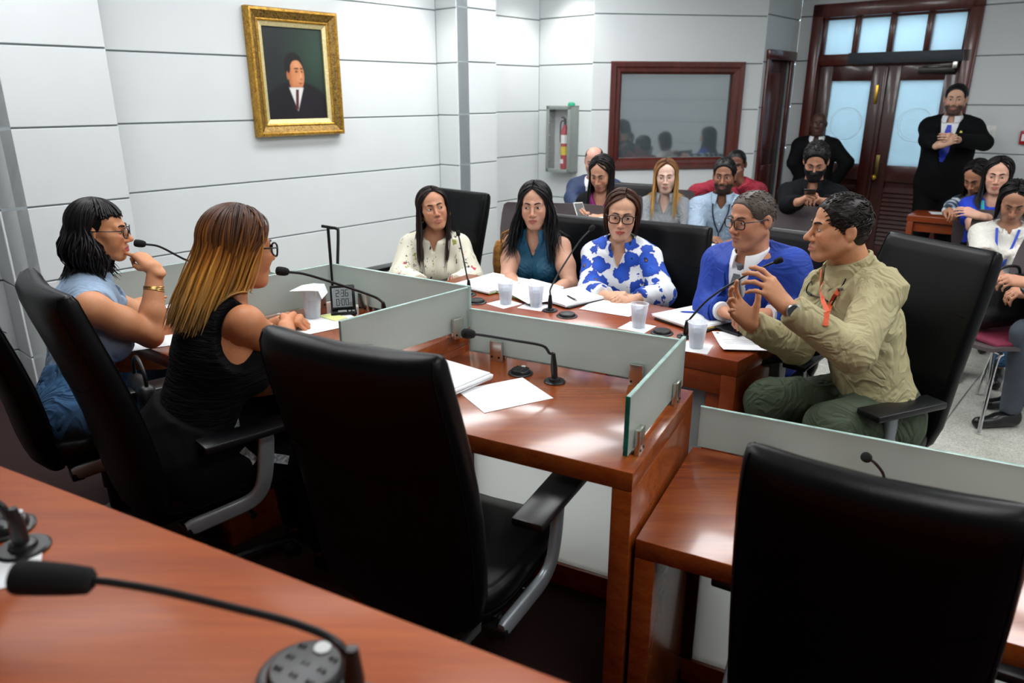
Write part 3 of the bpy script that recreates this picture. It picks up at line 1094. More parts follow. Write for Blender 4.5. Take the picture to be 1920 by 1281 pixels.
def tubes(paths, rad, n=5, flat=.55, cols=None, ref=None):
    """many tapered tubes at once. paths (S,K,3), rad (S,K), cols (S,K,3)"""
    S, K, _ = paths.shape
    d = np.gradient(paths, axis=1)
    d /= np.linalg.norm(d, axis=2, keepdims=True) + 1e-9
    if ref is None:
        ref = np.zeros_like(d)
        ref[..., 2] = 1
        bad = np.abs(d[..., 2]) > .92
        ref[bad] = (0, 1, 0)
    x = np.cross(d, ref)
    x /= np.linalg.norm(x, axis=2, keepdims=True) + 1e-9
    y = np.cross(x, d)
    ang = 2 * pi * np.arange(n) / n
    V = paths[:, :, None, :] + rad[:, :, None, None] * (np.cos(ang)[None, None, :, None] * x[:, :, None, :] + flat * np.sin(ang)[None, None, :, None] * y[:, :, None, :])
    base = (np.arange(S)[:, None, None] * K * n + np.arange(K - 1)[None, :, None] * n)
    j = np.arange(n)[None, None, :]
    j1 = (j + 1) % n
    Q = np.stack([base + j, base + j1, base + n + j1, base + n + j], -1).reshape(-1, 4)
    C = None
    if cols is not None:
        C = np.repeat(cols[:, :, None, :], n, 2).reshape(-1, 3)
    return V.reshape(-1, 3), Q, C

class Frame:
    """local axes x right, y forward, z up; built from heading, pitch (up positive) and roll (to own right positive), degrees"""
    def __init__(s, o, yaw=0, pitch=0, roll=0, sc=1.0, R=None):
        s.o = A_(o)
        if R is None:
            h, p, r = radians(yaw), radians(pitch), radians(roll)
            f = A_((sin(h) * cos(p), cos(h) * cos(p), sin(p)))
            x = A_((cos(h), -sin(h), 0))
            u = np.cross(x, f)
            x2 = cos(r) * x - sin(r) * u
            u2 = sin(r) * x + cos(r) * u
            R = np.stack([x2, f, u2], 1)
        s.R = A_(R)
        s.s = sc
    def __call__(s, *p):
        p = A_(p if len(p) > 1 else p[0])
        return s.o + s.s * (s.R @ p)
    def pts(s, P_):
        return s.o + s.s * (A_(P_) @ s.R.T)
    def inv(s, V):
        return ((V - s.o) @ s.R) / s.s

def sstep(a, b, x):
    t = np.clip((x - a) / (b - a), 0, 1)
    return t * t * (3 - 2 * t)
# ------------------------------------------------------------------ people
vcol('skin', .48, bmp=.04, bscale=120, spec=.4)
MATS['skin'].node_tree.nodes['Principled BSDF'].inputs['Subsurface Weight'].default_value = .0
vcol('hair', .42, bmp=.3, bscale=60, bstretch=(1, 1, .25), spec=.28)
vcol('eye', .25, spec=.3)
vcol('cloth', .8, bmp=.12, bscale=350)
vcol('shoe', .3, spec=.5)
vcol('suit', .8, bmp=.1, bscale=500, spec=.15)

def head_solid(S, f, q):
    """skull, face and ears into field S; f is the head frame, q the likeness"""
    g = lambda *p: f(*p)
    sc = f.s
    wd, jw, ch, ns = q.get('wide', 1), q.get('jaw', 1), q.get('cheek', 1), q.get('nose', 1)
    ln = q.get('long', 1)
    E = lambda c, r, k, op='u', R=None: S.ell(g(*c), A_(r) * sc, f.R if R is None else f.R @ R, k * sc, op)
    Cn = lambda a, b, ra, rb, k, op='u', **kw: S.cone(g(*a), g(*b), ra * sc, rb * sc, k * sc, op=op, **kw)
    E((0, -.013, .032), (.0745 * wd, .091, .080), 0)
    E((0, .036, .045), (.058 * wd, .045, .048), .03)
    E((0, .030, -.038), (.057 * wd, .058, .077 * ln), .03)
    zj = -.105 * ln
    for s in (-1, 1):
        Cn((s * .051 * wd, .042, -.012), (s * .036, .074, -.022), .013 * ch, .016 * ch, .025)
        Cn((s * .053 * wd * jw, -.008, -.052 * ln), (s * .022 * jw, .064, zj), .016 * jw, .016, .03)
        E((s * .040, .056, -.045), (.020 * ch, .022 * ch, .026), .022)
    E((0, .070, zj), (.022 * jw, .018, .017), .02)
    E((0, .071, -.067 * ln), (.030, .024, .029), .02)
    br = q.get('brow', 1)
    for s in (-1, 1):
        Cn((s * .041, .070, .021), (0, .085, .018), .0105 * br, .0105, .014)
    for s in (-1, 1):
        E((s * .032, .098, -.002), (.019, .017, .0125), .013, 's')
    for s in (-1, 1):
        E((s * .032, .0745, -.002), (.0125, .0125, .0125), .005)
        Cn((s * .046, .0735, .0085), (s * .02, .083, .009), .0042, .0042, .006)
    Cn((0, .084, .012), (0, .105 + .006 * ns, -.032), .0075, .0098 * ns, .012)
    E((0, .1065 + .006 * ns, -.0375), (.0108 * ns, .0112 * ns, .0095 * ns), .008)
    for s in (-1, 1):
        E((s * .0125 * ns, .0985, -.0425), (.0086 * ns, .0105, .0078), .007)
    zm = -.0715 * ln
    lp = q.get('lips', 1)
    for s in (-1, 1):
        Cn((s * .024, .0865, zm + .002), (0, .0965, zm + .0064), .0046 * lp, .0064 * lp, .006)
        Cn((s * .021, .087, zm - .004), (0, .0955, zm - .0078), .0052 * lp, .0074 * lp, .006)
    for s in (-1, 1):
        Cn((s * .025, .095, zm), (0, .106, zm), .0022, .0026, .004, 's')
    if q.get('ears', True):
        for s in (-1, 1):
            a = radians(22) * s
            R = A_(((cos(a), -sin(a), 0), (sin(a), cos(a), 0), (0, 0, 1)))
            E((s * (.0745 * wd + .004), -.014, -.006), (.0075, .019, .031), .007, 'u', R)
            E((s * (.0745 * wd + .013), -.006, -.004), (.008, .009, .015), .006, 's', R)

def skin_col(f, V, q):
    """skin colours over the head, in head coordinates"""
    L = f.inv(V)
    ln = q.get('long', 1)
    base = A_(lin(q['skin']))
    C = np.tile(base, (len(V), 1))
    x, y, z = L[:, 0], L[:, 1], L[:, 2]
    front = sstep(.03, .07, y)
    red = A_((1.08, .82, .78)) * base
    ck = front * np.exp(-(((np.abs(x) - .043) / .02) ** 2 + ((z + .03) / .022) ** 2))
    nz = front * np.exp(-((x / .016) ** 2 + ((z + .034) / .016) ** 2)) * sstep(.09, .105, y)
    m = np.clip(.55 * ck + .5 * nz, 0, 1)[:, None] * q.get('blush', 1)
    C = C * (1 - m) + red * m
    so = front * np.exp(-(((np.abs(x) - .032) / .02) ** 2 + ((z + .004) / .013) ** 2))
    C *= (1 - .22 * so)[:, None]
    if q.get('beard'):
        bc = A_(lin(q['beard']))
        w_ = q.get('beard_w', .85)
        lo = sstep(-.028, -.05, z + .25 * (np.abs(x) - .03)) * sstep(-.02, .03, y)
        if q.get('beard_full', True):
            m = lo
        else:
            m = lo * sstep(-.045, -.06, z)
        top = sstep(-.050, -.056, z)
        m = m * sstep(-.15, -.128, z) * np.where(np.abs(x) < .03, top, 1) * (1 - .9 * np.exp(-((x / .02) ** 2 + ((z + .073 * ln) / .008) ** 2)))
        m = np.clip(m * w_, 0, 1)[:, None]
        C = C * (1 - m) + bc * m
    zm = -.0715 * ln
    lipc = A_(lin(q.get('lip', '#a8584c')))
    ww = .0255
    up = (z < zm + .0075 * (1 - (np.abs(x) / ww) ** 2) + .001)
    dn = (z > zm - .0125 * (1 - (np.abs(x) / ww) ** 2) - .001)
    m = (up & dn & (np.abs(x) < ww) & (y > .07)).astype(float)[:, None] * .9
    C = C * (1 - m) + lipc * m
    m = ((np.abs(z - zm) < .0016) & (np.abs(x) < .024) & (y > .07)).astype(float)[:, None] * .7
    C = C * (1 - m) + lipc * .35 * m
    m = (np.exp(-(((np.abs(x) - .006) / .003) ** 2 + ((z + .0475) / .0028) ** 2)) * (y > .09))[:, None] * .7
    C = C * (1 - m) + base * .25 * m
    return np.clip(C, 0, 1)

def eye_parts(f, q):
    """eyes as one lens each, with lashes; brows"""
    out = []
    op = q.get('open', 1.0)
    gz, ge = radians(q.get('gaze', (0, 0))[0]), radians(q.get('gaze', (0, 0))[1])
    iris = A_(lin(q.get('iris', '#3a2416')))
    for s in (-1, 1):
        c = A_((s * .032, .0752, -.002))
        nu, nv = 17, 11
        V, C = [], []
        for i in range(nu):
            u = -1 + 2 * i / (nu - 1)
            hi = (.42 * op) * (1 - abs(u) ** 2.4) + .015
            lo = -.25 * (1 - abs(u) ** 2) * (.6 + .4 * op) + .0
            for j in range(nv):
                e = lo + (hi - lo) * j / (nv - 1)
                a = u * .98
                r = .0150
                dv = A_((sin(a) * cos(e), cos(a) * cos(e), sin(e)))
                V.append(c + r * dv)
                gd = A_((sin(gz) * cos(ge), cos(gz) * cos(ge), sin(ge)))
                dist = np.arccos(np.clip(dv @ gd, -1, 1))
                col = A_((.56, .52, .49))
                if dist < .45:
                    col = iris
                if dist < .22:
                    col = A_((.01, .01, .01))
                if j >= nv - 2:
                    col = A_((.03, .02, .02))
                if j == 0:
                    col = A_((.3, .2, .17))
                C.append(col)
        Q = [(i * nv + j, (i + 1) * nv + j, (i + 1) * nv + j + 1, i * nv + j + 1) for i in range(nu - 1) for j in range(nv - 1)]
        out.append((f.pts(V), np.array(Q), A_(C)))
    return out

def brow_parts(f, q):
    out = []
    th = q.get('brow_th', 1)
    col = A_(lin(q.get('brow_col', '#1d120c')))
    dz = q.get('brow_z', 0)
    for s in (-1, 1):
        pts = spline([(s * .011, .0965, .0185 + dz), (s * .022, .0948, .0230 + dz), (s * .034, .0888, .0250 + dz), (s * .047, .0755, .019 + dz)], 4)
        p = A_([tuple(v) for v in pts])[None]
        k = p.shape[1]
        r = np.interp(np.linspace(0, 1, k), [0, .25, .7, 1], [.0034, .0046, .0038, .0014])[None] * th
        V, Q, C = tubes(p, r, 6, .8, np.tile(col, (1, k, 1)))
        out.append((f.pts(V), Q, C))
    return out

def hand_solid(S, f, side, pose, sc=1.0):
    """palm, four fingers and thumb. side +1 right hand, -1 left. f: origin wrist, y along the fingers, z back of the hand"""
    T = -side                                    # thumb side
    L = lambda x, y, z: f(T * x * sc, y * sc, z * sc)   # x>0 towards the thumb
    cur = pose.get('curl', [(20, 28, 18)] * 4)
    spr = pose.get('spread', (6, 1, -4, -9))
    mcp = [(.027, .090, .001), (.008, .094, .004), (-.011, .089, .003), (-.028, .080, -.002)]
    ph = [(.042, .026, .021), (.046, .030, .022), (.043, .028, .021), (.033, .020, .018)]
    rr = [.0088, .0092, .0086, .0076]
    S.cone(L(.004, -.03, 0), L(.002, .012, 0), .027 * sc, .026 * sc, .012, ax=f.R[:, 2], fl=.68)
    for i in range(4):
        x, y, z = mcp[i]
        S.cone(L(x * .6, .012, -.002), L(x, y, z), .0145 * sc, .0115 * sc, .014)
        d0 = A_((x, y, z))
        a = 0
        sp = radians(spr[i])
        for k in range(3):
            a += radians(cur[i][k])
            dv = A_((sin(sp) * cos(a), cos(sp) * cos(a), -sin(a)))
            d1 = d0 + dv * ph[i][k]
            r0 = rr[i] * (1 - .08 * k) * sc
            S.cone(L(*d0), L(*d1), r0, r0 * .9, .004)
            d0 = d1
    S.ell(L(.002, .05, -.006), (.034 * sc, .040 * sc, .013 * sc), f.R, .012)
    tp = pose.get('thumb', [(.022, .018, -.008), (.043, .046, -.016), (.052, .074, -.020), (.054, .096, -.022)])
    S.cone(L(*tp[0]), L(*tp[1]), .0145 * sc, .0115 * sc, .012)
    S.cone(L(*tp[1]), L(*tp[2]), .0108 * sc, .0098 * sc, .006)
    S.cone(L(*tp[2]), L(*tp[3]), .0098 * sc, .0082 * sc, .004)

POSES = dict(
    relax={},
    flat=dict(curl=[(6, 8, 6)] * 4),
    write=dict(curl=[(45, 50, 25), (50, 55, 30), (55, 65, 35), (60, 70, 40)], thumb=[(.022, .018, -.010), (.036, .046, -.026), (.034, .07, -.040), (.03, .085, -.052)]),
    fist=dict(curl=[(62, 80, 45)] * 4, spread=(2, 0, -2, -4), thumb=[(.022, .018, -.010), (.036, .044, -.024), (.024, .062, -.036), (.006, .068, -.042)]),
    clasp=dict(curl=[(38, 55, 30)] * 4, spread=(3, 0, -2, -5), thumb=[(.022, .018, -.006), (.038, .046, -.008), (.036, .072, -.010), (.028, .09, -.014)]),
    point=dict(curl=[(18, 12, 6), (60, 75, 40), (68, 80, 45), (72, 80, 45)], spread=(2, 0, -2, -4), thumb=[(.022, .018, -.010), (.034, .046, -.026), (.03, .070, -.034), (.018, .086, -.040)]),
    cup=dict(curl=[(22, 30, 22), (28, 34, 24), (34, 36, 24), (38, 36, 24)], spread=(12, 3, -6, -15), thumb=[(.022, .018, -.012), (.046, .042, -.030), (.060, .066, -.044), (.066, .086, -.056)]),
    open=dict(curl=[(10, 22, 15), (16, 26, 18), (24, 30, 20), (30, 32, 20)], spread=(14, 3, -7, -17), thumb=[(.022, .018, -.012), (.050, .040, -.022), (.070, .060, -.030), (.080, .080, -.034)]),
    grip=dict(curl=[(50, 60, 35), (52, 62, 36), (54, 64, 36), (56, 64, 36)], spread=(2, 0, -2, -4), thumb=[(.022, .018, -.012), (.040, .040, -.030), (.036, .062, -.048), (.026, .078, -.058)]),
)

def hand_frame(wrist, ydir, zdir):
    y = A_(ydir)
    y = y / np.linalg.norm(y)
    z = A_(zdir)
    z = z - (z @ y) * y
    z /= np.linalg.norm(z)
    x = np.cross(y, z)
    return Frame(wrist, R=np.stack([x, y, z], 1))

def np_(v):
    return A_(tuple(v))

class Person:
    """joints in world space; builds the body mesh, clothing and hair as one thing"""
    def __init__(s, name, label, yaw, pel, chest, neck, head_c, hyaw, hpitch=0, hroll=0, sex='m', q=None, sc=1.0, sh=None, el=None, wr=None,
                 hands=None, knee=None, ank=None, hres=.0042, bres=.009, group=None, shw=None, zf=0.0, build=1.0, up=None):
        s.q = dict(q or {})
        s.sex, s.sc, s.hres, s.bres = sex, sc, hres, bres
        s.pel, s.chest, s.neck = np_(pel), np_(chest), np_(neck)
        s.f = A_(tuple(head(yaw)))
        s.r = A_(tuple(head(yaw + 90)))
        s.upv = s.chest - s.pel
        s.upv /= np.linalg.norm(s.upv)
        s.bf = s.f - (s.f @ s.upv) * s.upv
        s.bf /= np.linalg.norm(s.bf)
        s.H = Frame(np_(head_c), hyaw, hpitch, hroll, sc * s.q.get('hs', 1.0))
        shw = shw or (.172 if sex == 'm' else .142) * sc
        if sh is None:
            b = s.neck - s.upv * .055 * sc
            sh = [b + s.r * shw, b - s.r * shw]
        s.sh = [np_(v) for v in sh]
        s.bd = build * sc
        s.el = [np_(v) for v in el] if el else [s.sh[0] - s.upv * .26 + s.bf * .06 + s.r * .04, s.sh[1] - s.upv * .26 + s.bf * .06 - s.r * .04]
        s.wr = [np_(v) for v in wr] if wr else [s.el[0] + s.f * .22 - s.r * .06, s.el[1] + s.f * .22 + s.r * .06]
        s.hands = hands or [None, None]
        if knee is None:
            knee = [s.pel + s.f * .40 + s.r * .11 + A_((0, 0, -.04)), s.pel + s.f * .40 - s.r * .11 + A_((0, 0, -.04))]
        s.kn = [np_(v) for v in knee]
        if ank is None:
            ank = [A_((*(k[:2] + s.f[:2] * .03), zf + .09)) for k in s.kn]
        s.an = [np_(v) for v in ank]
        s.name, s.label, s.group = name, label, group
        s.base = A_((s.pel[0], s.pel[1], zf))
        s.kids = []
    # -- torso shared by body and clothing
    def torso(s, S, e=0.0, hips=True):
        b = s.bd
        P_, C_, u, f, r = s.pel, s.chest, s.upv, s.bf, s.r
        w = .155 if s.sex == 'm' else .142
        wa = P_ + (C_ - P_) * .45
        fl = .70
        if hips:
            S.cone(P_ - r * .06, P_ + r * .06, .115 * b + e, .115 * b + e, .04, ax=f, fl=.95)
        S.cone(P_, wa, w * b + e, (w - (.012 if s.sex == 'm' else .022)) * b + e, .05, ax=f, fl=fl)
        S.cone(wa, C_, (w - (.012 if s.sex == 'm' else .022)) * b + e, (w + .012) * b + e, .05, ax=f, fl=fl * .98)
        mid = (s.sh[0] + s.sh[1]) / 2
        S.cone(C_ + u * .02, mid - u * .02, w * b + e, .10 * b + e, .05, ax=f, fl=.66)
        for k in (0, 1):
            S.cone(mid * .35 + s.sh[k] * .65 - u * .005, s.sh[k] - u * .01, .060 * b + e, .049 * b + e, .045)
            S.cone(s.neck + u * .01, s.sh[k] * .8 + mid * .2, .046 * b + e, .046 * b + e, .05)
        if s.sex == 'f' and not s.q.get('noband'):
            for k in (-1, 1):
                S.ell(C_ - u * .045 + f * .085 + r * .066 * k, A_((.066, .062, .066)) * b * s.q.get('bust', 1) + e, None, .04)
        if s.q.get('belly'):
            S.ell(P_ + (C_ - P_) * .35 + f * .06, A_((.14, .14, .16)) * b * s.q['belly'] + e, None, .06)
    def arm(s, S, k, e=0.0, r0=.050, r1=.040, r2=.028, kk=.03):
        b = s.sc
        S.cone(s.sh[k], s.el[k], r0 * b + e, r1 * b + e, kk)
        S.cone(s.el[k], s.wr[k], r1 * b * .98 + e, r2 * b + e, kk * .5)
    def leg(s, S, k, e=0.0):
        b = s.bd
        hp = s.pel + s.r * (.085 if k == 0 else -.085) * b
        S.cone(hp, s.kn[k], .088 * b + e, .062 * b + e, .04)
        S.cone(s.kn[k], s.an[k], .058 * b + e, .040 * b + e, .02)
    def field(s, pts, m, h):
        pts = A_(pts)
        return Field(pts.min(0) - m, pts.max(0) + m, h)
    # -- body: head with neck, arms with hands, plain core
    def body(s, bare=(False, False), arm_r=((.046, .038, .026),) * 2, neck_r=None, skin_h=None):
        q, H = s.q, s.H
        parts = []
        nr = (neck_r or (.058 if s.sex == 'm' else .047)) * s.sc
        lo = np.minimum(H(0, 0, 0) - .145 * s.sc, s.neck - .05)
        hi = np.maximum(H(0, 0, 0) + .145 * s.sc, s.neck + .05)
        S = Field(lo - .02, hi + .02, s.hres)
        head_solid(S, H, q)
        S.cone(H(0, -.022, -.045), s.neck - s.upv * .01, nr, nr * 1.06, .022)
        if q.get('chin2'):
            S.ell(H(0, .035, -.105), A_((.045, .04, .022)) * q['chin2'] * s.sc, H.R, .03)
        mid = (s.sh[0] + s.sh[1]) / 2
        for k in (0, 1):
            S.cone(s.neck - s.upv * .02, s.sh[k] * .75 + mid * .25, .038 * s.bd, .042 * s.bd, .025)
        S.cone(s.neck - s.upv * .02, s.chest + s.bf * .02, .075 * s.bd, .13 * s.bd, .04, ax=s.bf, fl=.6)
        V, Q = S.mesh()
        V = relax(V, Q, 1, .35)
        parts.append((V, Q, skin_col(H, V, q)))
        base = A_(lin(q['skin']))
        for k in (0, 1):
            hd = s.hands[k]
            pts = [s.el[k], s.wr[k]]
            if bare[k]:
                pts.append(s.sh[k])
            if hd is not None:
                pts.append(s.wr[k] + A_(tuple(hd[1])) / np.linalg.norm(A_(tuple(hd[1]))) * .19)
            S = s.field(pts, .075, skin_h or max(.0042, s.hres))
            r0, r1, r2 = arm_r[k]
            if bare[k]:
                S.cone(s.sh[k], s.sh[k] * .5 + s.el[k] * .5, r0, (r0 * .9 + r1 * .2), .02)
                S.cone(s.sh[k] * .5 + s.el[k] * .5, s.el[k], (r0 * .9 + r1 * .2), r1, .02)
                S.cone(s.sh[k] - (s.sh[k] - s.chest) * .45, s.sh[k], .06, r0, .03)
            S.cone(s.el[k], s.el[k] * .65 + s.wr[k] * .35, r1, r1 * 1.02, .02)
            S.cone(s.el[k] * .65 + s.wr[k] * .35, s.wr[k], r1 * 1.02, r2, .02)
            if hd is not None:
                fr = hand_frame(s.wr[k], tuple(hd[1]), tuple(hd[2]))
                hand_solid(S, fr, 1 if k == 0 else -1, POSES[hd[0]], s.sc * (1.0 if s.sex == 'm' else .92) * (hd[3] if len(hd) > 3 else 1))
            V, Q = S.mesh()
            if len(V):
                V = relax(V, Q, 1, .3)
                parts.append((V, Q, np.tile(base, (len(V), 1))))
        S = s.field([s.pel, s.chest, s.neck, *s.kn, *s.an, *s.sh], .2, .034)
        s.torso(S, -.02)
        for k in (0, 1):
            s.leg(S, k, -.006)
            if not bare[k]:
                S.cone(s.sh[k], s.el[k], .036, .03, .02)
        V, Q = S.mesh()
        parts.append((V, Q, np.tile(base, (len(V), 1))))
        for p in parts:
            p[0][:] -= s.base
        me = to_mesh(s.name, parts)
        o = link(s.name, me, 'skin', None, tuple(s.base))
        tag(o, s.label, 'person', s.group)
        s.o = o
        for e_ in eye_parts(H, q):
            s.add('eye', e_, 'eye')
        if not q.get('no_brow'):
            for e_ in brow_parts(H, q):
                s.add('eyebrow', e_, 'hair')
        return o
    def add(s, name, parts, mat, parent=None):
        if isinstance(parts, tuple):
            parts = [parts]
        ps = [(p[0] - s.base, *p[1:]) for p in parts if len(p[0])]
        return link(name, to_mesh(name, ps), mat, parent or s.o)
    def mb(s, name, mb, mat, parent=None, **kw):
        for v in mb.v:
            v -= Vector(s.base)
        return mb.build(name, mat, parent or s.o, **kw)
    def solid(s, name, S, mat, col='#888888', it=1, colf=None, parent=None):
        V, Q = S.mesh()
        if len(V) == 0:
            return None
        V = relax(V, Q, it, .4)
        C = np.tile(A_(lin(col)), (len(V), 1)) if colf is None else colf(V)
        return s.add(name, (V, Q, C), mat, parent)
    # -- clothing
    def top(s, name, mat, col='#888888', e=.012, sleeves=(1, 1), cuff=(None, None), neck_cut=None, vneck=None, hem=.02, wr=(.0045, 45), colf=None, arm_e=.012, seed=1,
            arm_r=(.047, .040, .030), lapel=None, extra=None, res=None, armhole=None, nk_top=None):
        """sleeves: fraction of the whole arm covered per side, 0 = sleeveless; vneck: (half width, depth) of the front opening"""
        pts = [s.pel, s.chest, s.neck, *s.sh]
        for k in (0, 1):
            if sleeves[k] > 0:
                pts.append(s.el[k])
            if sleeves[k] > .5:
                pts.append(s.wr[k])
        S = s.field(pts, .2, res or s.bres)
        s.torso(S, e)
        for k in (0, 1):
            if sleeves[k] <= 0:
                continue
            r0, r1, r2 = arm_r
            if sleeves[k] <= .5:
                en = s.sh[k] + (s.el[k] - s.sh[k]) * (sleeves[k] * 2)
                d = en - s.sh[k]
                S.cone(s.sh[k], en, r0 + arm_e, r0 + arm_e * 1.3, .03)
                dn = d / np.linalg.norm(d)
                S.cut(en, dn, lo=en - .11, hi=en + .13)
            else:
                fr_ = (sleeves[k] - .5) * 2
                en = s.el[k] + (s.wr[k] - s.el[k]) * fr_
                S.cone(s.sh[k], s.el[k], r0 + arm_e, r1 + arm_e * 1.15, .03)
                S.cone(s.el[k], en, r1 + arm_e * 1.1, r2 + arm_e, .02)
                d = en - s.el[k]
                dn = d / np.linalg.norm(d)
                S.cut(en, dn, lo=en - .07, hi=en + .09)
        if extra:
            extra(S)
        if wr:
            S.wrinkle(wr[0], wr[1], seed)
        u, f, r = s.upv, s.bf, s.r
        nc = neck_cut or .064
        S.cone(s.neck - u * .015 + f * .012, s.neck + u * .2 + (s.H(0, 0, -.1) - s.neck) * .3, nc * s.sc, nc * 1.25 * s.sc, .012, op='s')
        S.cut(s.neck + u * (nk_top if nk_top is not None else .034), u * .92 + f * .38, lo=s.neck - .135, hi=s.neck + .135)
        if vneck:
            hw, dp = vneck
            sl = S.sl(s.neck - .32, s.neck + .32)
            X, Y, Z = S.xyz(sl)
            dx, dy, dz = X - s.neck[0], Y - s.neck[1], Z - s.neck[2]
            xx = dx * r[0] + dy * r[1] + dz * r[2]
            hh = -(dx * u[0] + dy * u[1] + dz * u[2])
            ff = dx * f[0] + dy * f[1] + dz * f[2]
            wdg = np.maximum(np.abs(xx) - hw * (1 - np.clip(hh, -.1, 9) / dp), .01 - ff).astype(np.float32)
            S.put(sl, wdg, .006, 's')
        if armhole:
            Rb = np.stack([r, f, u], 1)
            for k in (0, 1):
                if armhole[k]:
                    sg = 1 if k == 0 else -1
                    S.ell(s.sh[k] + r * sg * .045 * armhole[k] - u * .02, (.072, .098, .125), Rb, .006, 's')
        if hem is not None:
            S.cut(s.pel + u * hem - f * .0, -u)
        return s.solid(name, S, mat, col, 1, colf)
    def trousers(s, name='trousers', mat='suit', col='#15161a', e=.010, seed=3, wr=(.005, 42), colf=None, length=1.0, res=None):
        S = s.field([s.pel, *s.kn, *s.an], .24, res or s.bres * 1.4)
        b = s.bd
        S.cone(s.pel - s.r * .05, s.pel + s.r * .05, .125 * b + e, .125 * b + e, .05, ax=s.bf, fl=.95)
        S.cone(s.pel, s.pel + (s.chest - s.pel) * .3, .152 * b + e, .142 * b + e, .05, ax=s.bf, fl=.72)
        for k in (0, 1):
            s.leg(S, k, e)
        S.wrinkle(wr[0], wr[1], seed)
        S.cut(s.pel + s.upv * .16, s.upv, lo=s.pel - .24, hi=s.pel + .24)
        for k in (0, 1):
            en = s.kn[k] + (s.an[k] - s.kn[k]) * .97 * length
            d = (s.an[k] - s.kn[k])
            S.cut(en, d, lo=en - .09, hi=en + .12)
        return s.solid(name, S, mat, col, 1, colf)
    def shoes(s, col='#0c0c0d', mat='shoe', fwd=None):
        for k in (0, 1):
            d = A_(tuple(fwd)) if fwd is not None else s.f
            a = s.an[k]
            z0 = s.base[2]
            S = s.field([a, a + d * .2], .09, .013)
            heel = A_((*(a - d * .03)[:2], z0 + .04))
            toe = A_((*(a + d * .17)[:2], z0 + .032))
            S.cone(heel, toe, .036, .032, .02).cone(heel + A_((0, 0, .03)), (heel + toe) / 2 + A_((0, 0, .015)), .034, .034, .02)
            S.cut(A_((0, 0, z0 + .004)), (0, 0, -1))
            s.solid('shoe', S, mat, col)
    # -- hair
    def cap(s, col, t=.012, hairline=.0, nape=-.065, side=1.0, noise=(.003, 60), col2=None, name='hair', ear=True, top=0.0, res=None, back=0.0, locks=0, comb=(0, 1, -.2), lock_len=.04, bald=False, fade=None, seed=5, lock_r=.0042, vol=None):
        H = s.H
        k = H.s
        S = Field(H(0, 0, .02) - .17 * k, H(0, 0, .02) + .17 * k, res or max(.0042, s.hres))
        wd = s.q.get('wide', 1)
        S.ell(H(0, -.014 - back * .5, .034 + top * .5), A_((.0745 * wd + t, .091 + t + back * .5, .080 + t + top * .5)) * k, H.R, 0)
        S.ell(H(0, -.042 - back, -.02), A_((.060 * wd + t, .052 + t, .06)) * k, H.R, .02)
        S.ell(H(0, .030, .048), A_((.058 * wd + t, .045 + t, .048 + t)) * k, H.R, .02)
        if vol:
            for c, r in vol:
                S.ell(H(*c), A_(r) * k, H.R, .02)
        S.wrinkle(noise[0], noise[1], seed)
        S.ell(H(0, .118, -.045 + hairline), A_((.100, .083, .112)) * k, H.R, .016, 's')
        if ear:
            for sg in (-1, 1):
                S.ell(H(sg * .092, -.004, -.014), A_((.024, .030, .040)) * k * side, H.R, .006, 's')
        if bald:
            S.ell(H(0, .015, .12), A_((.065, .095, .075)) * k, H.R, .01, 's')
        S.cut(H(0, -.05, nape), H.R @ A_((0, .35, -1)))
        V, Q = S.mesh()
        V = relax(V, Q, 1, .4)
        c0 = A_(lin(col))
        L = H.inv(V)
        C = np.tile(c0, (len(V), 1))
        if col2 is not None:
            m = sstep(.02, -.03, L[:, 2])[:, None]
            C = C * (1 - m) + A_(lin(col2)) * m
        parts = [(V, Q, C)]
        if locks:
            rg = np.random.default_rng(seed)
            cand = np.where((L[:, 2] > -.02) & (L[:, 1] < .062) & (np.linalg.norm(L / A_((.08, .1, .09)), axis=1) > .75))[0]
            ii = rg.choice(cand, locks)
            p0 = L[ii]
            n = p0 - A_((0, -.02, .02))
            n /= np.linalg.norm(n, axis=1)[:, None]
            tdir = A_(comb) + rg.normal(0, .28, (locks, 3))
            tdir = tdir - (tdir * n).sum(1)[:, None] * n
            tdir /= np.linalg.norm(tdir, axis=1)[:, None] + 1e-6
            ll = lock_len * rg.uniform(.6, 1.3, locks)[:, None]
            ts = np.linspace(0, 1, 6)
            path = p0[:, None] - .002 * n[:, None] + tdir[:, None] * (ll * ts[None])[:, :, None] + n[:, None] * (.006 * np.sin(pi * ts) - .010 * ts ** 2)[None, :, None] * rg.uniform(.4, 1.3, locks)[:, None, None]
            rad = np.interp(ts, [0, .3, 1], [lock_r * .7, lock_r, .0008])[None] * rg.uniform(.7, 1.2, locks)[:, None]
            cc = np.tile(C[ii][:, None], (1, 6, 1)) * rg.uniform(.65, 1.5, locks)[:, None, None]
            V2, Q2, C2 = tubes(H.pts(path.reshape(-1, 3)).reshape(path.shape), rad * k, 5, .6, cc)
            parts.append((V2, Q2, C2))
        return s.add(name, parts, 'hair')
    def long_hair(s, cols, L=.25, n=200, front=58, wave=.0, lift=.008, part=0.0, spread=.0, coll=True, seed=3, r=.0062, curl=.0, bangs=0, bang_len=72, left=None, right=None, cap=True, capcol=None, drop_fwd=0.0, tucked=False, hairline=.0, thick=.014, vary=.35, ear_cut=False, steps=11, pull=None, thmax=98, jit=1.0):
        """strands run down meridians from the parting, then fall; cols: list of (fraction, colour)"""
        H = s.H
        k = H.s
        rg = np.random.default_rng(seed)
        if cap:
            s.cap(capcol or cols[0][1], t=.002, hairline=hairline, nape=-.085, ear=ear_cut, noise=(.0015, 60), name='hair_cap', res=.0062)
        lo, hi = front, 360 - front
        ph = rg.uniform(lo, hi, n)
        Ln = np.full(n, L) * rg.uniform(.88, 1.06, n)
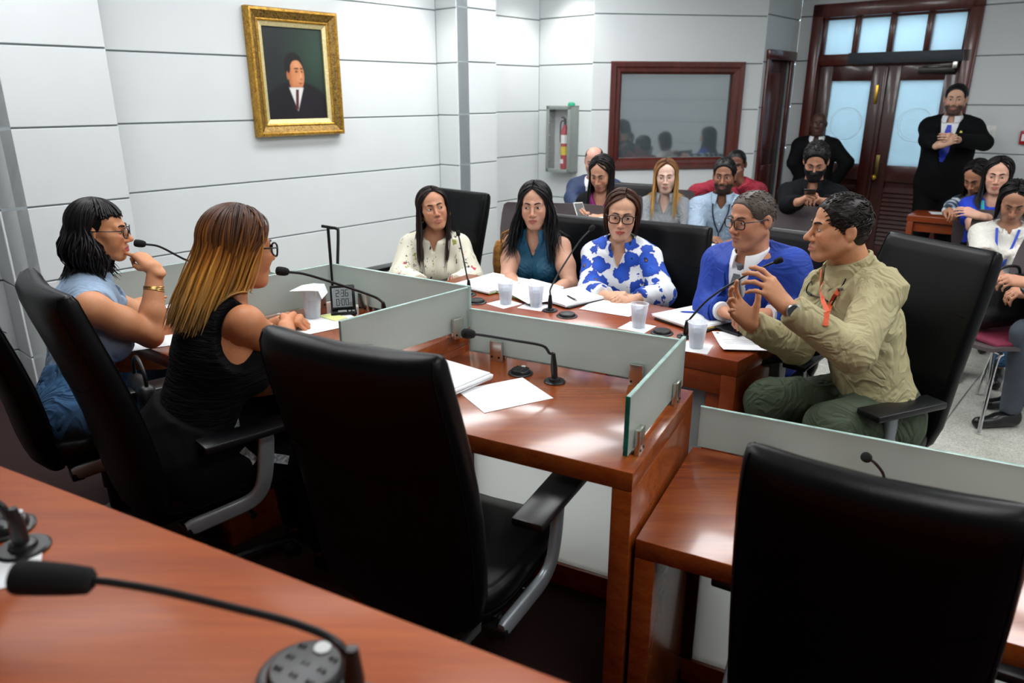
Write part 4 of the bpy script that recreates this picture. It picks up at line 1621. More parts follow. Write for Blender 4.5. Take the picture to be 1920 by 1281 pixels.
        if left is not None:
            Ln = np.where(ph > 180, Ln * left, Ln)
        if right is not None:
            Ln = np.where(ph <= 180, Ln * right, Ln)
        tm = np.full(n, thmax, float) + rg.normal(0, 4, n)
        if bangs:
            pb = rg.uniform(-front, front, bangs) % 360
            ph = np.concatenate([ph, pb])
            Ln = np.concatenate([Ln, np.full(bangs, .012)])
            tm = np.concatenate([tm, np.full(bangs, bang_len, float) + rg.normal(0, 3, bangs)])
            n += bangs
        ph = np.radians(ph)
        lay = rg.uniform(.0, thick, n)
        K1 = 11
        wd = s.q.get('wide', 1)
        rx, ry, rz = .0765 * wd + .004 + lay, .093 + .004 + lay, .084 + .004 + lay
        te = np.radians(tm)
        end = np.stack([np.sin(te) * np.sin(ph), np.sin(te) * np.cos(ph), np.cos(te)], -1)
        dph = np.abs((np.degrees(ph) + 180) % 360 - 180)
        tr = np.radians(np.where(dph < 125, rg.uniform(2, 50, n) * np.clip((130 - dph) / 60, 0, 1), rg.uniform(0, 6, n)))
        if bangs:
            tr[-bangs:] = np.radians(rg.uniform(0, 12, bangs))
        side = np.where(np.sin(ph) >= 0, 1, -1)
        root = np.stack([np.sin(part / .08) + 0 * tr + .03 * side, np.sin(tr), np.cos(tr)], -1)
        root /= np.linalg.norm(root, axis=1)[:, None]
        om = np.arccos(np.clip((root * end).sum(1), -1, 1))[:, None, None]
        tt_ = np.linspace(0, 1, K1)[None, :, None]
        dr = (np.sin((1 - tt_) * om) * root[:, None] + np.sin(tt_ * om) * end[:, None]) / (np.sin(om) + 1e-6)
        x = rx[:, None] * dr[..., 0]
        y = -.013 + ry[:, None] * dr[..., 1]
        z = .032 + rz[:, None] * dr[..., 2]
        top = H.pts(np.stack([x, y, z], -1).reshape(-1, 3)).reshape(n, K1, 3)
        nref = (dr.reshape(-1, 3) @ H.R.T).reshape(n, K1, 3)
        path = [top[:, i] for i in range(K1)]
        d = top[:, -1] - top[:, -2]
        d /= np.linalg.norm(d, axis=1)[:, None]
        g = np.tile(A_((0, 0, -1.)), (n, 1))
        if pull is not None:
            g = g + A_(tuple(pull))[None]
        if drop_fwd:
            wf = np.clip((135 - dph) / 60, 0, 1)[:, None]
            g = g + wf * drop_fwd * s.f[None]
        out = H.pts(np.stack([np.sin(ph), np.cos(ph), 0 * ph], -1)) - H.o
        out /= np.linalg.norm(out, axis=1)[:, None]
        pos = top[:, -1]
        phs = rg.uniform(0, 6.28, n)
        if coll:
            caps = [(s.neck + s.upv * .02, s.chest, .07, .15)] + ([] if coll == 'torso' else [ (s.neck, s.sh[0], .065, .07), (s.neck, s.sh[1], .065, .07), (H(0, 0, -.05), s.neck, .058, .06), (s.sh[0], s.el[0], .065, .055), (s.sh[1], s.el[1], .065, .055)]) + [(s.chest, s.pel, .135, .13)]
        for i in range(steps):
            tt = (i + 1) / steps
            d = d * .62 + g * .38 + out * (spread - curl * tt ** 2) * .12
            d += (np.sin(phs + tt * 9)[:, None] * out + np.cos(phs * 2 + tt * 8)[:, None] * np.cross(out, g)) * wave * .7
            d += rg.normal(0, .02 * jit, d.shape)
            d /= np.linalg.norm(d, axis=1)[:, None]
            pos = pos + d * (Ln / steps)[:, None]
            if coll:
                for a, b, ra, rb in caps:
                    ba = b - a
                    t = np.clip(((pos - a) @ ba) / (ba @ ba), 0, 1)
                    v = pos - (a + t[:, None] * ba)
                    dl = np.linalg.norm(v, axis=1) + 1e-6
                    R = (ra + (rb - ra) * t) * s.sc + lay * .7
                    if ra > .1:
                        R = R * .9
                    push = np.maximum(0, R - dl)
                    pos = pos + v / dl[:, None] * push[:, None]
            path.append(pos)
        path = np.stack(path, 1)
        K = path.shape[1]
        fr = np.linspace(0, 1, K)
        rad = np.interp(fr, [0, .15, .75, 1], [.45, 1, .9, .12])[None] * r * rg.uniform(.7, 1.25, n)[:, None] * k
        fs = [c[0] for c in cols]
        cl = A_([lin(c[1]) for c in cols])
        jit = rg.normal(0, .07, n)[:, None]
        ff = np.clip(fr[None] + jit, 0, 1)
        cc = np.stack([np.interp(ff, fs, cl[:, i]) for i in range(3)], -1)
        cc = cc * np.exp(rg.normal(0, vary, n))[:, None, None]
        ref = np.concatenate([nref, np.repeat(out[:, None], K - K1, 1)], 1)
        return s.add('hair', tubes(path, rad, 4, .5, np.clip(cc, 0, 1), ref), 'hair')
    # -- accessories
    def glasses(s, col='#0b0b0c', w_=.026, h_=.019, r=.002, roundy=3.0, name='glasses', y0=.108, lens=True, dz=0, temple_col=None):
        H = s.H
        k = H.s
        if not s.q.get('ears', True):
            pass
        m = M('frame_' + col.strip('#'), col, .25, var=.1)
        mb = MB()
        for sg in (-1, 1):
            pts = []
            for i in range(28):
                a = 2 * pi * i / 28
                x = w_ * math.copysign(abs(cos(a)) ** (2 / roundy), cos(a))
                z = h_ * math.copysign(abs(sin(a)) ** (2 / roundy), sin(a))
                pts.append(Vector(H(sg * .0335 + x, y0 - .10 * max(0, abs(sg * .0335 + x) - .02) ** 1.3 * 6, -.004 + dz + z)))
            mb.tube(pts + [pts[0], pts[1]], r * k, 6, caps=False)
            xo = sg * (.0335 + w_)
            mb.tube([Vector(H(xo, y0 - .012, .006 + dz)), Vector(H(sg * (.074 * s.q.get('wide', 1) + .006), .06, .008 + dz)), Vector(H(sg * (.0745 * s.q.get('wide', 1) + .008), -.005, .008 + dz)), Vector(H(sg * (.0745 * s.q.get('wide', 1) + .006), -.03, -.012 + dz))], r * .9 * k, 6)
        mb.tube([Vector(H(-.0335 + w_ * .9, y0, .003 + dz)), Vector(H(0, y0 + .004, .006 + dz)), Vector(H(.0335 - w_ * .9, y0, .003 + dz))], r * k, 6)
        g = s.mb(name, mb, m)
        if lens:
            lb = MB()
            for sg in (-1, 1):
                ring = []
                for i in range(20):
                    a = 2 * pi * i / 20
                    x = w_ * math.copysign(abs(cos(a)) ** (2 / roundy), cos(a))
                    z = h_ * math.copysign(abs(sin(a)) ** (2 / roundy), sin(a))
                    ring.append(Vector(H(sg * .0335 + x, y0 - .10 * max(0, abs(sg * .0335 + x) - .02) ** 1.3 * 6, -.004 + dz + z)))
                lb.add(ring, [tuple(range(20))])
            s.mb('lens', lb, 'lens', g)
        return g

m, nt, b = nmat('lens')
gl = N(nt, 'ShaderNodeBsdfGlossy')
gl.inputs['Roughness'].default_value = .03
tp = N(nt, 'ShaderNodeBsdfTransparent')
mx = N(nt, 'ShaderNodeMixShader')
mx.inputs[0].default_value = .07
nt.links.new(tp.outputs[0], mx.inputs[1])
nt.links.new(gl.outputs[0], mx.inputs[2])
nt.links.new(mx.outputs[0], nt.nodes['Material Output'].inputs[0])
MATS['lens'] = m
# ------------------------------------------------------------------ clothing details laid on the garment surfaces
from mathutils.bvhtree import BVHTree

def bvh(o, base):
    me = o.data
    if 'bvh' not in BV.get(me.name, {}):
        BV[me.name] = {'bvh': BVHTree.FromPolygons([v.co + Vector(base) for v in me.vertices], [tuple(p.vertices) for p in me.polygons])}
    return BV[me.name]['bvh']
BV = {}

def _hit(s, o, px, py, off=.003, to=None):
    """surface point of a garment on the line of sight through a pixel"""
    c = Vector((0, 0, CAM_Z))
    d = (J(px, py, 1.0) - c).normalized()
    p, n, i, dist = bvh(o, s.base).ray_cast(c, d)
    if p is None:
        p, n, i, dist = bvh(o, s.base).find_nearest(J(px, py, to or np.linalg.norm(s.chest)))
    if n.dot(d) > 0:
        n = -n
    return p + n * off
def _front(s, o, x, h, off=.004):
    """garment surface in front of the chest: x to the wearer's right, h below the neck"""
    org = Vector(s.neck - s.upv * h + s.r * x + s.bf * .6)
    p, n, i, dist = bvh(o, s.base).ray_cast(org, Vector(-s.bf))
    if p is None:
        p, n, i, dist = bvh(o, s.base).find_nearest(Vector(s.neck - s.upv * h + s.r * x + s.bf * .1))
    return p + Vector(s.bf) * off
def _ribbon(s, name, pts, wid, mat, th=.0015, side=None, parent=None, n=6, norm=None, smoothn=True):
    """flat strip through points; side: vector across the strip (else taken across the line of sight)"""
    pts = spline(pts, n) if smoothn and len(pts) > 2 else [Vector(p) for p in pts]
    k = len(pts)
    ws = wid if hasattr(wid, '__len__') else [wid] * 2
    rings = []
    for i, p in enumerate(pts):
        d = (pts[min(i + 1, k - 1)] - pts[max(i - 1, 0)]).normalized()
        nn = Vector(norm) if norm is not None else (Vector((0, 0, CAM_Z)) - p).normalized()
        sd = Vector(side) if side is not None else d.cross(nn)
        sd = (sd - d * sd.dot(d)).normalized()
        nn = sd.cross(d).normalized()
        w_ = float(np.interp(i / max(1, k - 1), np.linspace(0, 1, len(ws)), ws)) / 2
        rings.append([p - sd * w_ - nn * th, p + sd * w_ - nn * th, p + sd * w_ + nn * th, p - sd * w_ + nn * th])
    return s.mb(name, MB().loft(rings), mat, parent, smooth=False)
def _patch(s, name, o, rows, mat, off=.004, th=.003, parent=None):
    """sheet laid on a garment: rows of (x, h) points in front of the chest"""
    R = [[_front(s, o, x, h, off) for x, h in row] for row in rows]
    n = len(R[0])
    mb = MB()
    vs = [p for row in R for p in row]
    vs += [p + Vector(s.bf) * th for p in vs]
    m = len(vs) // 2
    fs = []
    for i in range(len(R) - 1):
        for j in range(n - 1):
            a = i * n + j
            fs.append((a + m, a + 1 + m, a + n + 1 + m, a + n + m))
            fs.append((a, a + n, a + n + 1, a + 1))
    rim = [j for j in range(n)] + [i * n + n - 1 for i in range(1, len(R))] + [(len(R) - 1) * n + j for j in range(n - 2, -1, -1)] + [i * n for i in range(len(R) - 2, 0, -1)]
    for a, b_ in zip(rim, rim[1:] + rim[:1]):
        fs.append((a, b_, b_ + m, a + m))
    mb.add(vs, fs)
    return s.mb(name, mb, mat, parent, ang=60)
def _collar(s, name, mat, rad=.062, ht=.034, gap=28, flap=.045, parent=None, lean=.25, lift=.040):
    """stand-and-fall shirt collar: a band round the neck open at the front, with two points"""
    u, f, r = s.upv, s.bf, s.r
    ax = (s.H(0, -.02, -.08) - s.neck)
    ax = ax / np.linalg.norm(ax)
    ax = ax * .6 + u * .4
    c = s.neck - u * .012 + f * .014 + u * lift
    rad = (rad + .012) * s.sc
    rings = []
    N_ = 30
    outer = []
    for i in range(N_ + 1):
        a = radians(gap + (360 - 2 * gap) * i / N_)
        dv = f * cos(a) + r * sin(a)
        k = .5 - .5 * cos(a)        # 0 front, 1 back
        b0 = c + dv * (rad + .006) + u * (.012 * k)
        t0 = c + dv * (rad - .001) + ax * (ht * (.75 + .35 * k))
        fl_ = flap * (1 - k) ** 1.5 + .012
        o1 = t0 + dv * .009 - u * .004
        o2 = c + dv * (rad + .007 + .020 * (1 - k) ** 2) + ax * (ht * (.75 + .35 * k)) - u * (ht * .8 + fl_ * .75) + f * .006 * (1 - k)
        rings.append([Vector(b0), Vector(t0), Vector(o1), Vector(o2), Vector(o2 - dv * .003), Vector(t0 - dv * .003)])
    return s.mb(name, MB().loft(rings), mat, parent, ang=50)
def _tie(s, shirt, mat, L=.34, knot=.02, w_=(.03, .075), top=.0, h0=.012):
    u, f, r = s.upv, s.bf, s.r
    k0 = _front(s, shirt, 0, h0, .012)
    hs_ = np.linspace(h0 + .02, L, 10)
    pts = [_front(s, shirt, 0, h, .010) for h in hs_]
    tie = _ribbon(s, 'tie', pts, [w_[0], w_[1] * .8, w_[1], w_[1] * .95, .012], mat, .003, side=r, norm=f, smoothn=False)
    mb = MB().loft([[k0 + Vector(r) * (a * ww) + Vector(u) * (zz) + Vector(f) * (dd_) for a, dd_ in ((-1, 0), (-.6, .008), (.6, .008), (1, 0), (.6, -.006), (-.6, -.006))] for ww, zz in ((.010, -.026), (.016, -.004), (.020, .012), (.014, .018))])
    s.mb('tie_knot', mb, mat, tie, ang=60)
    return tie
def _lapels(s, jacket, mat, hw=.055, dp=.26, wd=.05, off=.006):
    for sg in (-1, 1):
        rows = []
        for t in np.linspace(0.14, 1, 9):
            h = -.005 + t * dp
            xi = (hw * (1 - t) + .010)
            wdt = wd * (.55 + .75 * min(1, t * 2.2)) * (1 - max(0, t - .35) * 1.25)
            if t > .97:
                wdt = .006
            rows.append([(sg * (xi + wdt * q), h - .012 * q * (1 - t)) for q in (0, .33, .66, 1)])
        _patch(s, 'lapel', jacket, rows, mat, off, .004, jacket)
def _buttons(s, o, hs_, mat, x=0, r_=.005, parent=None):
    mb = MB()
    f = Vector(s.bf)
    for h in hs_:
        p = _front(s, o, x, h, .001)
        q = f.to_track_quat('Z', 'Y').to_matrix().to_4x4()
        mb.lathe([(r_, 0), (r_, .002), (r_ * .6, .003)], 10, mat=Matrix.Translation(p) @ q)
    return s.mb('button', mb, mat, parent or o)
for nm, fn in (('hit', _hit), ('front', _front), ('ribbon', _ribbon), ('patch', _patch), ('collar', _collar), ('tie', _tie), ('lapels', _lapels), ('buttons', _buttons)):
    setattr(Person, nm, fn)

def seated(hc, yaw, lean=.06, tlean=.10, drop=.62, fwd=None, s=1.0, hy=None, up=.0):
    """pelvis, chest, neck for a sitter from the head centre"""
    f = head(yaw)
    neck = hc - f * lean * .6 - Vector((0, 0, (.175 - up) * s))
    chest = neck - f * (.025 + tlean * .15) - Vector((0, 0, .135 * s))
    pel = neck - f * (tlean * 1.2) - Vector((0, 0, (drop - .175) * s))
    return dict(pel=pel, chest=chest, neck=neck)
# ------------------------------------------------------------------ the man in the khaki shirt
M('khaki', '#a39a74', .8, var=.06, scale=8, bmp=.15, bscale=300, fold=0.5)
M('khaki_dark', '#8f8762', .8)
M('olive', '#3f4a38', .85, var=.08, scale=8, bmp=.15, bscale=300, fold=0.5)
M('lanyard_orange', '#c8502a', .6, var=.12, scale=60)
M('black_plastic', '#0d0e10', .3)
hc = J(1574, 428, 2.55)
p = Person('person', 'man in khaki field shirt and olive trousers gesturing with both hands', -80,
           pel=J(1645, 770, 2.72), chest=J(1612, 610, 2.66), neck=J(1607, 517, 2.63), head_c=hc, hyaw=-87, hpitch=0, hroll=0, hres=.0031, bres=.0075, build=1.06,
           q=dict(hs=.94, skin='#c08763', nose=1.15, wide=1.0, jaw=1.12, cheek=1.05, lip='#b3736a', brow_col='#1c1410', iris='#2a1a10', gaze=(8, -4), lips=1.0, brow_th=1.05, beard='#7c5a48', beard_w=.18),
           sh=[J(1545, 540, 2.86), J(1652, 545, 2.44)], el=[J(1492, 650, 2.70), J(1600, 662, 2.30)], wr=[J(1408, 608, 2.50), J(1474, 574, 2.30)],
           hands=[('open', J(1368, 562, 2.46) - J(1408, 608, 2.50), (-.25, .9, -.35), 1.0), ('cup', J(1418, 508, 2.27) - J(1474, 574, 2.30), (.35, -.75, .45), 1.0)],
           knee=[J(1440, 752, 2.78), J(1556, 800, 2.55)], ank=[J(1420, 960, 2.85) * 1, J(1540, 990, 2.62)])
p.an = [A_((p.kn[0][0] + .0, p.kn[0][1], .09)), A_((p.kn[1][0] + .02, p.kn[1][1], .09))]
p.body()
KH = p
sh = p.top('shirt', 'khaki', e=.022, arm_e=.016, sleeves=(.99, .97), hem=.0, wr=(.0085, 40), seed=4, neck_cut=.062, arm_r=(.056, .047, .034), res=.0075)
p.trousers('trousers', 'olive', e=.020, wr=(.008, 34), seed=9)
p.shoes('#15130f')
p.collar('collar', 'khaki', .066, .040, 14, .05, sh, lift=.052)
p.cap('#15100d', t=.006, hairline=.016, nape=-.062, noise=(.004, 55), locks=700, comb=(.25, .8, -.1), lock_len=.034, top=.010, seed=8, col2='#241c17', lock_r=.0032)
# lanyard, hung reading glasses, watch, chest lettering
lp = [p.hit(sh, *q, o_) for q, o_ in (((1626, 468), .03), ((1608, 492), .024), ((1592, 516), .012), ((1574, 548), .007), ((1560, 572), .006), ((1548, 590), .005))]
p.ribbon('lanyard', lp, .016, 'lanyard_orange')
lp = [p.hit(sh, *q, .008) for q in ((1541, 506), (1543, 530), (1546, 560), (1549, 588))]
p.ribbon('lanyard', lp, .014, 'lanyard_orange')
p.ribbon('lanyard', [p.hit(sh, 1548, 588, .006), p.hit(sh, 1546, 612, .006)], .016, 'lanyard_orange')
gl_ = MB()
for path in (((1612, 470), (1590, 520), (1572, 556), (1556, 586)), ((1536, 502), (1520, 528), (1515, 548), (1522, 556)), ((1515, 548), (1530, 556), (1546, 560), (1556, 566))):
    gl_.tube(spline([p.hit(sh, *q, .008) for q in path], 5), .0028, 6)
p.mb('hung_glasses', gl_, 'black_plastic')
wc = (p.wr[1] * .88 + p.el[1] * .12)
wd = p.wr[1] - p.el[1]
wd /= np.linalg.norm(wd)
wq = Vector(wd).to_track_quat('Z', 'Y').to_matrix().to_4x4()
wt = p.mb('watch', MB().lathe([(.036, -.011), (.039, -.009), (.039, .009), (.036, .011)], 24, mat=Matrix.Translation(wc) @ wq), M('watch_strap', '#15171a', .5))
tc = (Vector((0, 0, CAM_Z)) - Vector(wc)).normalized()
tq = tc.to_track_quat('Z', 'Y').to_matrix().to_4x4()
fc = Vector(wc) + tc * .040
p.mb('watch_case', MB().lathe([(.022, -.012), (.024, -.002), (.023, .004), (.019, .007), (.018, .005)], 24, mat=Matrix.Translation(fc) @ tq), M('watch_metal', '#9a9d9c', .3, metal=1), wt)
p.mb('watch_dial', MB().lathe([(.018, 0), (.018, .0055)], 20, mat=Matrix.Translation(fc) @ tq), M('watch_face', '#3a3f42', .3), wt)
rg_ = hand_frame(p.wr[1], J(1418, 508, 2.27) - J(1474, 574, 2.30), (.35, -.75, .45))

def lettering(owner, text, size, mat, p0, xdir, ndir, parent, name='lettering', th=.0006):
    cu = bpy.data.curves.new(name, 'FONT')
    cu.body = text
    cu.size = size
    cu.extrude = th
    cu.resolution_u = 2
    ob = bpy.data.objects.new(name, cu)
    COL.objects.link(ob)
    dg = bpy.context.evaluated_depsgraph_get()
    me = bpy.data.meshes.new_from_object(ob.evaluated_get(dg))
    bpy.data.objects.remove(ob)
    x = Vector(xdir).normalized()
    n = Vector(ndir)
    n = (n - x * n.dot(x)).normalized()
    y = n.cross(x)
    R = Matrix((x, y, n)).transposed().to_4x4()
    me.transform(Matrix.Translation(Vector(p0) - Vector(owner)) @ R)
    return link(name, me, mat, parent)
a, b_ = p.hit(sh, 1571, 547, .003), p.hit(sh, 1590, 543, .003)
lettering(p.base, 'DRNA', .016, 'black_plastic', a, b_ - a, Vector((0, 0, CAM_Z)) - a, sh)
# ------------------------------------------------------------------ the man in the blue suit
def pads(p, S):
    mid = (p.sh[0] + p.sh[1]) / 2
    for k in (0, 1):
        S.cone(p.sh[k] * .6 + mid * .4 + p.upv * .032, p.sh[k] * 1.04 - mid * .04 + p.upv * .022, .040, .040, .03)
M('suit_blue', '#123a9c', .7, var=.06, scale=10, bmp=.1, bscale=400, fold=0.25)
M('shirt_white', '#dcdfe3', .7, var=.02)
M('tie_grey', '#5a5f68', .5, var=.35, scale=260)
p = Person('person', 'grey-haired man in a bright blue suit and dark glasses', -125, **seated(J(1412, 408, 3.12), -125, .05, .10, .60), head_c=J(1410, 410, 3.12), hyaw=-117, hpitch=-6, hroll=0, hres=.0040, build=1.1,
           q=dict(hs=.97, skin='#bd8467', wide=1.04, jaw=1.12, cheek=1.1, nose=1.05, brow_col='#3a2f2a', gaze=(12, 0), open=.8, chin2=.8, lip='#a2675c', beard='#8a6a58', beard_w=.2, belly=.9),
           sh=[J(1350, 492, 3.36), J(1482, 500, 3.06)], el=[J(1330, 575, 3.34), J(1515, 590, 3.02)], wr=[J(1358, 585, 3.14), J(1440, 590, 2.98)],
           hands=[('clasp', J(1395, 590, 3.05) - J(1358, 582, 3.14), (.1, -.4, .9)), ('clasp', J(1400, 590, 2.98) - J(1440, 590, 2.98), (.1, -.3, .9))])
p.body()
st = p.top('shirt', 'shirt_white', e=.006, sleeves=(0, 0), wr=(.001, 30), neck_cut=.060, hem=.05, nk_top=.022)
jk = p.top('jacket', 'suit_blue', extra=lambda S: pads(p, S), e=.024, arm_e=.020, sleeves=(.94, .96), hem=-.02, wr=(.005, 34), seed=12, neck_cut=.066, vneck=(.062, .30), arm_r=(.058, .050, .037))
p.collar('collar', 'shirt_white', .058, .030, 20, .028, st, lift=.030)
p.tie(st, 'tie_grey', .32)
p.lapels(jk, 'suit_blue', .062, .29, .062)
for k in (0, 1):
    d = p.wr[k] - p.el[k]
    d /= np.linalg.norm(d)
    p.mb('cuff', MB().tube([p.wr[k] - d * .04, p.wr[k] - d * .005], .041, 18), 'shirt_white')
p.trousers('trousers', 'suit_blue', '#123a9c')
p.shoes()
p.cap('#4a423c', t=.006, hairline=.018, nape=-.06, noise=(.002, 60), locks=500, comb=(.1, .5, .6), lock_len=.022, col2='#6e6862', lock_r=.003)
p.glasses('#0e0f12', .027, .020, .0025, 3.4)

# ------------------------------------------------------------------ the woman in the blue flowered blouse
def flower_cloth(name, ground, petal, petal2, core, scale, cover, dark=None):
    m, nt, b = nmat(name)
    setp(b, .75)
    co = coords(nt)
    nz = N(nt, 'ShaderNodeTexNoise', i_Scale=scale * 1.7, i_Detail=2)
    nt.links.new(co, nz.inputs['Vector'])
    off = N(nt, 'ShaderNodeVectorMath', operation='SCALE')
    off.inputs['Scale'].default_value = .055
    nt.links.new(nz.outputs['Color'], off.inputs[0])
    ad = N(nt, 'ShaderNodeVectorMath', operation='ADD')
    nt.links.new(co, ad.inputs[0])
    nt.links.new(off.outputs[0], ad.inputs[1])
    v = N(nt, 'ShaderNodeTexVoronoi', i_Scale=scale, i_Randomness=.75)
    nt.links.new(ad.outputs[0], v.inputs['Vector'])
    n2 = N(nt, 'ShaderNodeTexNoise', i_Scale=scale * 6, i_Detail=1)
    nt.links.new(co, n2.inputs['Vector'])
    mr = N(nt, 'ShaderNodeMath', operation='MULTIPLY_ADD')
    mr.inputs[1].default_value = .22
    nt.links.new(n2.outputs[0], mr.inputs[0])
    nt.links.new(v.outputs['Distance'], mr.inputs[2])
    c = ramp(nt, mr.outputs[0], [(.0, lin(core)), (.19, lin(core)), (.2, lin(dark or petal2)), (.245, lin(dark or petal2)), (.27, lin(petal)), (cover - .03, lin(petal2)), (cover, lin(petal2)), (cover + .012, lin(ground))])
    nt.links.new(c, b.inputs['Base Color'])
    MATS[name] = m
    return m
flower_cloth('blue_flowers', '#d9dcdf', '#1f57c4', '#163f9e', '#8a5a2c', 10.5, .62, '#101c48')
p = Person('person', 'woman with brown bob and dark glasses in a blue and white flowered blouse', -160, **seated(J(1165, 402, 3.8), -155, .04, .08, .62), head_c=J(1166, 402, 3.8), hyaw=-170, hpitch=-4, hroll=-2, sex='f', hres=.0042,
           q=dict(skin='#d0a083', wide=1.0, brow_col='#3a281e', lip='#b04a48', nose=.95, jaw=.95, cheek=1.08, gaze=(-10, 2), ears=False, bust=1.12), build=1.1,
           el=[J(1106, 545, 3.80), J(1243, 552, 3.72)], wr=[J(1138, 556, 3.60), J(1190, 562, 3.58)],
           hands=[('clasp', J(1180, 556, 3.54) - J(1138, 556, 3.60), (.1, -.5, .85)), ('clasp', J(1140, 560, 3.50) - J(1190, 562, 3.58), (-.1, -.5, .85))])
p.body()
p.top('blouse', 'blue_flowers', e=.020, arm_e=.016, sleeves=(.93, .93), hem=.0, wr=(.008, 34), seed=21, neck_cut=.056, vneck=(.032, .09), arm_r=(.050, .046, .036))
p.collar('collar', 'blue_flowers', .060, .030, 30, .06)
p.trousers('trousers', 'suit', '#1b1d26')
p.shoes()
p.long_hair([(0, '#3b2218'), (.35, '#4a2c1e'), (1, '#1c110e')], L=.135, n=230, front=64, wave=.02, curl=1.2, part=-.012, hairline=.0, vary=.25, right=1.0)
p.glasses('#15110f', .0275, .021, .0028, 3.0)

# ------------------------------------------------------------------ the woman in teal
M('teal_cloth', '#0e4a66', .6, var=.08, scale=8, bmp=.08, bscale=300, fold=0.3)
p = Person('person', 'woman with long black hair in a sleeveless teal collared blouse', -160, **seated(J(1004, 384, 4.05), -160, .04, .06, .62), head_c=J(1003, 384, 4.05), hyaw=-170, hpitch=-3, hroll=2, sex='f', hres=.0044,
           q=dict(skin='#c9987f', wide=.99, brow_col='#1a1210', lip='#a4564e', nose=.95, jaw=.95, cheek=1.05, gaze=(16, -2), ears=False, open=.85), build=1.0,
           el=[J(952, 522, 4.05), J(1070, 535, 4.0)], wr=[J(972, 540, 3.85), J(1030, 548, 3.82)],
           hands=[('flat', (.5, -.5, -.1), (0, 0, 1)), ('flat', (-.5, -.5, -.1), (0, 0, 1))])
p.body(bare=(True, True), arm_r=((.050, .040, .027),) * 2)
tb = p.top('blouse', 'teal_cloth', e=.012, sleeves=(0, 0), hem=.0, wr=(.004, 38), seed=31, neck_cut=.056, vneck=(.04, .11), armhole=(.75, .75))
p.collar('collar', 'teal_cloth', .058, .03, 30, .06)
p.patch('placket', tb, [[(x, h) for x in (-.012, 0, .012)] for h in np.linspace(.12, .34, 7)], 'teal_cloth', .002)
p.mb('necklace', MB().tube(spline([p.front(p.o, x, h, .004) for x, h in ((-.05, -.01), (-.025, .045), (0, .07), (.025, .045), (.05, -.01))], 4), .0012, 5), 'brass')
p.trousers('trousers', 'suit', '#15161c')
p.shoes()
p.long_hair([(0, '#0b0a0b'), (1, '#0d0c0f')], L=.36, n=300, front=50, drop_fwd=.2, wave=.22, spread=.5, part=.0, vary=.5, r=.0072, hairline=.0)
for sg in (-1, 1):
    p.mb('earring', MB().lathe([(.004, -.014), (.006, -.008), (.002, 0)], 8, c=tuple(p.H(sg * .076, .0, -.045))), 'brass')

# ------------------------------------------------------------------ the woman in the cream blouse
def sprig_cloth():
    m, nt, b = nmat('cream_sprigs')
    setp(b, .75)
    co = coords(nt)
    def spots(scale, seed, lo, hi):
        v = N(nt, 'ShaderNodeTexVoronoi', i_Scale=scale, i_Randomness=1)
        mp = N(nt, 'ShaderNodeMapping')
        mp.inputs['Location'].default_value = (seed, seed * .7, seed * .3)
        mp.inputs['Scale'].default_value = (1, 1, .55)
        nt.links.new(co, mp.inputs[0])
        nz = N(nt, 'ShaderNodeTexNoise', i_Scale=scale * 4, i_Detail=2)
        nt.links.new(mp.outputs[0], nz.inputs['Vector'])
        sc_ = N(nt, 'ShaderNodeVectorMath', operation='SCALE')
        sc_.inputs['Scale'].default_value = .06
        nt.links.new(nz.outputs['Color'], sc_.inputs[0])
        ad = N(nt, 'ShaderNodeVectorMath', operation='ADD')
        nt.links.new(mp.outputs[0], ad.inputs[0])
        nt.links.new(sc_.outputs[0], ad.inputs[1])
        nt.links.new(ad.outputs[0], v.inputs['Vector'])
        r = N(nt, 'ShaderNodeMapRange')
        r.inputs['From Min'].default_value = hi
        r.inputs['From Max'].default_value = lo
        nt.links.new(v.outputs['Distance'], r.inputs['Value'])
        return r.outputs[0]
    cur = None
    base = N(nt, 'ShaderNodeRGB')
    base.outputs[0].default_value = (*lin('#dcd9c6'), 1)
    cur = base.outputs[0]
    for scale, seed, lo, hi, col in ((11, 3.1, .17, .185, '#b8434a'), (17, 7.7, .17, .19, '#2b3038'), (14, 1.3, .15, .17, '#8a8f3f'), (24, 5.2, .15, .17, '#4a4440')):
        mx = N(nt, 'ShaderNodeMix', data_type='RGBA')
        nt.links.new(spots(scale, seed, lo, hi), mx.inputs[0])
        nt.links.new(cur, mx.inputs[6])
        mx.inputs[7].default_value = (*lin(col), 1)
        cur = mx.outputs[2]
    nt.links.new(cur, b.inputs['Base Color'])
    MATS['cream_sprigs'] = m
sprig_cloth()
p = Person('person', 'woman with long dark hair and hoop earrings in a cream sprigged blouse', 180, **seated(J(813, 392, 4.35), 176, .03, .05, .60), head_c=J(812, 391, 4.33), hyaw=166, hpitch=8, hroll=10, sex='f', hres=.0046,
           q=dict(hs=1.0, skin='#c08a6c', wide=1.02, brow_col='#241812', lip='#b06a60', nose=.95, jaw=.95, cheek=1.08, gaze=(-24, 8), bust=1.1), build=1.08,
           el=[J(752, 520, 4.35), J(884, 522, 4.38)], wr=[J(792, 535, 4.15), J(850, 535, 4.15)],
           hands=[('flat', (.5, -.5, -.1), (0, 0, 1)), ('flat', (-.5, -.5, -.1), (0, 0, 1))])
p.body()
p.top('blouse', 'cream_sprigs', e=.016, arm_e=.022, sleeves=(.94, .94), hem=.0, wr=(.006, 34), seed=41, neck_cut=.062, arm_r=(.053, .048, .038), vneck=(.02, .08))
p.trousers('trousers', 'suit', '#2a2c33')
p.shoes()
p.long_hair([(0, '#1a100d'), (.6, '#1f1411'), (1, '#2a1b16')], L=.40, n=260, front=64, drop_fwd=.45, wave=.03, part=-.01, vary=.3, hairline=.0, ear_cut=True, curl=.5)
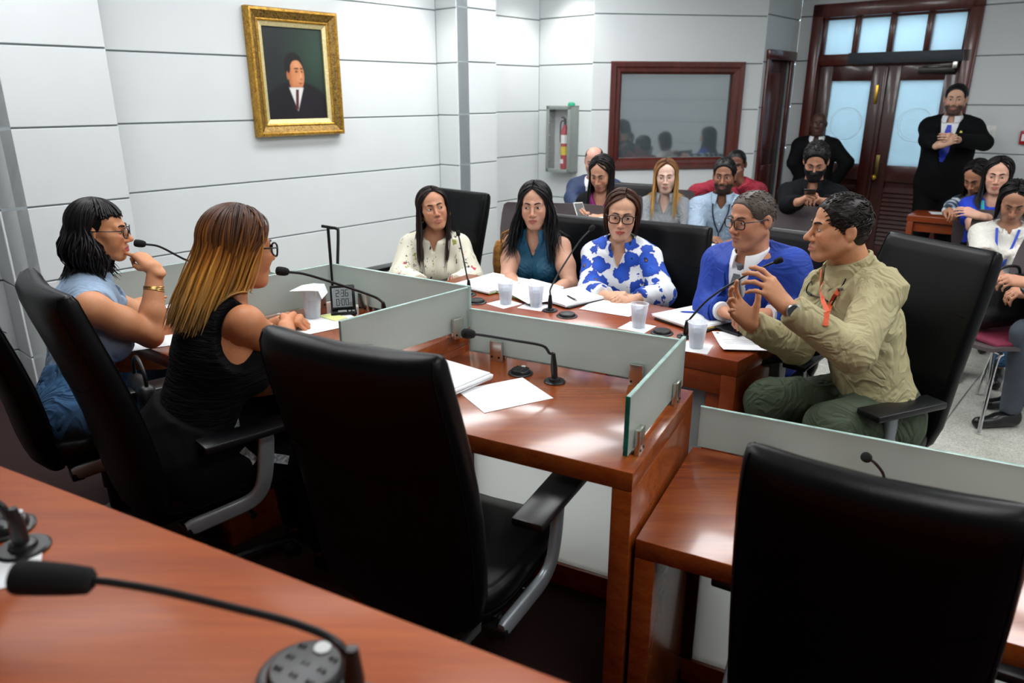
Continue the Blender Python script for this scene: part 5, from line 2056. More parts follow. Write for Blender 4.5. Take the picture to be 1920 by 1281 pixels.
for sg in (-1, 1):
    c_ = Vector(p.H(sg * .082, -.002, -.052))
    p.mb('hoop_earring', MB().tube([c_ + Vector((cos(a) * .012, 0, sin(a) * .016)) for a in np.linspace(0, 2 * pi, 14)], .002, 6, caps=False), 'brass')

# ------------------------------------------------------------------ the woman in the denim vest
M('denim_light', '#8fa5bd', .85, var=.12, scale=14, bmp=.25, bscale=420, fold=0.4)
M('denim_blue', '#2f5478', .85, var=.25, scale=10, bmp=.25, bscale=420, fold=0.5)
p = Person('person', 'dark-haired woman in round glasses and pale denim vest, finger at her lips', 52,
           pel=J(140, 768, 2.78), chest=J(152, 605, 2.84), neck=J(160, 527, 2.87), head_c=J(186, 432, 2.83), hyaw=75, hpitch=-3, hroll=0, sex='f', hres=.0034, bres=.008,
           q=dict(hs=.95, skin='#c68a63', lip='#b04c56', brow_col='#171110', nose=.98, jaw=.95, wide=1.0, gaze=(4, 0), open=.9, cheek=1.08, bust=1.15), build=1.03,
           sh=[J(172, 578, 2.66), J(200, 560, 3.06)], el=[J(283, 630, 2.86), J(300, 615, 3.2)], wr=[J(291, 503, 2.86), J(232, 576, 3.22)],
           hands=[('point', J(243, 463, 2.88) - J(291, 503, 2.86), (.6, -.25, .75)), ('flat', J(262, 566, 3.25) - J(232, 576, 3.22), (0, -.2, .9))])
p.body(bare=(True, True), arm_r=((.055, .044, .027), (.05, .042, .027)))
p.top('vest', 'denim_light', e=.014, sleeves=(0, 0), armhole=(.7, .7), hem=.0, wr=(.006, 36), seed=51, neck_cut=.060, vneck=(.05, .14), arm_r=(.064, .05, .04), arm_e=.008)
p.collar('collar', 'denim_light', .062, .03, 40, .05)
p.trousers('trousers', 'denim_blue', e=.014, wr=(.009, 36), seed=53)
p.shoes('#e0ddd8')
p.long_hair([(0, '#100e0f'), (1, '#151214')], L=.25, n=560, front=90, wave=.55, spread=.45, part=.0, vary=.55, r=.0056, bangs=190, bang_len=66, hairline=-.004, curl=.3, pull=(.12, .10, 0))
p.glasses('#141215', .024, .021, .0024, 2.1)
br_ = MB()
d = p.wr[0] - p.el[0]
d /= np.linalg.norm(d)
q_ = Vector(d).to_track_quat('Z', 'Y').to_matrix().to_4x4()
for i, o_ in enumerate((.072, .08, .088)):
    m4 = Matrix.Translation(p.wr[0] - d * o_) @ q_ @ Matrix.Rotation(.12 * (i - 1), 4, 'X')
    p.mb('bangle', MB().tube([m4 @ Vector((.036 * cos(a), .036 * sin(a), 0)) for a in np.linspace(0, 2 * pi, 24)], .0028, 6, caps=False), M('gold_dull', '#a58a52', .3, metal=1))
W1 = p

# ------------------------------------------------------------------ the woman in the black dress
M('black_ruched', '#0a0a0b', .85, var=.3, scale=20)
def ruched():
    m, nt, b = nmat('black_ruched')
    setp(b, .8)
    b.inputs['Specular IOR Level'].default_value = .12
    co = coords(nt, (6, 6, 46))
    nz = N(nt, 'ShaderNodeTexNoise', i_Scale=2.2, i_Detail=3, i_Distortion=.8)
    nt.links.new(co, nz.inputs['Vector'])
    nt.links.new(ramp(nt, nz.outputs[0], [(.35, (.0015, .0015, .002)), (.7, (.006, .006, .007))]), b.inputs['Base Color'])
    bump(nt, b, nz.outputs[0], .9, .012)
    MATS['black_ruched'] = m
ruched()
p = Person('person', 'woman with long brown and blond hair seen from behind in a sleeveless black dress', 48,
           pel=J(345, 850, 2.42), chest=J(408, 655, 2.36), neck=J(428, 572, 2.36), head_c=J(448, 465, 2.32), hyaw=45, hpitch=-6, hroll=0, sex='f', hres=.0034, bres=.008,
           q=dict(skin='#c07f58', lip='#b4665c', brow_col='#2a1a12', nose=.9, wide=1.02, cheek=1.15, gaze=(0, -2), bust=1.0, chin2=1.0), build=1.12,
           sh=[J(460, 606, 2.24), J(374, 596, 2.54)], el=[J(540, 672, 2.47), J(470, 640, 2.78)], wr=[J(537, 612, 2.64), J(525, 605, 2.72)],
           hands=[('fist', J(556, 598, 2.80) - J(535, 612, 2.70), (.8, -.5, .2)), ('fist', J(560, 600, 2.80) - J(525, 605, 2.82), (.1, -.3, .9))])
p.body(bare=(True, True), arm_r=((.050, .042, .027), (.046, .04, .027)))
p.top('dress', 'black_ruched', e=.014, sleeves=(0, 0), hem=-.1, wr=(.005, 40), seed=61, neck_cut=.066, armhole=(.72, .72))
sk = p.trousers('skirt', 'suit', '#030304', e=.03, wr=(.006, 26), seed=63, res=.010)
M('silver_print', '#8c9296', .35, var=.8, scale=90)
for a_, b_ in (((436, 775), (440, 803)), ((452, 845), (478, 866)), ((505, 858), (540, 862))):
    p.ribbon('print_band', [p.hit(sk, *a_, .003), p.hit(sk, *b_, .003)], .03, 'silver_print', .001)
p.shoes()
p.long_hair([(0, '#3a2013'), (.28, '#4a2a16'), (.45, '#8a5522'), (.62, '#b07a34'), (.85, '#a88046'), (1, '#8a6a40')], L=.275, n=820, front=66, wave=.04, spread=.28, part=.0, vary=.33, r=.0050, hairline=.0, curl=.6, thick=.022, steps=15, pull=(-.42, -.30, 0), capcol='#3a2013', jit=.8)
p.glasses('#0c0c0e', .028, .021, .0032, 2.6)
W2 = p
# ------------------------------------------------------------------ guards at the door
M('suit_black', '#08090b', .8, var=.15, scale=10, bmp=.1, bscale=400, spec=.15)
M('tie_blue', '#1030b0', .5, var=.12, scale=120)
M('lanyard_blue', '#2a4ec0', .6)
M('pin_yellow', '#d8c860', .4)
def suit_man(label, yaw, hc, q, hyaw, hpitch, el, wr, hands, jacket, tie, stand=False, build=1.05, hres=.0062, bres=.014, vneck=(.06, .28), trous=None, lan=None, pin=None, s=1.0, sh=None):
    if stand:
        f = head(yaw)
        neck = hc - f * .03 - Vector((0, 0, .178 * s))
        chest = neck - f * .02 - Vector((0, 0, .14 * s))
        pel = Vector((neck.x - f.x * .02, neck.y - f.y * .02, neck.z - .52 * s))
        r = head(yaw + 90)
        kz, az = pel.z * .54, .09
        kn = [pel + r * .10 + Vector((0, 0, kz - pel.z)), pel - r * .10 + Vector((0, 0, kz - pel.z))]
        an = [Vector((k.x, k.y, az)) for k in kn]
        jt = dict(pel=pel, chest=chest, neck=neck, knee=kn, ank=an)
    else:
        jt = seated(hc, yaw)
    p = Person('person', label, yaw, **jt, head_c=hc, hyaw=hyaw, hpitch=hpitch, hres=hres, bres=bres, q=q, el=el, wr=wr, hands=hands, build=build, sc=s, sh=sh)
    p.body()
    st = p.top('shirt', 'shirt_white', e=.006, sleeves=(0, 0), wr=None, neck_cut=.060, hem=.0, nk_top=.022)
    jk = p.top('jacket', jacket, extra=lambda S: pads(p, S), e=.024, arm_e=.018, sleeves=(.94, .94), hem=-.16 if stand else -.02, wr=(.005, 30), seed=len(label), neck_cut=.066, vneck=vneck, arm_r=(.055, .046, .036))
    p.collar('collar', 'shirt_white', .058, .030, 20, .030, st, lift=.030)
    if tie:
        p.tie(st, tie, .44 if stand else .32)
    p.lapels(jk, jacket, vneck[0], vneck[1], .055)
    p.trousers('trousers', trous or jacket)
    p.shoes()
    if lan:
        for sg in (-1, 1):
            p.ribbon('lanyard', [p.front(st, sg * .055, .0, .012), p.front(st, sg * .045, .08, .012), p.front(st, sg * .03, .15, .012)], .01, lan, side=p.r, norm=p.bf)
    if pin:
        p.mb('lapel_pin', MB().lathe([(.014, 0), (.014, .004), (.004, .006)], 12, mat=Matrix.Translation(p.front(jk, -.095, .09, .006)) @ Vector(p.bf).to_track_quat('Z', 'Y').to_matrix().to_4x4()), pin)
    return p, st, jk

hc = J(1792, 186, 6.28)
p, st, jk = suit_man('bearded man standing against the wall in a black suit and royal blue tie', -142, hc,
    dict(skin='#c39a82', wide=1.06, jaw=1.12, cheek=1.1, beard='#1a1412', beard_w=.85, brow_col='#120d0b', gaze=(-4, 0), lip='#9a6058', belly=.85), -146, -2,
    [J(1738, 262, 6.35), J(1846, 268, 6.2)], [J(1762, 272, 6.02), J(1790, 262, 6.0)],
    [('clasp', J(1785, 262, 5.95) - J(1762, 272, 6.02), (-.3, -.8, .3)), ('clasp', J(1768, 256, 5.93) - J(1790, 262, 6.0), (.2, -.9, .1))], 'suit_black', 'tie_blue', True, 1.2, pin='pin_yellow', vneck=(.07, .42))
p.cap('#0d0b0b', t=.008, hairline=.026, nape=-.05, noise=(.002, 60), locks=160, comb=(.2, .6, .8), lock_len=.025, top=.008)

hc = J(1535, 232, 7.30)
p, st, jk = suit_man('bald man in a black suit standing by the double door', -152, hc,
    dict(skin='#4a3128', wide=1.02, jaw=1.05, brow_col='#120d0b', lip='#5a3a34', gaze=(0, 0), nose=1.1, blush=.3), -156, 0,
    [J(1488, 305, 7.4), J(1588, 305, 7.3)], [J(1510, 350, 7.5), J(1560, 350, 7.5)], [None, None], 'suit_black', 'tie_blue', True, 1.1, lan='lanyard_blue', pin='pin_yellow', s=.92, vneck=(.06, .3))

# ------------------------------------------------------------------ audience
M('suit_navy', '#16284a', .75, var=.08, scale=10)
hc = J(1114, 302, 6.20)
p, st, jk = suit_man('balding man in a navy suit with a blue lanyard, half hidden in the back row', -158, hc,
    dict(skin='#c09080', wide=1.0, brow_col='#2a2019', open=.6, beard='#6a5248', beard_w=.4), -165, -12,
    [J(1072, 372, 6.25), J(1150, 375, 6.2)], [J(1085, 395, 6.0), J(1120, 395, 6.0)], [('clasp', (.5, -.4, 0), (0, 0, 1)), ('clasp', (-.5, -.4, 0), (0, 0, 1))], 'suit_navy', None, lan='lanyard_blue', vneck=(.06, .3))
p.cap('#1c1512', t=.004, hairline=.0, nape=-.06, noise=(.001, 60), bald=True)

M('magenta', '#86206f', .6, var=.08)
hc = J(1128, 324, 5.42)
p = Person('person', 'long-haired woman in a black blazer and magenta top reading her phone', -152, **seated(hc, -150, .06, .05, .62), head_c=hc, hyaw=-152, hpitch=-22, hroll=0, sex='f', hres=.0056, bres=.013,
           q=dict(skin='#c08e74', lip='#a05a58', brow_col='#1a1210', open=.35, gaze=(0, -15), nose=.95, jaw=.94),
           el=[J(1096, 412, 5.45), J(1172, 415, 5.40)], wr=[J(1098, 408, 5.20), J(1130, 408, 5.18)],
           hands=[('grip', J(1088, 398, 5.15) - J(1098, 408, 5.20), (-.5, .3, .5)), ('clasp', J(1108, 405, 5.1) - J(1130, 408, 5.18), (0, -.2, .9))])
p.body()
st = p.top('top', 'magenta', e=.010, sleeves=(0, 0), hem=.0, wr=(.006, 40), seed=71, neck_cut=.06, vneck=(.06, .10))
jk = p.top('blazer', 'suit_black', e=.022, arm_e=.014, sleeves=(.93, .93), hem=.0, wr=(.004, 34), seed=72, neck_cut=.066, vneck=(.085, .40))
p.trousers('trousers', 'suit_black')
p.shoes()
p.long_hair([(0, '#14100f'), (1, '#171211')], L=.30, n=170, front=58, drop_fwd=.3, wave=.03, part=.01, vary=.35, r=.0075, hairline=.0, left=1.25)

M('shirt_grey', '#858a8e', .8, var=.06, scale=10, bmp=.1, fold=0.4)
hc = J(1249, 330, 5.70)
p = Person('person', 'woman with long blond hair in a grey buttoned shirt', -165, **seated(hc, -165, .04, .05, .62), head_c=hc, hyaw=-166, hpitch=-4, hroll=3, sex='f', hres=.006, bres=.013,
           q=dict(skin='#d8b4a2', lip='#b06a66', brow_col='#6a4a32', open=.8, gaze=(14, -2), nose=.95, ears=False),
           el=[J(1205, 425, 5.72), J(1290, 425, 5.65)], wr=[J(1225, 440, 5.45), J(1270, 440, 5.42)], hands=[('clasp', (.5, -.4, 0), (0, 0, 1)), ('clasp', (-.5, -.4, 0), (0, 0, 1))])
p.body()
st = p.top('shirt', 'shirt_grey', e=.012, arm_e=.014, sleeves=(.93, .93), hem=.0, wr=(.006, 36), seed=81, neck_cut=.058, vneck=(.04, .12))
p.collar('collar', 'shirt_grey', .058, .03, 30, .05)
p.trousers('trousers', 'suit_black')
p.shoes()
p.long_hair([(0, '#6a4630'), (.3, '#8a6038'), (.6, '#b88a4c'), (1, '#c09a5c')], L=.36, n=190, front=62, drop_fwd=.4, wave=.06, part=.0, vary=.25, r=.0072, hairline=.0)

M('shirt_chambray', '#8fa2b4', .8, var=.06, scale=12, bmp=.1, fold=0.45)
M('lanyard_navy', '#141c30', .6)
hc = J(1358, 330, 5.36)
p = Person('person', 'bearded man in a light blue shirt with a dark lanyard and badge', -160, **seated(hc, -160, .04, .05, .64), head_c=hc, hyaw=-158, hpitch=-2, hroll=0, hres=.0056, bres=.013,
           q=dict(skin='#8a5f48', wide=.98, jaw=1.02, beard='#120d0b', beard_w=.92, brow_col='#0e0a09', lip='#7a4a44', gaze=(8, 0), nose=1.05),
           el=[J(1305, 445, 5.38), J(1412, 445, 5.30)], wr=[J(1322, 445, 5.12), J(1380, 452, 5.1)], hands=[('clasp', (.5, -.5, 0), (0, 0, 1)), ('clasp', (-.5, -.5, 0), (0, 0, 1))])
p.body()
st = p.top('shirt', 'shirt_chambray', e=.016, arm_e=.018, sleeves=(.93, .93), hem=.0, wr=(.006, 34), seed=91, neck_cut=.062, vneck=(.03, .06), arm_r=(.052, .045, .036))
p.collar('collar', 'shirt_chambray', .062, .032, 24, .045)
p.buttons(st, (.09, .16, .23, .30, .37), 'plastic_white')
p.trousers('trousers', 'suit_black')
p.shoes()
p.cap('#0c0a0a', t=.010, hairline=.022, nape=-.06, noise=(.003, 90), locks=200, comb=(0, .2, .4), lock_len=.014, top=.012, lock_r=.004)
for sg, xs in ((-1, (-.06, -.055, -.03, -.005)), (1, (.06, .055, .035, .005))):
    p.ribbon('lanyard', [p.front(st, x, h, .008) for x, h in zip(xs, (.0, .07, .15, .22))], .010, 'lanyard_navy', side=p.r, norm=p.bf)
bp = p.front(st, 0, .31, .012)
p.ribbon('lanyard', [p.front(st, 0, .22, .008), bp], .008, 'lanyard_navy', side=p.r, norm=p.bf)
p.ribbon('badge', [bp, bp - Vector(p.upv) * .085], .06, 'plastic_white', .002, side=p.r, norm=p.bf)

M('hoodie_red', '#8e2032', .9, var=.1, scale=20, bmp=.2, fold=0.4)
hc = J(1380, 308, 6.25)
p = Person('person', 'man in a red hooded sweatshirt with hands at his face, behind the bearded man', -160, **seated(hc, -160, .08, .06, .60), head_c=hc, hyaw=-160, hpitch=-8, hres=.0062, bres=.013,
           q=dict(skin='#6a4334', wide=1.02, brow_col='#0e0a09', lip='#5a3a34', gaze=(6, 0)), shw=.20, build=1.12,
           el=[J(1306, 362, 6.10), J(1408, 362, 6.0)], wr=[J(1360, 345, 5.98), J(1388, 342, 5.96)], hands=[('fist', (.4, -.1, .8), (-.3, -.9, .1)), ('fist', (-.2, -.1, .9), (.3, -.9, .1))])
p.body()
def hood(S):
    S.cone(p.neck + p.r * .07 - p.f * .06, p.neck - p.r * .07 - p.f * .06, .06, .06, .03)
p.top('hoodie', 'hoodie_red', e=.024, arm_e=.02, sleeves=(.95, .95), hem=.0, wr=(.007, 32), seed=95, neck_cut=.066, extra=hood, arm_r=(.055, .05, .04))
p.trousers('trousers', 'suit_black')
p.shoes()
p.cap('#0c0a0a', t=.006, hairline=.016, nape=-.06, noise=(.002, 90))

M('shirt_black', '#0b0d10', .85, spec=.15, var=.1, scale=10, bmp=.1)
M('mask_black', '#0b0c0e', .9)
hc = J(1530, 303, 5.20)
p = Person('person', 'masked man with curly black hair in a black shirt looking at his phone', -155, **seated(hc, -155, .06, .04, .66), head_c=hc, hyaw=-156, hpitch=-24, hres=.0056, bres=.013,
           q=dict(skin='#b07f66', wide=1.0, brow_col='#0e0a09', open=.3, gaze=(0, -20)),
           el=[J(1478, 385, 5.22), J(1590, 385, 5.12)], wr=[J(1500, 378, 4.98), J(1540, 378, 4.95)],
           hands=[('grip', J(1516, 366, 4.90) - J(1500, 378, 4.98), (-.5, .1, .6)), ('grip', J(1524, 366, 4.88) - J(1540, 378, 4.95), (.5, .1, .6))])
p.body()
st = p.top('shirt', 'shirt_black', e=.016, arm_e=.018, sleeves=(.9, .9), hem=.0, wr=(.006, 34), seed=97, neck_cut=.062, vneck=(.03, .06), arm_r=(.052, .045, .036))
p.collar('collar', 'shirt_black', .062, .032, 24, .045)
p.patch('chest_patch', st, [[(x, h) for x in (-.12, -.10, -.08)] for h in (.10, .115)], 'plastic_white', .004, .002)
p.trousers('trousers', 'suit_black')
p.shoes()
p.cap('#0b0a0b', t=.014, hairline=.026, nape=-.055, noise=(.006, 110), locks=380, comb=(0, .3, .6), lock_len=.02, top=.02, lock_r=.006)
S = Field(p.H(0, .06, -.06) - .10, p.H(0, .06, -.06) + .10, .004)
head_solid(S, p.H, dict(p.q, ears=False))
S.d -= .004
S.cut(p.H(0, .1, -.022), p.H.R @ A_((0, 0, 1)))
S.cut(p.H(0, .012, 0), p.H.R @ A_((0, -1, 0)))
p.solid('face_mask', S, 'mask_black')
PHONE_B = J(1519, 361, 4.86)

# ------------------------------------------------------------------ girls at the side
def plaid():
    m, nt, b = nmat('plaid')
    setp(b, .85)
    co = coords(nt)
    v1 = N(nt, 'ShaderNodeTexWave', i_Scale=5.0, wave_type='BANDS', bands_direction='Z')
    v2 = N(nt, 'ShaderNodeTexWave', i_Scale=5.0, wave_type='BANDS', bands_direction='X')
    for v in (v1, v2):
        nt.links.new(co, v.inputs['Vector'])
    mx = N(nt, 'ShaderNodeMath', operation='ADD')
    nt.links.new(v1.outputs['Fac'], mx.inputs[0])
    nt.links.new(v2.outputs['Fac'], mx.inputs[1])
    mh = N(nt, 'ShaderNodeMath', operation='MULTIPLY')
    mh.inputs[1].default_value = .5
    nt.links.new(mx.outputs[0], mh.inputs[0])
    nt.links.new(ramp(nt, mh.outputs[0], [(.3, lin('#24303c')), (.5, lin('#6d8296')), (.75, lin('#b8bcbc'))]), b.inputs['Base Color'])
    MATS['plaid'] = m
plaid()
hc = J(1832, 331, 5.62)
p = Person('person', 'girl in a grey and blue plaid shirt bent over her writing', -118, **seated(hc, -118, .10, .10, .60), head_c=hc, hyaw=-122, hpitch=-32, sex='f', hres=.006, bres=.013,
           q=dict(skin='#a8765c', lip='#9a5a54', brow_col='#120d0b', open=.25, gaze=(0, -20), noband=True), build=.92,
           el=[J(1850, 405, 5.75), J(1788, 388, 5.50)], wr=[J(1810, 405, 5.45), J(1778, 398, 5.28)], hands=[('flat', (-.6, -.5, 0), (0, 0, 1)), ('write', J(1790, 396, 5.15) - J(1775, 396, 5.28), (.1, -.3, .9))])
p.body()
p.top('shirt', 'plaid', e=.014, arm_e=.018, sleeves=(.95, .93), hem=.0, wr=(.006, 34), seed=101, neck_cut=.06)
p.trousers('trousers', 'suit_black')
p.shoes()
p.long_hair([(0, '#0f0c0c'), (1, '#141010')], L=.30, n=150, front=60, wave=.05, vary=.35, r=.0078, hairline=.0)

M('tee_blue', '#1438b4', .8, var=.06, fold=0.3)
M('lanyard_teal', '#2fb0a8', .6)
hc = J(1871, 328, 5.20)
p = Person('person', 'girl with long straight hair in a royal blue T-shirt, arms crossed', -148, **seated(hc, -148, .03, .04, .62), head_c=hc, hyaw=-146, hpitch=-6, sex='f', hres=.0056, bres=.013,
           q=dict(skin='#cfa08a', lip='#b0605c', brow_col='#140e0c', gaze=(6, 0), open=.8), build=.92,
           el=[J(1822, 425, 5.22), J(1920, 420, 5.1)], wr=[J(1868, 418, 5.0), J(1836, 405, 4.98)], hands=[('flat', (.6, .3, 0), (0, -.8, .4)), ('relax', J(1815, 398, 5.0) - J(1836, 405, 4.98), (-.1, -.7, .6))])
p.body(bare=(True, True), arm_r=((.040, .034, .024),) * 2)
st = p.top('shirt', 'tee_blue', e=.012, arm_e=.016, sleeves=(.36, .36), hem=.0, wr=(.005, 36), seed=103, neck_cut=.062)
p.ribbon('lanyard', [p.front(st, x, h, .006) for x, h in ((-.06, .0), (-.05, .08), (-.03, .16), (-.01, .22))], .02, 'lanyard_teal', side=p.r, norm=p.bf)
p.ribbon('lanyard', [p.front(st, x, h, .006) for x, h in ((.06, .0), (.045, .08), (.02, .16), (.0, .22))], .02, 'lanyard_teal', side=p.r, norm=p.bf)
p.trousers('trousers', 'suit_black')
p.shoes()
p.long_hair([(0, '#120e0e'), (1, '#171211')], L=.36, n=170, front=58, drop_fwd=.3, wave=.02, vary=.3, r=.0075, hairline=.0)

M('tee_white', '#d6d4cc', .85, var=.03, fold=0.4)
hc = J(1902, 376, 4.60)
p = Person('person', 'girl in a white T-shirt with a blue lanyard, head bowed', -145, **seated(hc, -145, .07, .02, .60), head_c=hc, hyaw=-150, hpitch=-30, sex='f', hres=.0052, bres=.012,
           q=dict(skin='#a87a62', lip='#96544e', brow_col='#120d0b', open=.2, gaze=(0, -20), hs=.98), build=.95,
           el=[J(1845, 490, 4.65), J(1960, 495, 4.55)], wr=[J(1880, 520, 4.4), J(1930, 520, 4.38)], hands=[('clasp', (.4, -.4, 0), (0, 0, 1)), ('clasp', (-.4, -.4, 0), (0, 0, 1))])
p.body(bare=(True, True), arm_r=((.040, .034, .024),) * 2)
st = p.top('shirt', 'tee_white', e=.016, arm_e=.024, sleeves=(.4, .4), hem=.0, wr=(.006, 34), seed=105, neck_cut=.060)
for sg in (-1, 1):
    p.ribbon('lanyard', [p.front(st, sg * x, h, .006) for x, h in ((.06, .0), (.045, .09), (.02, .2), (.005, .26))], .014, 'lanyard_blue', side=p.r, norm=p.bf)
p.trousers('trousers', 'denim_blue')
p.shoes()
p.long_hair([(0, '#100d0d'), (1, '#151111')], L=.16, n=150, front=66, wave=.03, vary=.35, r=.0072, hairline=.0)

# man cut by the right edge of the frame: grey suit, hand, trouser leg and shoe
M('suit_grey', '#3c434c', .8, var=.1, scale=12, bmp=.1)
hc = J(2010, 420, 3.85)
pl = seated(hc, -95, .04, .05, .64)
p = Person('person', 'man cut off by the right edge in a grey suit and black lace-up shoes', -95, **pl, head_c=hc, hyaw=-95, hres=.007, bres=.013,
           q=dict(skin='#b98468', wide=1.0), build=1.05, el=[J(1985, 560, 4.0), J(1965, 560, 3.7)], wr=[J(1930, 545, 3.85), J(1925, 530, 3.66)],
           hands=[('clasp', (-.8, -.2, 0), (0, -.3, .9)), ('clasp', J(1903, 526, 3.66) - J(1925, 530, 3.66), (.1, -.5, .8))],
           knee=[J(1935, 610, 4.05), J(1925, 625, 3.80)])
p.an = [A_((p.kn[0][0] + .02, p.kn[0][1], .09)), A_((p.kn[1][0] + .01, p.kn[1][1], .09))]
p.body()
p.top('jacket', 'suit_grey', e=.022, arm_e=.018, sleeves=(.95, .95), hem=-.02, wr=(.005, 30), seed=111, neck_cut=.066)
p.mb('cuff', MB().tube([p.wr[1] - (p.wr[1] - p.el[1]) * .14, p.wr[1] - (p.wr[1] - p.el[1]) * .0], .036, 16), 'shirt_white')
p.trousers('trousers', 'suit_grey', length=1.04)
p.shoes('#0a0a0b')
p.cap('#1a1412', t=.006, hairline=.0, nape=-.06)
# ------------------------------------------------------------------ things on the desks
M('foam_black', '#0a0a0b', .95, var=.4, scale=400, bmp=.4, bscale=700)
M('metal_black', '#101113', .35, var=.1)
M('paper', '#e6e8ea', .8, var=.015, scale=6)
M('ink_grey', '#9aa0a6', .8)
M('folder_pink', '#d89a92', .7)
M('folder_green', '#7f9a4e', .6)
M('folder_black', '#101114', .4)
M('envelope', '#c9a44a', .7)
M('highlight', '#dfe69a', .8)
def cup_mat():
    m, nt, b = nmat('cup_plastic')
    setp(b, .25)
    b.inputs['Base Color'].default_value = (.93, .95, .97, 1)
    tp = N(nt, 'ShaderNodeBsdfTransparent')
    tp.inputs[0].default_value = (.95, .97, 1, 1)
    fr_ = N(nt, 'ShaderNodeLayerWeight', i_Blend=.35)
    mr = N(nt, 'ShaderNodeMapRange')
    mr.inputs['To Min'].default_value = .8
    mr.inputs['To Max'].default_value = .25
    nt.links.new(fr_.outputs['Facing'], mr.inputs['Value'])
    mx = N(nt, 'ShaderNodeMixShader')
    nt.links.new(mr.outputs[0], mx.inputs[0])
    nt.links.new(b.outputs[0], mx.inputs[1])
    nt.links.new(tp.outputs[0], mx.inputs[2])
    nt.links.new(mx.outputs[0], nt.nodes['Material Output'].inputs[0])
    MATS['cup_plastic'] = m
cup_mat()
glassmat('water', '#d5dce2', .5, .1, '#eef3f6')

MIC_GROUP = 'gooseneck microphones on the desks'
def mic(label, base, z, path, headlen=.05, headr=.014, stem=.075, nr=.0042, base_r=.036, head_taper=.85):
    """gooseneck: base ring on the top, socket, neck through world points, foam head at the last one"""
    b0 = Vector((*base[:2], z))
    t = thing('microphone', label, 'microphone', b0, 0, MIC_GROUP)
    MB().lathe([(base_r, 0), (base_r, .003), (base_r * .9, .006), (base_r * .55, .006), (base_r * .5, .012), (base_r * .38, .014)], 28).build('base_ring', 'metal_black', t)
    d = (Vector(path[0]) - b0).normalized()
    d = (d * .5 + Vector((0, 0, 1))).normalized()
    MB().tube([Vector((0, 0, .005)), d * stem * .5, d * stem], [.010, .0115, .007], 14).build('socket', 'metal_black', t)
    pts = [d * stem] + [Vector(p) - b0 for p in path]
    sp = spline(pts, 8)
    nk = MB().tube(sp, nr, 8).build('gooseneck', 'metal_black', t)
    e = sp[-1]
    dv = (sp[-1] - sp[-3]).normalized()
    prof = [(0.0, .45), (.08, .8), (.3, 1), (.6, 1), (.85, .92), (.96, .7), (1.0, .35)] if head_taper <= 1 else [(0, .5), (.06, .78), (.3, .9), (.7, 1), (.92, 1.02), (.985, .95), (1, .8)]
    MB().tube([e + dv * headlen * (a - .08) for a, r in prof], [headr * r * (head_taper + (1 - head_taper) * a) for a, r in prof], 18).build('windscreen', 'foam_black', t, ang=70)
    return t

# desk between the empty chairs
b0 = P(1040, 716, .80)
mic('black gooseneck microphone standing beside the single white sheet', b0, .80, [J(1030, 662, 2.40), J(1016, 648, 2.38), J(960, 638, 2.32), J(905, 629, 2.26), J(888, 627, 2.24)], .045, .0165, nr=.0048, stem=.10)
# woman in black
b0 = P(722, 598, .88)
mic('black gooseneck microphone pointed at the woman in the black dress', b0, .88, [J(700, 556, 2.62), J(640, 535, 2.58), J(575, 515, 2.55), J(540, 510, 2.52)], .045, .0165, nr=.0048)
b0 = J(440, 545, 3.05)
b0 = Vector((b0.x, b0.y, .745))
mic('black gooseneck microphone beside the raised hand of the woman in denim', b0, .745, [J(395, 508, 3.05), J(345, 486, 3.02), J(300, 463, 3.0), J(272, 458, 2.98)], .045, .0165, nr=.0046)
# witness table
b0 = P(1031, 583, .75)
mic('tall gooseneck microphone in front of the woman in the flowered blouse', b0, .75, [J(1033, 540, 3.40), J(1052, 505, 3.42), J(1085, 455, 3.46), J(1106, 432, 3.48)], .034, .013)
b0 = P(880, 553, .75)
mic('tall thin gooseneck microphone in front of the woman in the cream blouse', b0, .75, [J(876, 520, 3.66), J(868, 480, 3.68), J(860, 442, 3.70)], .03, .012)
b0 = P(1285, 632, .75)
mic('gooseneck microphone reaching to the raised hands of the khaki-shirted man', b0, .75, [J(1292, 600, 2.98), J(1330, 560, 2.92), J(1392, 520, 2.84), J(1440, 497, 2.80), J(1452, 492, 2.79)], .036, .0125)
# lower desk at the right
b0 = P(1655, 925, .605)
mic('short gooseneck microphone behind the nearest empty chair', b0, .605, [J(1654, 885, 2.06), J(1640, 868, 2.04), J(1628, 860, 2.02)], .022, .0155, stem=.05)
# bench in the foreground
b0 = P(668, 1330, 1.065)
mic('large blurred gooseneck microphone lying across the front bench', b0, 1.065, [J(665, 1275, .80), J(640, 1212, .79), J(560, 1172, .80), J(430, 1138, .815), J(300, 1108, .83), J(205, 1092, .835), J(163, 1089, .835)], .088, .0195, nr=.0046, head_taper=1.01)
b0 = P(45, 1030, 1.065)
mic('black gooseneck microphone base at the corner of the front bench', b0, 1.065, [J(20, 975, 1.06), J(0, 948, 1.05), J(-40, 930, 1.04)], .05, .016, nr=.006, stem=.07)

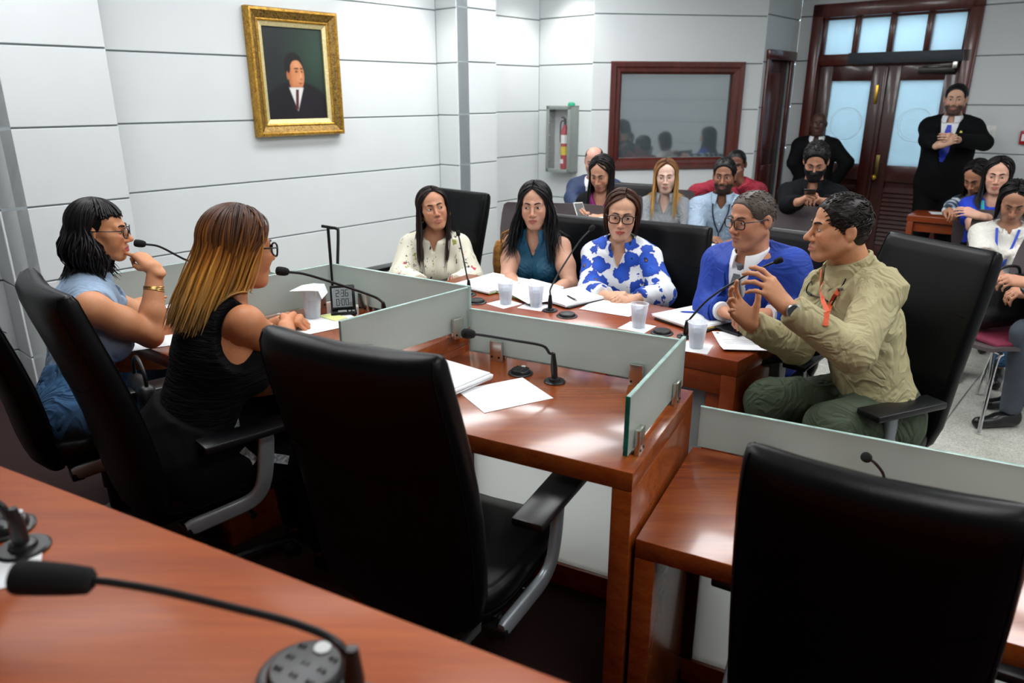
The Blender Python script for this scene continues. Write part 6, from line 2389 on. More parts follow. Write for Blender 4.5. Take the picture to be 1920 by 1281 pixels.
# power sockets let into the tops
M('socket_dark', '#1d2023', .4)
def grommet(label, c, z, R=.045, tilt=0, holes=True):
    t = thing('power_socket', label, 'socket', (c.x, c.y, z), 0, 'round power sockets in the desk tops')
    t.rotation_euler = (0, 0, tilt)
    MB().lathe([(R, 0), (R, .003), (R * .93, .005), (R * .80, .005), (R * .78, .011), (R * .70, .0155), (R * .2, .0175)], 32).build('cover', 'metal_black', t)
    if holes:
        for i in range(3):
            for j in range(3):
                x, y = (i - 1) * R * .42, (j - 1) * R * .36
                if hypot(x, y) < R * .6:
                    MB().box((x - .0045, y - .002, .0165), (x - .0025, y + .004, .0185)).build('slot', 'rubber_black', t)
                    MB().box((x + .002, y - .002, .0165), (x + .004, y + .004, .0185)).build('slot', 'rubber_black', t)
        MB().lathe([(R * .18, .0165), (R * .18, .0188), (R * .1, .0192)], 14, c=(0, R * .52, 0)).build('button', M('socket_button', '#b9bcbb', .4), t)
    return t
grommet('round black power socket beside the microphone on the middle desk', P(976, 700, .80), .80, .043, -DES)
grommet('round black power socket in front of the woman in the flowered blouse', P(1063, 593, .75), .75, .048, -.6, False)
grommet('round black power socket between the cups near the blue-suited man', P(1241, 625, .75), .75, .048, -.6, False)
grommet('round black power socket at the far end of the witness table', P(893, 567, .75), .75, .05, -.6, False)
grommet('large round power socket at the near edge of the front bench', P(575, 1268, 1.065), 1.065, .056, -DES)
grommet('round power socket behind the microphone base on the front bench', P(10, 992, 1.065), 1.065, .042, -DES)

# paper
def sheet(name, label, c, z, yaw, w_=.216, h_=.279, mat='paper', th=.0012, lines=0, curl=0.0, group='loose papers', cat='paper', stamp=False):
    t = thing(name, label, cat, (c[0], c[1], z), -radians(yaw), group)
    n = 8
    rows = []
    for i in range(n + 1):
        y = (i / n - .5) * h_
        zz = curl * max(0, (i / n - .6)) ** 2
        rows.append([Vector((-w_ / 2, y, zz)), Vector((w_ / 2, y, zz + curl * .15 * (i % 2) * .2)), Vector((w_ / 2, y, zz + th)), Vector((-w_ / 2, y, zz + th))])
    MB().loft(rows).build('sheet', mat, t, smooth=False)
    rg = random.Random(int(abs(c[0]) * 1000))
    for k in range(lines):
        y = h_ * (.36 - .055 * k)
        MB().box((-w_ * .38, y, th), (w_ * (.38 - .3 * rg.random() * (k % 4 == 3)), y + .004, th + .0003)).build('print_line', 'ink_grey', t, smooth=False)
    if stamp:
        MB().lathe([(.007, th), (.007, th + .0004)], 12, c=(w_ * .4, -h_ * .42, 0)).build('stamp', 'folder_black', t)
    return t
c = P(946, 740, .80)
sheet('paper_sheet', 'single blank white sheet lying on the middle desk', c, .8005, 62, .20, .24)
def stack(label, c, z, yaw, layers, w_=.216, h_=.279, name='paper_stack', cat='papers', group=None):
    t = thing(name, label, cat, (c[0], c[1], z), -radians(yaw), group)
    rg = random.Random(len(label))
    zz = 0
    for mat, th in layers:
        dx, dy, a = rg.uniform(-.008, .008), rg.uniform(-.008, .008), rg.uniform(-.05, .05)
        MB().box((-w_ / 2, -h_ / 2, zz), (w_ / 2, h_ / 2, zz + th), Matrix.Translation((dx, dy, 0)) @ Matrix.Rotation(a, 4, 'Z')).build('sheet_bundle' if mat.startswith('paper') else 'folder', mat, t, bevel=.001, seg=1)
        zz += th + .0003
    return t
stack('stack of papers in a pink folder behind the empty chair', P(822, 722, .80), .80, 40, [('folder_pink', .006), ('paper', .006), ('folder_pink', .003), ('paper', .008), ('paper', .004)])
# left desks
sheet('paper_sheet', 'sheet with yellow marker lines between the clasped hands and the glass', P(606, 606, .88), .881, 50, .20, .26)
tq = thing('paper_sheet', 'small sheet marked with yellow highlighter by the timer', 'paper', P(625, 596, .88) + Vector((0, 0, .0030)), -radians(40), 'loose papers')
MB().box((-.05, -.03, 0), (.05, .03, .001)).build('sheet', 'highlight', tq, smooth=False)
sheet('paper_sheet', 'white printed sheet beneath the elbow of the woman in denim', P(262, 577, .745), .7465, 45, .216, .279, lines=7)
sheet('paper_sheet', 'white sheet at the desk edge between the two women', P(296, 642, .745), .7465, 60, .15, .20)
# witness table papers
WYAW = -145
stack('open spiral notebook before the woman in teal', P(985, 545, .75), .753, WYAW + 12, [('folder_green', .004), ('paper', .006), ('paper', .003)], .24, .30, 'notebook', 'notebook')
sheet('paper_sheet', 'printed sheet hanging over the green folder by the cups', P(1020, 560, .75), .7665, WYAW + 30, .22, .28, lines=10)
stack('pile of white papers before the woman in the cream blouse', P(925, 535, .75), .753, WYAW + 6, [('folder_green', .004), ('paper', .009), ('paper', .004)], .25, .32)
stack('thick report with a clip under the pen of the flowered-blouse woman', P(1075, 560, .75), .753, WYAW + 16, [('folder_black', .004), ('paper', .008), ('paper', .003)], .23, .30)
sheet('paper_sheet', 'white sheets beneath the folded hands of the flowered-blouse woman', P(1150, 577, .75), .7515, WYAW - 4, .25, .22, lines=6)
stack('black folder of papers with a yellow envelope before the blue-suited man', P(1315, 600, .75), .753, WYAW + 22, [('folder_black', .006), ('envelope', .003), ('paper', .006), ('paper', .003)], .26, .34, 'folder', 'folder')
stack('black notepad at the table edge beneath the khaki sleeve', P(1392, 618, .75), .753, WYAW + 22, [('folder_black', .010)], .14, .2, 'notepad', 'notepad')
sheet('paper_sheet', 'printed page with a small stamp at the corner of the witness table', P(1392, 642, .75), .7515, WYAW - 30, .20, .26, lines=9, stamp=True, curl=.06)
sheet('paper_sheet', 'white sheet at the left edge of the front bench', P(-32, 1078, 1.065), 1.0655, 62, .10, .14)

M('ink_blue', '#2a4fc0', .3)
def pen(label, a, b, z, mat='ink_blue'):
    a, b = Vector((*a[:2], z)), Vector((*b[:2], z))
    t = thing('pen', label, 'pen', a, 0)
    d = b - a
    MB().tube([Vector(), d * .1, d * .85], [.0012, .004, .004], 8).build('barrel', mat, t)
    MB().tube([d * .85, d], [.0042, .0036], 8).build('cap', 'steel', t)
    MB().tube([d * .72 + Vector((0, 0, .0055)), d * .97 + Vector((0, 0, .0055))], .0012, 6).build('clip', 'steel', t)
pen('dark blue pen on the report before the flowered-blouse woman', P(1063, 555, .77), P(1082, 565, .77), .7725, 'folder_black')
pen('blue pen on the papers before the blue-suited man', P(1275, 586, .772), P(1332, 588, .772), .776)

def cup(label, c, z, h=.105, r0=.027, r1=.038, fill=.66, napkin=True, group='clear plastic cups of water'):
    t = thing('plastic_cup', label, 'cup', (c.x, c.y, z), 0, group)
    MB().lathe([(r0, .0), (r0 + (r1 - r0) * .5, h * .5), (r1, h * .97), (r1 + .0025, h * .985), (r1 + .002, h), (r1 - .001, h), (r0 + (r1 - r0) * .5 - .001, h * .5), (r0 - .001, .003)], 28).build('wall', 'cup_plastic', t)
    rf = r0 + (r1 - r0) * fill - .002
    MB().lathe([(r0 - .003, .004), (rf, h * fill), (.001, h * fill)], 24).build('water', 'water', t)
    return t
CUPS = [(1197, 617, .75, 'cup of water on a napkin in front of the flowered-blouse woman'), (1005, 578, .75, 'cup of water beside the tall microphone on the witness table'),
        (948, 573, .75, 'cup of water nearest the far end of the witness table'), (1305, 655, .75, 'cup of water at the near corner of the witness table')]
for x, y, z, lb in CUPS:
    c = P(x, y - 3, z)
    cup(lb, c, z + .0015)
    n = thing('paper_napkin', lb.replace('cup of water', 'small white napkin under the cup'), 'napkin', (c.x, c.y, z), -radians(WYAW + random.uniform(-12, 25)), 'napkins under the cups')
    n.location.x -= .006
    MB().box((-.062, -.062, .0002), (.062, .062, .0012)).build('sheet', 'paper', n, smooth=False)
c = P(587, 596, .88)
cup('cup of water covered with a folded napkin by the timer', c, .881, .115, .028, .040)
n = thing('paper_napkin', 'folded white napkin lying over the cup by the timer', 'napkin', (c.x, c.y, .997))
MB().loft([[Vector((-.07, -.04, -.002)), Vector((-.045, .045, 0)), Vector((-.045, .045, .002)), Vector((-.07, -.04, 0))], [Vector((0, -.05, .003)), Vector((0, .05, .006)), Vector((0, .05, .008)), Vector((0, -.05, .005))],
           [Vector((.042, -.05, .002)), Vector((.042, .05, .004)), Vector((.042, .05, .006)), Vector((.042, -.05, .004))], [Vector((.052, -.048, -.03)), Vector((.052, .045, -.028)), Vector((.054, .045, -.027)), Vector((.054, -.048, -.029))]]).build('sheet', 'paper', n, ang=60)

# digital timer: 2:36 over 0:00
M('lcd', '#8d979b', .25)
M('lcd_ink', '#14181a', .5)
c = P(645, 588, .88)
tm = thing('digital_timer', 'black digital timer showing 2:36 and 0:00 on the desk', 'timer', (c.x, c.y, .88), radians(14))
MB().box((-.05, -.035, 0), (.05, .03, .014)).build('base', 'black_plastic', tm, bevel=.005)
MB().box((-.022, -.030, .014), (.012, -.008, .017)).build('button', M('timer_button', '#8a8f92', .4), tm, bevel=.001)
for k in range(2):
    MB().box((.018 + k * .014, -.028, .014), (.028 + k * .014, -.012, .017)).build('button', 'timer_button', tm, bevel=.001)
RT = Matrix.Translation((0, .012, .012)) @ Matrix.Rotation(radians(-12), 4, 'X')
hs = MB().box((-.048, -.008, 0), (.048, .012, .098), RT).build('housing', 'black_plastic', tm, bevel=.005)
MB().box((-.040, -.0095, .012), (.036, -.008, .088), RT).build('display', 'lcd', hs, smooth=False)
def seg_digit(ch, x, z, w_, h_):
    segs = {'0': 'abcdef', '2': 'abged', '3': 'abgcd', '6': 'afgedc'}[ch]
    b = MB()
    t_ = w_ * .2
    R_ = dict(a=(0, h_ - t_, w_, h_), d=(0, 0, w_, t_), g=(0, h_ / 2 - t_ / 2, w_, h_ / 2 + t_ / 2), f=(0, h_ / 2, t_, h_), b=(w_ - t_, h_ / 2, w_, h_), e=(0, 0, t_, h_ / 2), c=(w_ - t_, 0, w_, h_ / 2))
    for sname in segs:
        a0, b0_, a1, b1 = R_[sname]
        b.box((x + a0, -.0102, z + b0_), (x + a1, -.0094, z + b1), RT)
    return b.build('digit', 'lcd_ink', hs, smooth=False)
def colon(x, z):
    b = MB()
    for dz in (.008, .017):
        b.box((x, -.0102, z + dz), (x + .0025, -.0094, z + dz + .003), RT)
    b.build('colon', 'lcd_ink', hs, smooth=False)
for row, (txt, z) in enumerate((('236', .053), ('000', .018))):
    for ch, x in zip(txt, (-.026, -.006, .010)):
        seg_digit(ch, x, z, .012, .027)
    colon(-.0105, z)
for k in range(2):
    seg_digit('0', .0245 + k * .006, .018, .0045, .011)

# black pipe handle standing by the wall
bh = thing('pipe_handle', 'black bent pipe handle of a trolley behind the glass screens', 'trolley', (J(622, 500, 3.6).x, J(622, 500, 3.6).y, 0))
o_ = bh.location.copy()
q1, q2, q3, q4 = J(603, 424, 3.6), J(622, 427, 3.6), J(634, 436, 3.6), J(633, 500, 3.6)
MB(o_).tube(spline([q1, q2, J(631, 429, 3.6), q3, q4], 6) + [Vector((q4.x, q4.y, .06))], .0075, 10).build('pipe', 'metal_black', bh)
k1 = J(615, 428, 3.62)
MB(o_).tube([k1, Vector((k1.x, k1.y, .06))], .0075, 10).build('pipe', 'metal_black', bh)
MB(o_).box((q4.x - .12, q4.y - .1, 0), (q4.x + .08, q4.y + .15, .06)).build('foot_plate', 'metal_black', bh, bevel=.01)

# handbag on the chair of the woman in denim
hb = J(262, 705, 2.62)
bag = thing('handbag', 'black leather handbag on the chair beside the woman in denim', 'bag', (hb.x, hb.y, .50), -radians(50))
S = Field((-.2, -.2, -.02), (.2, .2, .32), .009)
S.cone((-.11, 0, .07), (.11, 0, .07), .075, .075, .03, ax=(0, 1, 0), fl=.8).cone((-.09, 0, .07), (-.07, 0, .20), .07, .03, .04, ax=(0, 1, 0), fl=.8).cone((.09, 0, .07), (.07, 0, .20), .07, .03, .04, ax=(0, 1, 0), fl=.8).cone((-.07, 0, .20), (.07, 0, .20), .03, .03, .03)
S.wrinkle(.007, 40, 5)
S.cut((0, 0, .0), (0, 0, -1))
V, Q = S.mesh()
link('body', to_mesh('bag_body', [(relax(V, Q, 1), Q)]), M('bag_leather', '#131415', .4, bmp=.2, bscale=120), bag)
MB().tube(spline([(-.08, 0, .20), (-.07, .0, .28), (0, 0, .32), (.07, 0, .28), (.08, 0, .20)], 6), .007, 8).build('strap', 'bag_leather', bag)

# ------------------------------------------------------------------ portrait on the wall
def wall_frame4(a, z, b=-5.02):
    """matrix with x along the portrait wall (away), y out of it, z up"""
    o = ab(a, b, z)
    return Matrix(((AX.x, BX.x, 0, o.x), (AX.y, BX.y, 0, o.y), (0, 0, 1, o.z), (0, 0, 0, 1)))
PW, PH = .80, 1.02
pa = 0
def wall_at(px, py, b=-5.02):
    d = J(px, py, 1) - Vector((0, 0, CAM_Z))
    k = b / d.dot(BX)
    p_ = Vector((0, 0, CAM_Z)) + d * k
    return p_.dot(AX), p_.z
(a0, zt0), (a1, zb1) = wall_at(455, 12), wall_at(636, 252)
(a0b, zb0), (a1b, zt1) = wall_at(476, 256), wall_at(624, 24)
am, zm = (a0 + a1 + a0b + a1b) / 4, (zt0 + zt1 + zb0 + zb1) / 4
PW, PH = abs((a1 + a1b - a0 - a0b) / 2), abs((zt0 + zt1 - zb0 - zb1) / 2)
pf = thing('portrait_painting', 'painted portrait of a man in a dark suit in an ornate gold frame', 'painting', ab(am, -5.02, zm - PH / 2), pi / 2 - HA)
PM = Matrix(((1, 0, 0, 0), (0, -1, 0, 0), (0, 0, 1, 0), (0, 0, 0, 1)))
def gilt(name, c0, c1, bs):
    m, nt, b = nmat(name)
    setp(b, .38, metal=.55)
    co = coords(nt)
    nz = N(nt, 'ShaderNodeTexNoise', i_Scale=bs, i_Detail=3, i_Distortion=1.5)
    nt.links.new(co, nz.inputs['Vector'])
    nt.links.new(ramp(nt, nz.outputs[0], [(.35, lin(c0)), (.65, lin(c1))]), b.inputs['Base Color'])
    bump(nt, b, nz.outputs[0], .5, .006)
    MATS[name] = m
gilt('gilt', '#8a6420', '#c89a3c', 40)
gilt('gilt_carved', '#4a3618', '#a5823e', 75)
gilt('gilt_liner', '#cdbd84', '#e0d3a2', 60)
def moulding(prof, u0, u1, z0, z1, mat, name):
    cs = [(u0, z0), (u1, z0), (u1, z1), (u0, z1)]
    inn = [(1, 1), (-1, 1), (-1, -1), (1, -1)]
    for k in range(4):
        r = []
        for e in (k, (k + 1) % 4):
            (u, z), (su, sz) = cs[e], inn[e]
            r.append([Vector((u + su * a, -b, z + sz * a)) for a, b in prof])
        MB().loft(r).build(name, mat, pf, ang=30)
hw = PW / 2
moulding([(0, 0), (0, .055), (.008, .07), (.022, .072), (.03, .062), (.03, 0)], -hw, hw, 0, PH, 'gilt', 'frame_outer')
moulding([(.03, 0), (.03, .060), (.05, .052), (.072, .036), (.072, 0)], -hw, hw, 0, PH, 'gilt_carved', 'frame_carved')
moulding([(.072, 0), (.072, .038), (.08, .042), (.09, .036), (.09, 0)], -hw, hw, 0, PH, 'gilt', 'frame_inner')
moulding([(.09, 0), (.09, .032), (.12, .024), (.12, 0)], -hw, hw, 0, PH, 'gilt_liner', 'frame_liner')
# the painted canvas: flat colour areas on a fine sheet
nu, nv = 120, 150
cw, chh = PW - .22, PH - .22
U, Vv = np.meshgrid(np.linspace(0, 1, nu), np.linspace(0, 1, nv), indexing='ij')
C = np.zeros((nu, nv, 3))
def paint(mask, col, soft=1.0):
    m_ = np.clip(mask, 0, 1)[..., None] * soft
    C[:] = C * (1 - m_) + A_(lin(col)) * m_
rgp = np.random.default_rng(3)
bgn = sum(np.sin(U * f1 + p1) * np.sin(Vv * f2 + p2) for f1, f2, p1, p2 in rgp.uniform(3, 17, (6, 4))) / 6
C[:] = A_(lin('#1c2a24')) * (1 + .35 * bgn[..., None])
paint(sstep(.55, .15, U) * .8, '#1a1c20')
paint(np.exp(-(((U - .85) / .25) ** 2 + ((Vv - .72) / .3) ** 2)) * .6, '#2f4a3a')
def elm(cx, cy, rx, ry, s=.06):
    return sstep(1 + s, 1 - s, np.hypot((U - cx) / rx, (Vv - cy) / ry))
suit = np.maximum(elm(.50, .02, .60, .40), sstep(.02, -.02, Vv - .40 + 1.1 * np.abs(U - .42) ** 1.4))
paint(suit, '#0f0c12')
paint(elm(.70, .12, .25, .2, .4) * .4, '#1c1620')
hairm = elm(.478, .580, .150, .150, .08)
paint(hairm, '#130f0f')
paint(elm(.495, .42, .100, .105, .1), '#a8643f')
face = elm(.522, .485, .122, .165, .05) * sstep(.655, .635, Vv - .10 * (U - .52))
paint(face, '#c27d52')
paint(face * np.exp(-(((U - .53) / .06) ** 2 + ((Vv - .60) / .045) ** 2)) * .6, '#dba276')
paint(face * np.exp(-(((U - .555) / .05) ** 2 + ((Vv - .46) / .05) ** 2)) * .5, '#d89a6c')
paint(face * sstep(.47, .40, U) * .6, '#8a4c30')
paint(face * sstep(.40, .35, Vv) * .5, '#94573a')
paint(face * sstep(.62, .66, U) * .5, '#8a4c30')
paint(elm(.383, .488, .026, .050, .15), '#a5623f')
paint(elm(.395, .575, .030, .065, .2), '#130f0f')
for ex, wx in ((.522, .032), (.606, .022)):
    paint(elm(ex, .558, wx * 1.25, .009, .3) * .85, '#241510')
    paint(elm(ex, .526, wx, .014, .3) * .6, '#7a4630')
    paint(elm(ex, .525, wx * .45, .008, .3) * .9, '#1c1210')
paint(elm(.588, .485, .010, .050, .3) * .55, '#e3ad80')
paint(elm(.592, .445, .022, .011, .3) * .6, '#8a4a30')
paint(elm(.574, .402, .038, .007, .3) * .85, '#78382c')
paint(elm(.574, .385, .026, .008, .4) * .4, '#b0664c')
sh_ = sstep(.012, -.012, np.abs(U - .50) - .115 * (Vv - .10) / .25) * sstep(.365, .345, Vv) * sstep(.08, .12, Vv)
paint(sh_, '#cfcfcb')
paint(sstep(.008, -.008, np.abs(U - .508 + .12 * (.3 - Vv)) - .024) * sstep(.34, .33, Vv) * sstep(.10, .13, Vv), '#4e1a20')
V3 = np.stack([(U - .5) * cw, 0 * U - .012, .11 + Vv * chh], -1).reshape(-1, 3)
ii = (np.arange(nu - 1)[:, None] * nv + np.arange(nv - 1)[None]).ravel()
Qp = np.stack([ii, ii + nv, ii + nv + 1, ii + 1], 1)
vcol('oil_paint', .45, bmp=.1, bscale=150)
link('canvas', to_mesh('canvas', [(V3, Qp, np.clip(C.reshape(-1, 3), 0, 1))]), 'oil_paint', pf)
MB().box((-hw + .02, -.010, .02), (hw - .02, 0, PH - .02)).build('backing', 'wood_door', pf, smooth=False)

# ------------------------------------------------------------------ fire extinguisher cabinet
def corner_at(px, py):
    d = J(px, py, 1) - Vector((0, 0, CAM_Z))
    k = 6.11 / d.dot(AX)
    p_ = Vector((0, 0, CAM_Z)) + d * k
    return p_.dot(BX), p_.z
b_0, z_1 = corner_at(1041, 198)
b_1, z_0 = corner_at(1072, 318)
b_1 = b_0 + .30
z_0 = corner_at(1040, 320)[1]
cb = thing('extinguisher_cabinet', 'grey metal fire extinguisher cabinet with glass door', 'cabinet', ab(6.11, (b_0 + b_1) / 2, z_0), -HA - 0)
M('cabinet_grey', '#8d9490', .4, var=.04, metal=.2)
cwid, chei, cdep = .30, z_1 - z_0, .13
# local x along b, local y out of the room (along a)
box_ = MB()
box_.box((-cwid / 2, -cdep, 0), (-cwid / 2 + .012, 0, chei)).box((cwid / 2 - .012, -cdep, 0), (cwid / 2, 0, chei)).box((-cwid / 2, -cdep, 0), (cwid / 2, 0, .012)).box((-cwid / 2, -cdep, chei - .012), (cwid / 2, 0, chei))
box_.build('case', 'cabinet_grey', cb, bevel=.002)
MB().box((-cwid / 2 + .01, -.012, .01), (cwid / 2 - .01, -.004, chei - .01)).build('back', M('cab_white', '#d4d8da', .5), cb, smooth=False)
fr_ = MB()
f_ = .035
fr_.box((-cwid / 2, -cdep - .012, 0), (-cwid / 2 + f_, -cdep, chei)).box((cwid / 2 - f_, -cdep - .012, 0), (cwid / 2, -cdep, chei)).box((-cwid / 2, -cdep - .012, 0), (cwid / 2, -cdep, f_)).box((-cwid / 2, -cdep - .012, chei - f_), (cwid / 2, -cdep, chei))
dr_ = fr_.build('door', 'cabinet_grey', cb, bevel=.002)
MB().box((-cwid / 2 + f_, -cdep - .007, f_), (cwid / 2 - f_, -cdep - .005, chei - f_)).build('pane', 'lens', dr_, smooth=False)
for k in range(4):
    MB().lathe([(.007, 0), (.007, .006), (.003, .008)], 10, mat=Matrix.Translation((-cwid / 2 + f_ + .012, -cdep - .008, .12 + k * .12)) @ Matrix.Rotation(pi / 2, 4, 'X')).build('door_lock', 'steel', dr_)
ex_o = ab(6.11, (b_0 + b_1) / 2, z_0)
ex_l = ex_o - AX * .065 + BX * .03 + Vector((0, 0, .03))
ex = thing('fire_extinguisher', 'small red fire extinguisher with white and yellow labels inside the cabinet', 'extinguisher', ex_l, -HA)
k_ = (chei - .10) / .46
MB().lathe([(.034, 0), (.04, .006), (.04, .30 * k_), (.036, .33 * k_), (.02, .355 * k_), (.014, .37 * k_)], 24).build('cylinder', M('ext_red', '#a81c28', .3), ex)
MB().lathe([(.0405, .12 * k_), (.0405, .19 * k_)], 24).build('label_band', M('ext_yellow', '#d8c020', .5), ex)
MB().lathe([(.0405, .215 * k_), (.0405, .285 * k_)], 24).build('label_band', 'plastic_white', ex)
MB().box((-.02, -.0415, .05 * k_), (.015, -.039, .085 * k_)).build('tag', 'plastic_white', ex)
MB().tube([(0, 0, .365 * k_), (0, 0, .41 * k_), (.0, -.03, .43 * k_), (0, -.055, .425 * k_)], [.014, .012, .008, .006], 10).build('handle', 'metal_black', ex)
MB().tube(spline([(-.01, 0, .40 * k_), (-.04, -.01, .39 * k_), (-.048, -.012, .33 * k_), (-.046, -.01, .22 * k_)], 5), .007, 8).build('hose', 'rubber_black', ex)
gb = thing('alarm_beacon', 'small green beacon on top of the extinguisher cabinet', 'beacon', ex_o - AX * .06 + BX * .10 + Vector((0, 0, chei)))
MB().lathe([(.036, 0), (.036, .018), (.03, .03), (.012, .036)], 18).build('dome', M('green_plastic', '#1f9a74', .35), gb)

# switch plate and red call point on the far wall
def far_at(px, py, a=DOOR_A):
    d = J(px, py, 1) - Vector((0, 0, CAM_Z))
    p_ = Vector((0, 0, CAM_Z)) + d * (a / d.dot(AX))
    return p_
c = far_at(1858, 247)
sw = thing('switch_plate', 'white light switch plate on the wall beside the standing guard', 'switch', (c.x, c.y, c.z - .055), -HA)
MB().box((-.04, -.008, 0), (.04, 0, .11)).build('plate', 'plastic_white', sw, bevel=.003)
for x in (-.016, .016):
    MB().box((x - .009, -.013, .03), (x + .009, -.008, .08)).build('rocker', 'plastic_white', sw, bevel=.002)
c = far_at(1924, 258)
cpnt = thing('call_point', 'red fire call point at the right edge of the far wall', 'alarm', (c.x, c.y, c.z - .06), -HA)
MB().box((-.045, -.04, 0), (.045, 0, .12)).build('housing', 'ext_red', cpnt, bevel=.006)
MB().box((-.03, -.044, .03), (.03, -.04, .09)).build('face', 'plastic_white', cpnt, bevel=.001)

# ------------------------------------------------------------------ audience seating
M('shell_brown', '#4a4244', .5, var=.06)
M('pad_maroon', '#6a1c34', .7, var=.1)
M('chrome', '#c6c9cc', .15, metal=1)
def make_stack_chair():
    t = thing('stacking_chair', '', 'chair')
    rings = []
    for z, y, w_ in ((.58, -.19, .40), (.65, -.205, .43), (.77, -.225, .45), (.88, -.25, .45), (.945, -.264, .43), (.962, -.268, .38)):
        r = []
        for k in range(9):
            x = (k / 8 - .5) * w_
            r.append(Vector((x, y + .05 * (2 * x / w_) ** 2 * .7, z)))
        r += [v + Vector((0, -.012, 0)) for v in r[::-1]]
        rings.append(r)
    MB().loft(rings).build('backrest', 'shell_brown', t, ang=50)
    rings = []
    for y, z, w_ in ((-.2, .455, .36), (-.1, .445, .41), (.05, .445, .43), (.17, .452, .42), (.21, .44, .38)):
        r = []
        for k in range(9):
            x = (k / 8 - .5) * w_
            r.append(Vector((x, y, z + .02 * (2 * x / w_) ** 2)))
        r += [v + Vector((0, 0, -.02)) for v in r[::-1]]
        rings.append(r)
    MB().loft(rings).build('seat', 'shell_brown', t, ang=50)
    MB().box((-.18, -.15, .452), (.18, .18, .478)).build('seat_pad', 'pad_maroon', t, bevel=.012)
    for s in (-1, 1):
        MB().tube(spline([(s * .20, .16, .43), (s * .205, .19, .40), (s * .22, .215, .2), (s * .235, .235, .01)], 4), .010, 8).build('leg', 'chrome', t)
        MB().tube(spline([(s * .20, -.13, .43), (s * .205, -.17, .40), (s * .22, -.20, .2), (s * .235, -.225, .01)], 4), .010, 8).build('leg', 'chrome', t)
        MB().tube(spline([(s * .17, -.16, .44), (s * .17, -.215, .47), (s * .17, -.222, .56), (s * .165, -.24, .70)], 4), .009, 8).build('back_post', 'chrome', t)
    MB().tube([(-.2, .16, .43), (.2, .16, .43)], .009, 8).build('cross_bar', 'chrome', t)
    return t
SCH = make_stack_chair()
SU = [False]
def stack_chair(p, facing, label):
    o = SCH if not SU[0] else copy_tree(SCH)
    SU[0] = True
    o.location = (p[0], p[1], 0)
    o.rotation_euler = (0, 0, -radians(facing))
    tag(o, label, 'chair', 'stacking chairs with maroon pads')
    return o
def seat_of(px, py, t, facing):
    """chair under a sitter: from the head position"""
    h = J(px, py, t)
    return Vector((h.x, h.y, 0)) - head(facing) * .10
bw = J(958, 500, 5.15)
stack_chair((bw.x + .02, bw.y + .05), -150, 'stacking chair with the wicker bag on its maroon seat')
for px, py, t, fc, lb in ((1114, 302, 6.2, -158, 'stacking chair under the balding man in navy'), (1128, 324, 5.42, -152, 'stacking chair under the woman with the magenta top'),
                          (1249, 330, 5.7, -165, 'stacking chair under the blond woman'), (1358, 330, 5.36, -160, 'stacking chair under the bearded man in light blue'),
                          (1380, 308, 6.25, -160, 'stacking chair under the man in the red hoodie'), (1530, 303, 5.2, -155, 'stacking chair under the masked man'),
                          (1832, 331, 5.62, -118, 'stacking chair under the girl in plaid'), (1871, 328, 5.2, -148, 'stacking chair under the girl in the blue T-shirt'),
                          (1902, 376, 4.6, -145, 'stacking chair under the girl in the white T-shirt'), (2010, 420, 3.85, -95, 'stacking chair under the man at the right edge')):
    q = seat_of(px, py, t, fc)
    stack_chair(q, fc, lb)
q = J(1490, 400, 4.95)
stack_chair((q.x, q.y), -152, 'empty stacking chair behind the blue-suited man')
q = J(1062, 410, 5.05)
stack_chair((q.x, q.y), -160, 'empty dark stacking chair between the woman in teal and the phone reader')
q = J(1880, 640, 4.0)
stack_chair((q.x - .02, q.y), -100, 'stacking chair with a black bag on it, behind the khaki-shirted man')

# wicker bag
def weave():
    m, nt, b = nmat('wicker')
    setp(b, .7)
    co = coords(nt, (1, 1, 1), (0, .785, 0))
    v = N(nt, 'ShaderNodeTexChecker', i_Scale=28)
    nt.links.new(co, v.inputs['Vector'])
    v.inputs['Color1'].default_value = (*lin('#a8742c'), 1)
    v.inputs['Color2'].default_value = (*lin('#8a5a20'), 1)
    nt.links.new(v.outputs[0], b.inputs['Base Color'])
    bump(nt, b, v.outputs[1], .6, .006)
    MATS['wicker'] = m
weave()
wb = thing('wicker_bag', 'woven tan straw bag on a maroon chair seat', 'bag', (bw.x, bw.y, .482), radians(-20))
rings = []
for z, w_, d_ in ((0, .10, .05), (.01, .12, .06), (.10, .13, .065), (.20, .125, .055), (.25, .11, .035), (.26, .10, .02)):
    rings.append([Vector((w_ * math.copysign(abs(cos(a)) ** .6, cos(a)), d_ * math.copysign(abs(sin(a)) ** .6, sin(a)), z)) for a in [2 * pi * k / 24 for k in range(24)]])
MB().loft(rings).build('body', 'wicker', wb, ang=50)
for s in (-1, 1):
    MB().tube(spline([(-.06, s * .03, .25), (-.05, s * .04, .31), (0, s * .04, .33), (.05, s * .04, .31), (.06, s * .03, .25)], 5), .007, 8).build('strap', 'wicker', wb)
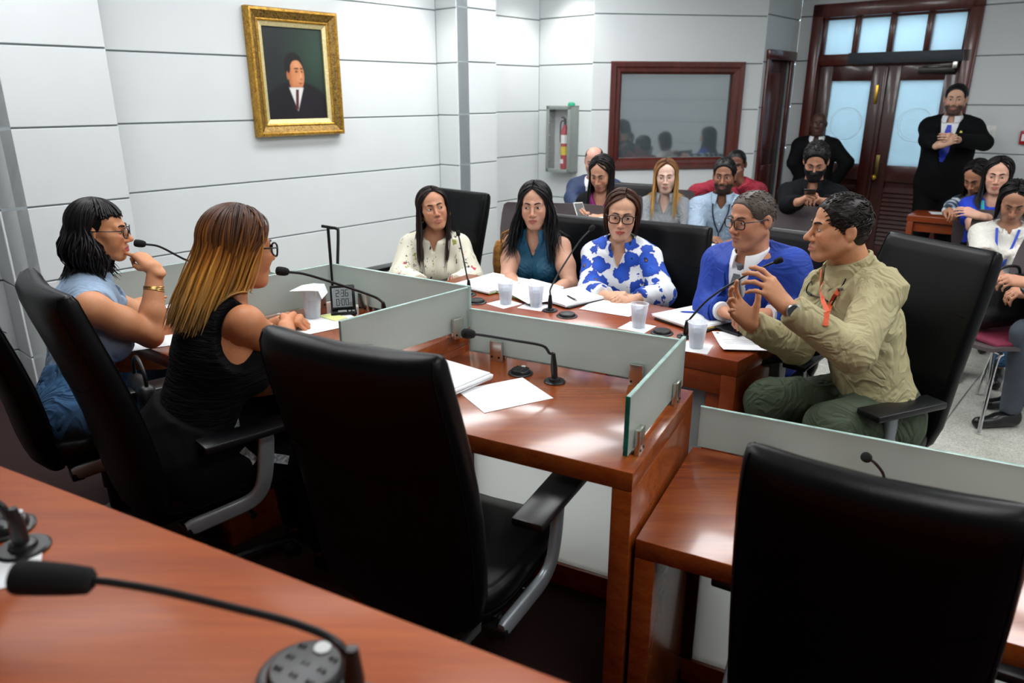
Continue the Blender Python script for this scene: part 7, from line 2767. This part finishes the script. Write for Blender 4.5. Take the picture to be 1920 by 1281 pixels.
# black bag on the chair at the right
q = J(1880, 560, 4.0)
kb = thing('satchel', 'black satchel standing on a chair behind the khaki-shirted man', 'bag', (q.x, q.y, .482), radians(20))
S = Field((-.22, -.14, -.02), (.22, .14, .36), .01)
S.cone((-.12, 0, .08), (.12, 0, .08), .075, .075, .02, ax=(0, 1, 0), fl=.85).cone((-.11, 0, .10), (-.10, 0, .24), .07, .06, .03, ax=(0, 1, 0), fl=.8).cone((.11, 0, .10), (.10, 0, .24), .07, .06, .03, ax=(0, 1, 0), fl=.8).cone((-.1, 0, .2), (.1, 0, .2), .09, .09, .03, ax=(0, 1, 0), fl=.6)
S.wrinkle(.006, 36, 8)
S.cut((0, 0, 0), (0, 0, -1))
V, Q = S.mesh()
link('body', to_mesh('satchel_body', [(relax(V, Q, 1), Q)]), 'bag_leather', kb)
MB().tube(spline([(-.1, 0, .28), (-.06, 0, .34), (.06, 0, .34), (.1, 0, .28)], 5), .008, 8).build('handle', 'bag_leather', kb)

# phones and papers in the audience
ph_ = thing('phone', 'white phone in the hand of the woman with the magenta top', 'phone', J(1088, 396, 5.10))
ph_.rotation_euler = (radians(-40), 0, radians(20))
MB().box((-.036, -.004, -.07), (.036, .004, .07)).build('case', M('phone_white', '#cfcdc4', .35), ph_, bevel=.003)
MB().box((-.032, -.005, -.062), (.032, -.004, .062)).build('screen', 'metal_black', ph_, smooth=False)
ph2 = thing('phone', 'dark phone held by the masked man', 'phone', PHONE_B)
ph2.rotation_euler = (radians(-112), 0, radians(-25))
MB().box((-.036, -.004, -.07), (.036, .004, .07)).build('case', 'metal_black', ph2, bevel=.003)
MB().box((-.032, -.005, -.062), (.032, -.004, .062)).build('screen', M('phone_screen', '#8fa0a8', .2), ph2, smooth=False)
sheet('paper_sheet', 'papers on the lap of the woman with the magenta top', J(1112, 412, 5.05), J(1112, 412, 5.05).z, -150, .22, .28, th=.006)
sheet('paper_sheet', 'papers on the lap of the bearded man in light blue', J(1325, 462, 5.02), J(1325, 462, 5.02).z, -160, .22, .30, th=.01)

# small wood table where the girl in plaid writes
c = P(1775, 403, .72)
st_ = thing('side_table', 'small red-brown wood table where the girl in plaid writes', 'table', (c.x, c.y, 0), -radians(38))
MB().box((-.27, -.20, .665), (.27, .26, .72)).build('top', 'wood_table', st_, bevel=.006)
for x, y in ((-.24, -.17), (.24, -.17), (-.24, .23), (.24, .23)):
    MB().box((x - .025, y - .025, 0), (x + .025, y + .025, .665)).build('leg', 'wood_table', st_, bevel=.004)
MB().box((-.24, -.165, .58), (.24, -.14, .665)).build('apron', 'wood_table', st_, bevel=.003)
q = P(1768, 400, .722)
sheet('paper_sheet', 'white note sheet under the hand of the writing girl', q, .7205, 20, .2, .16)
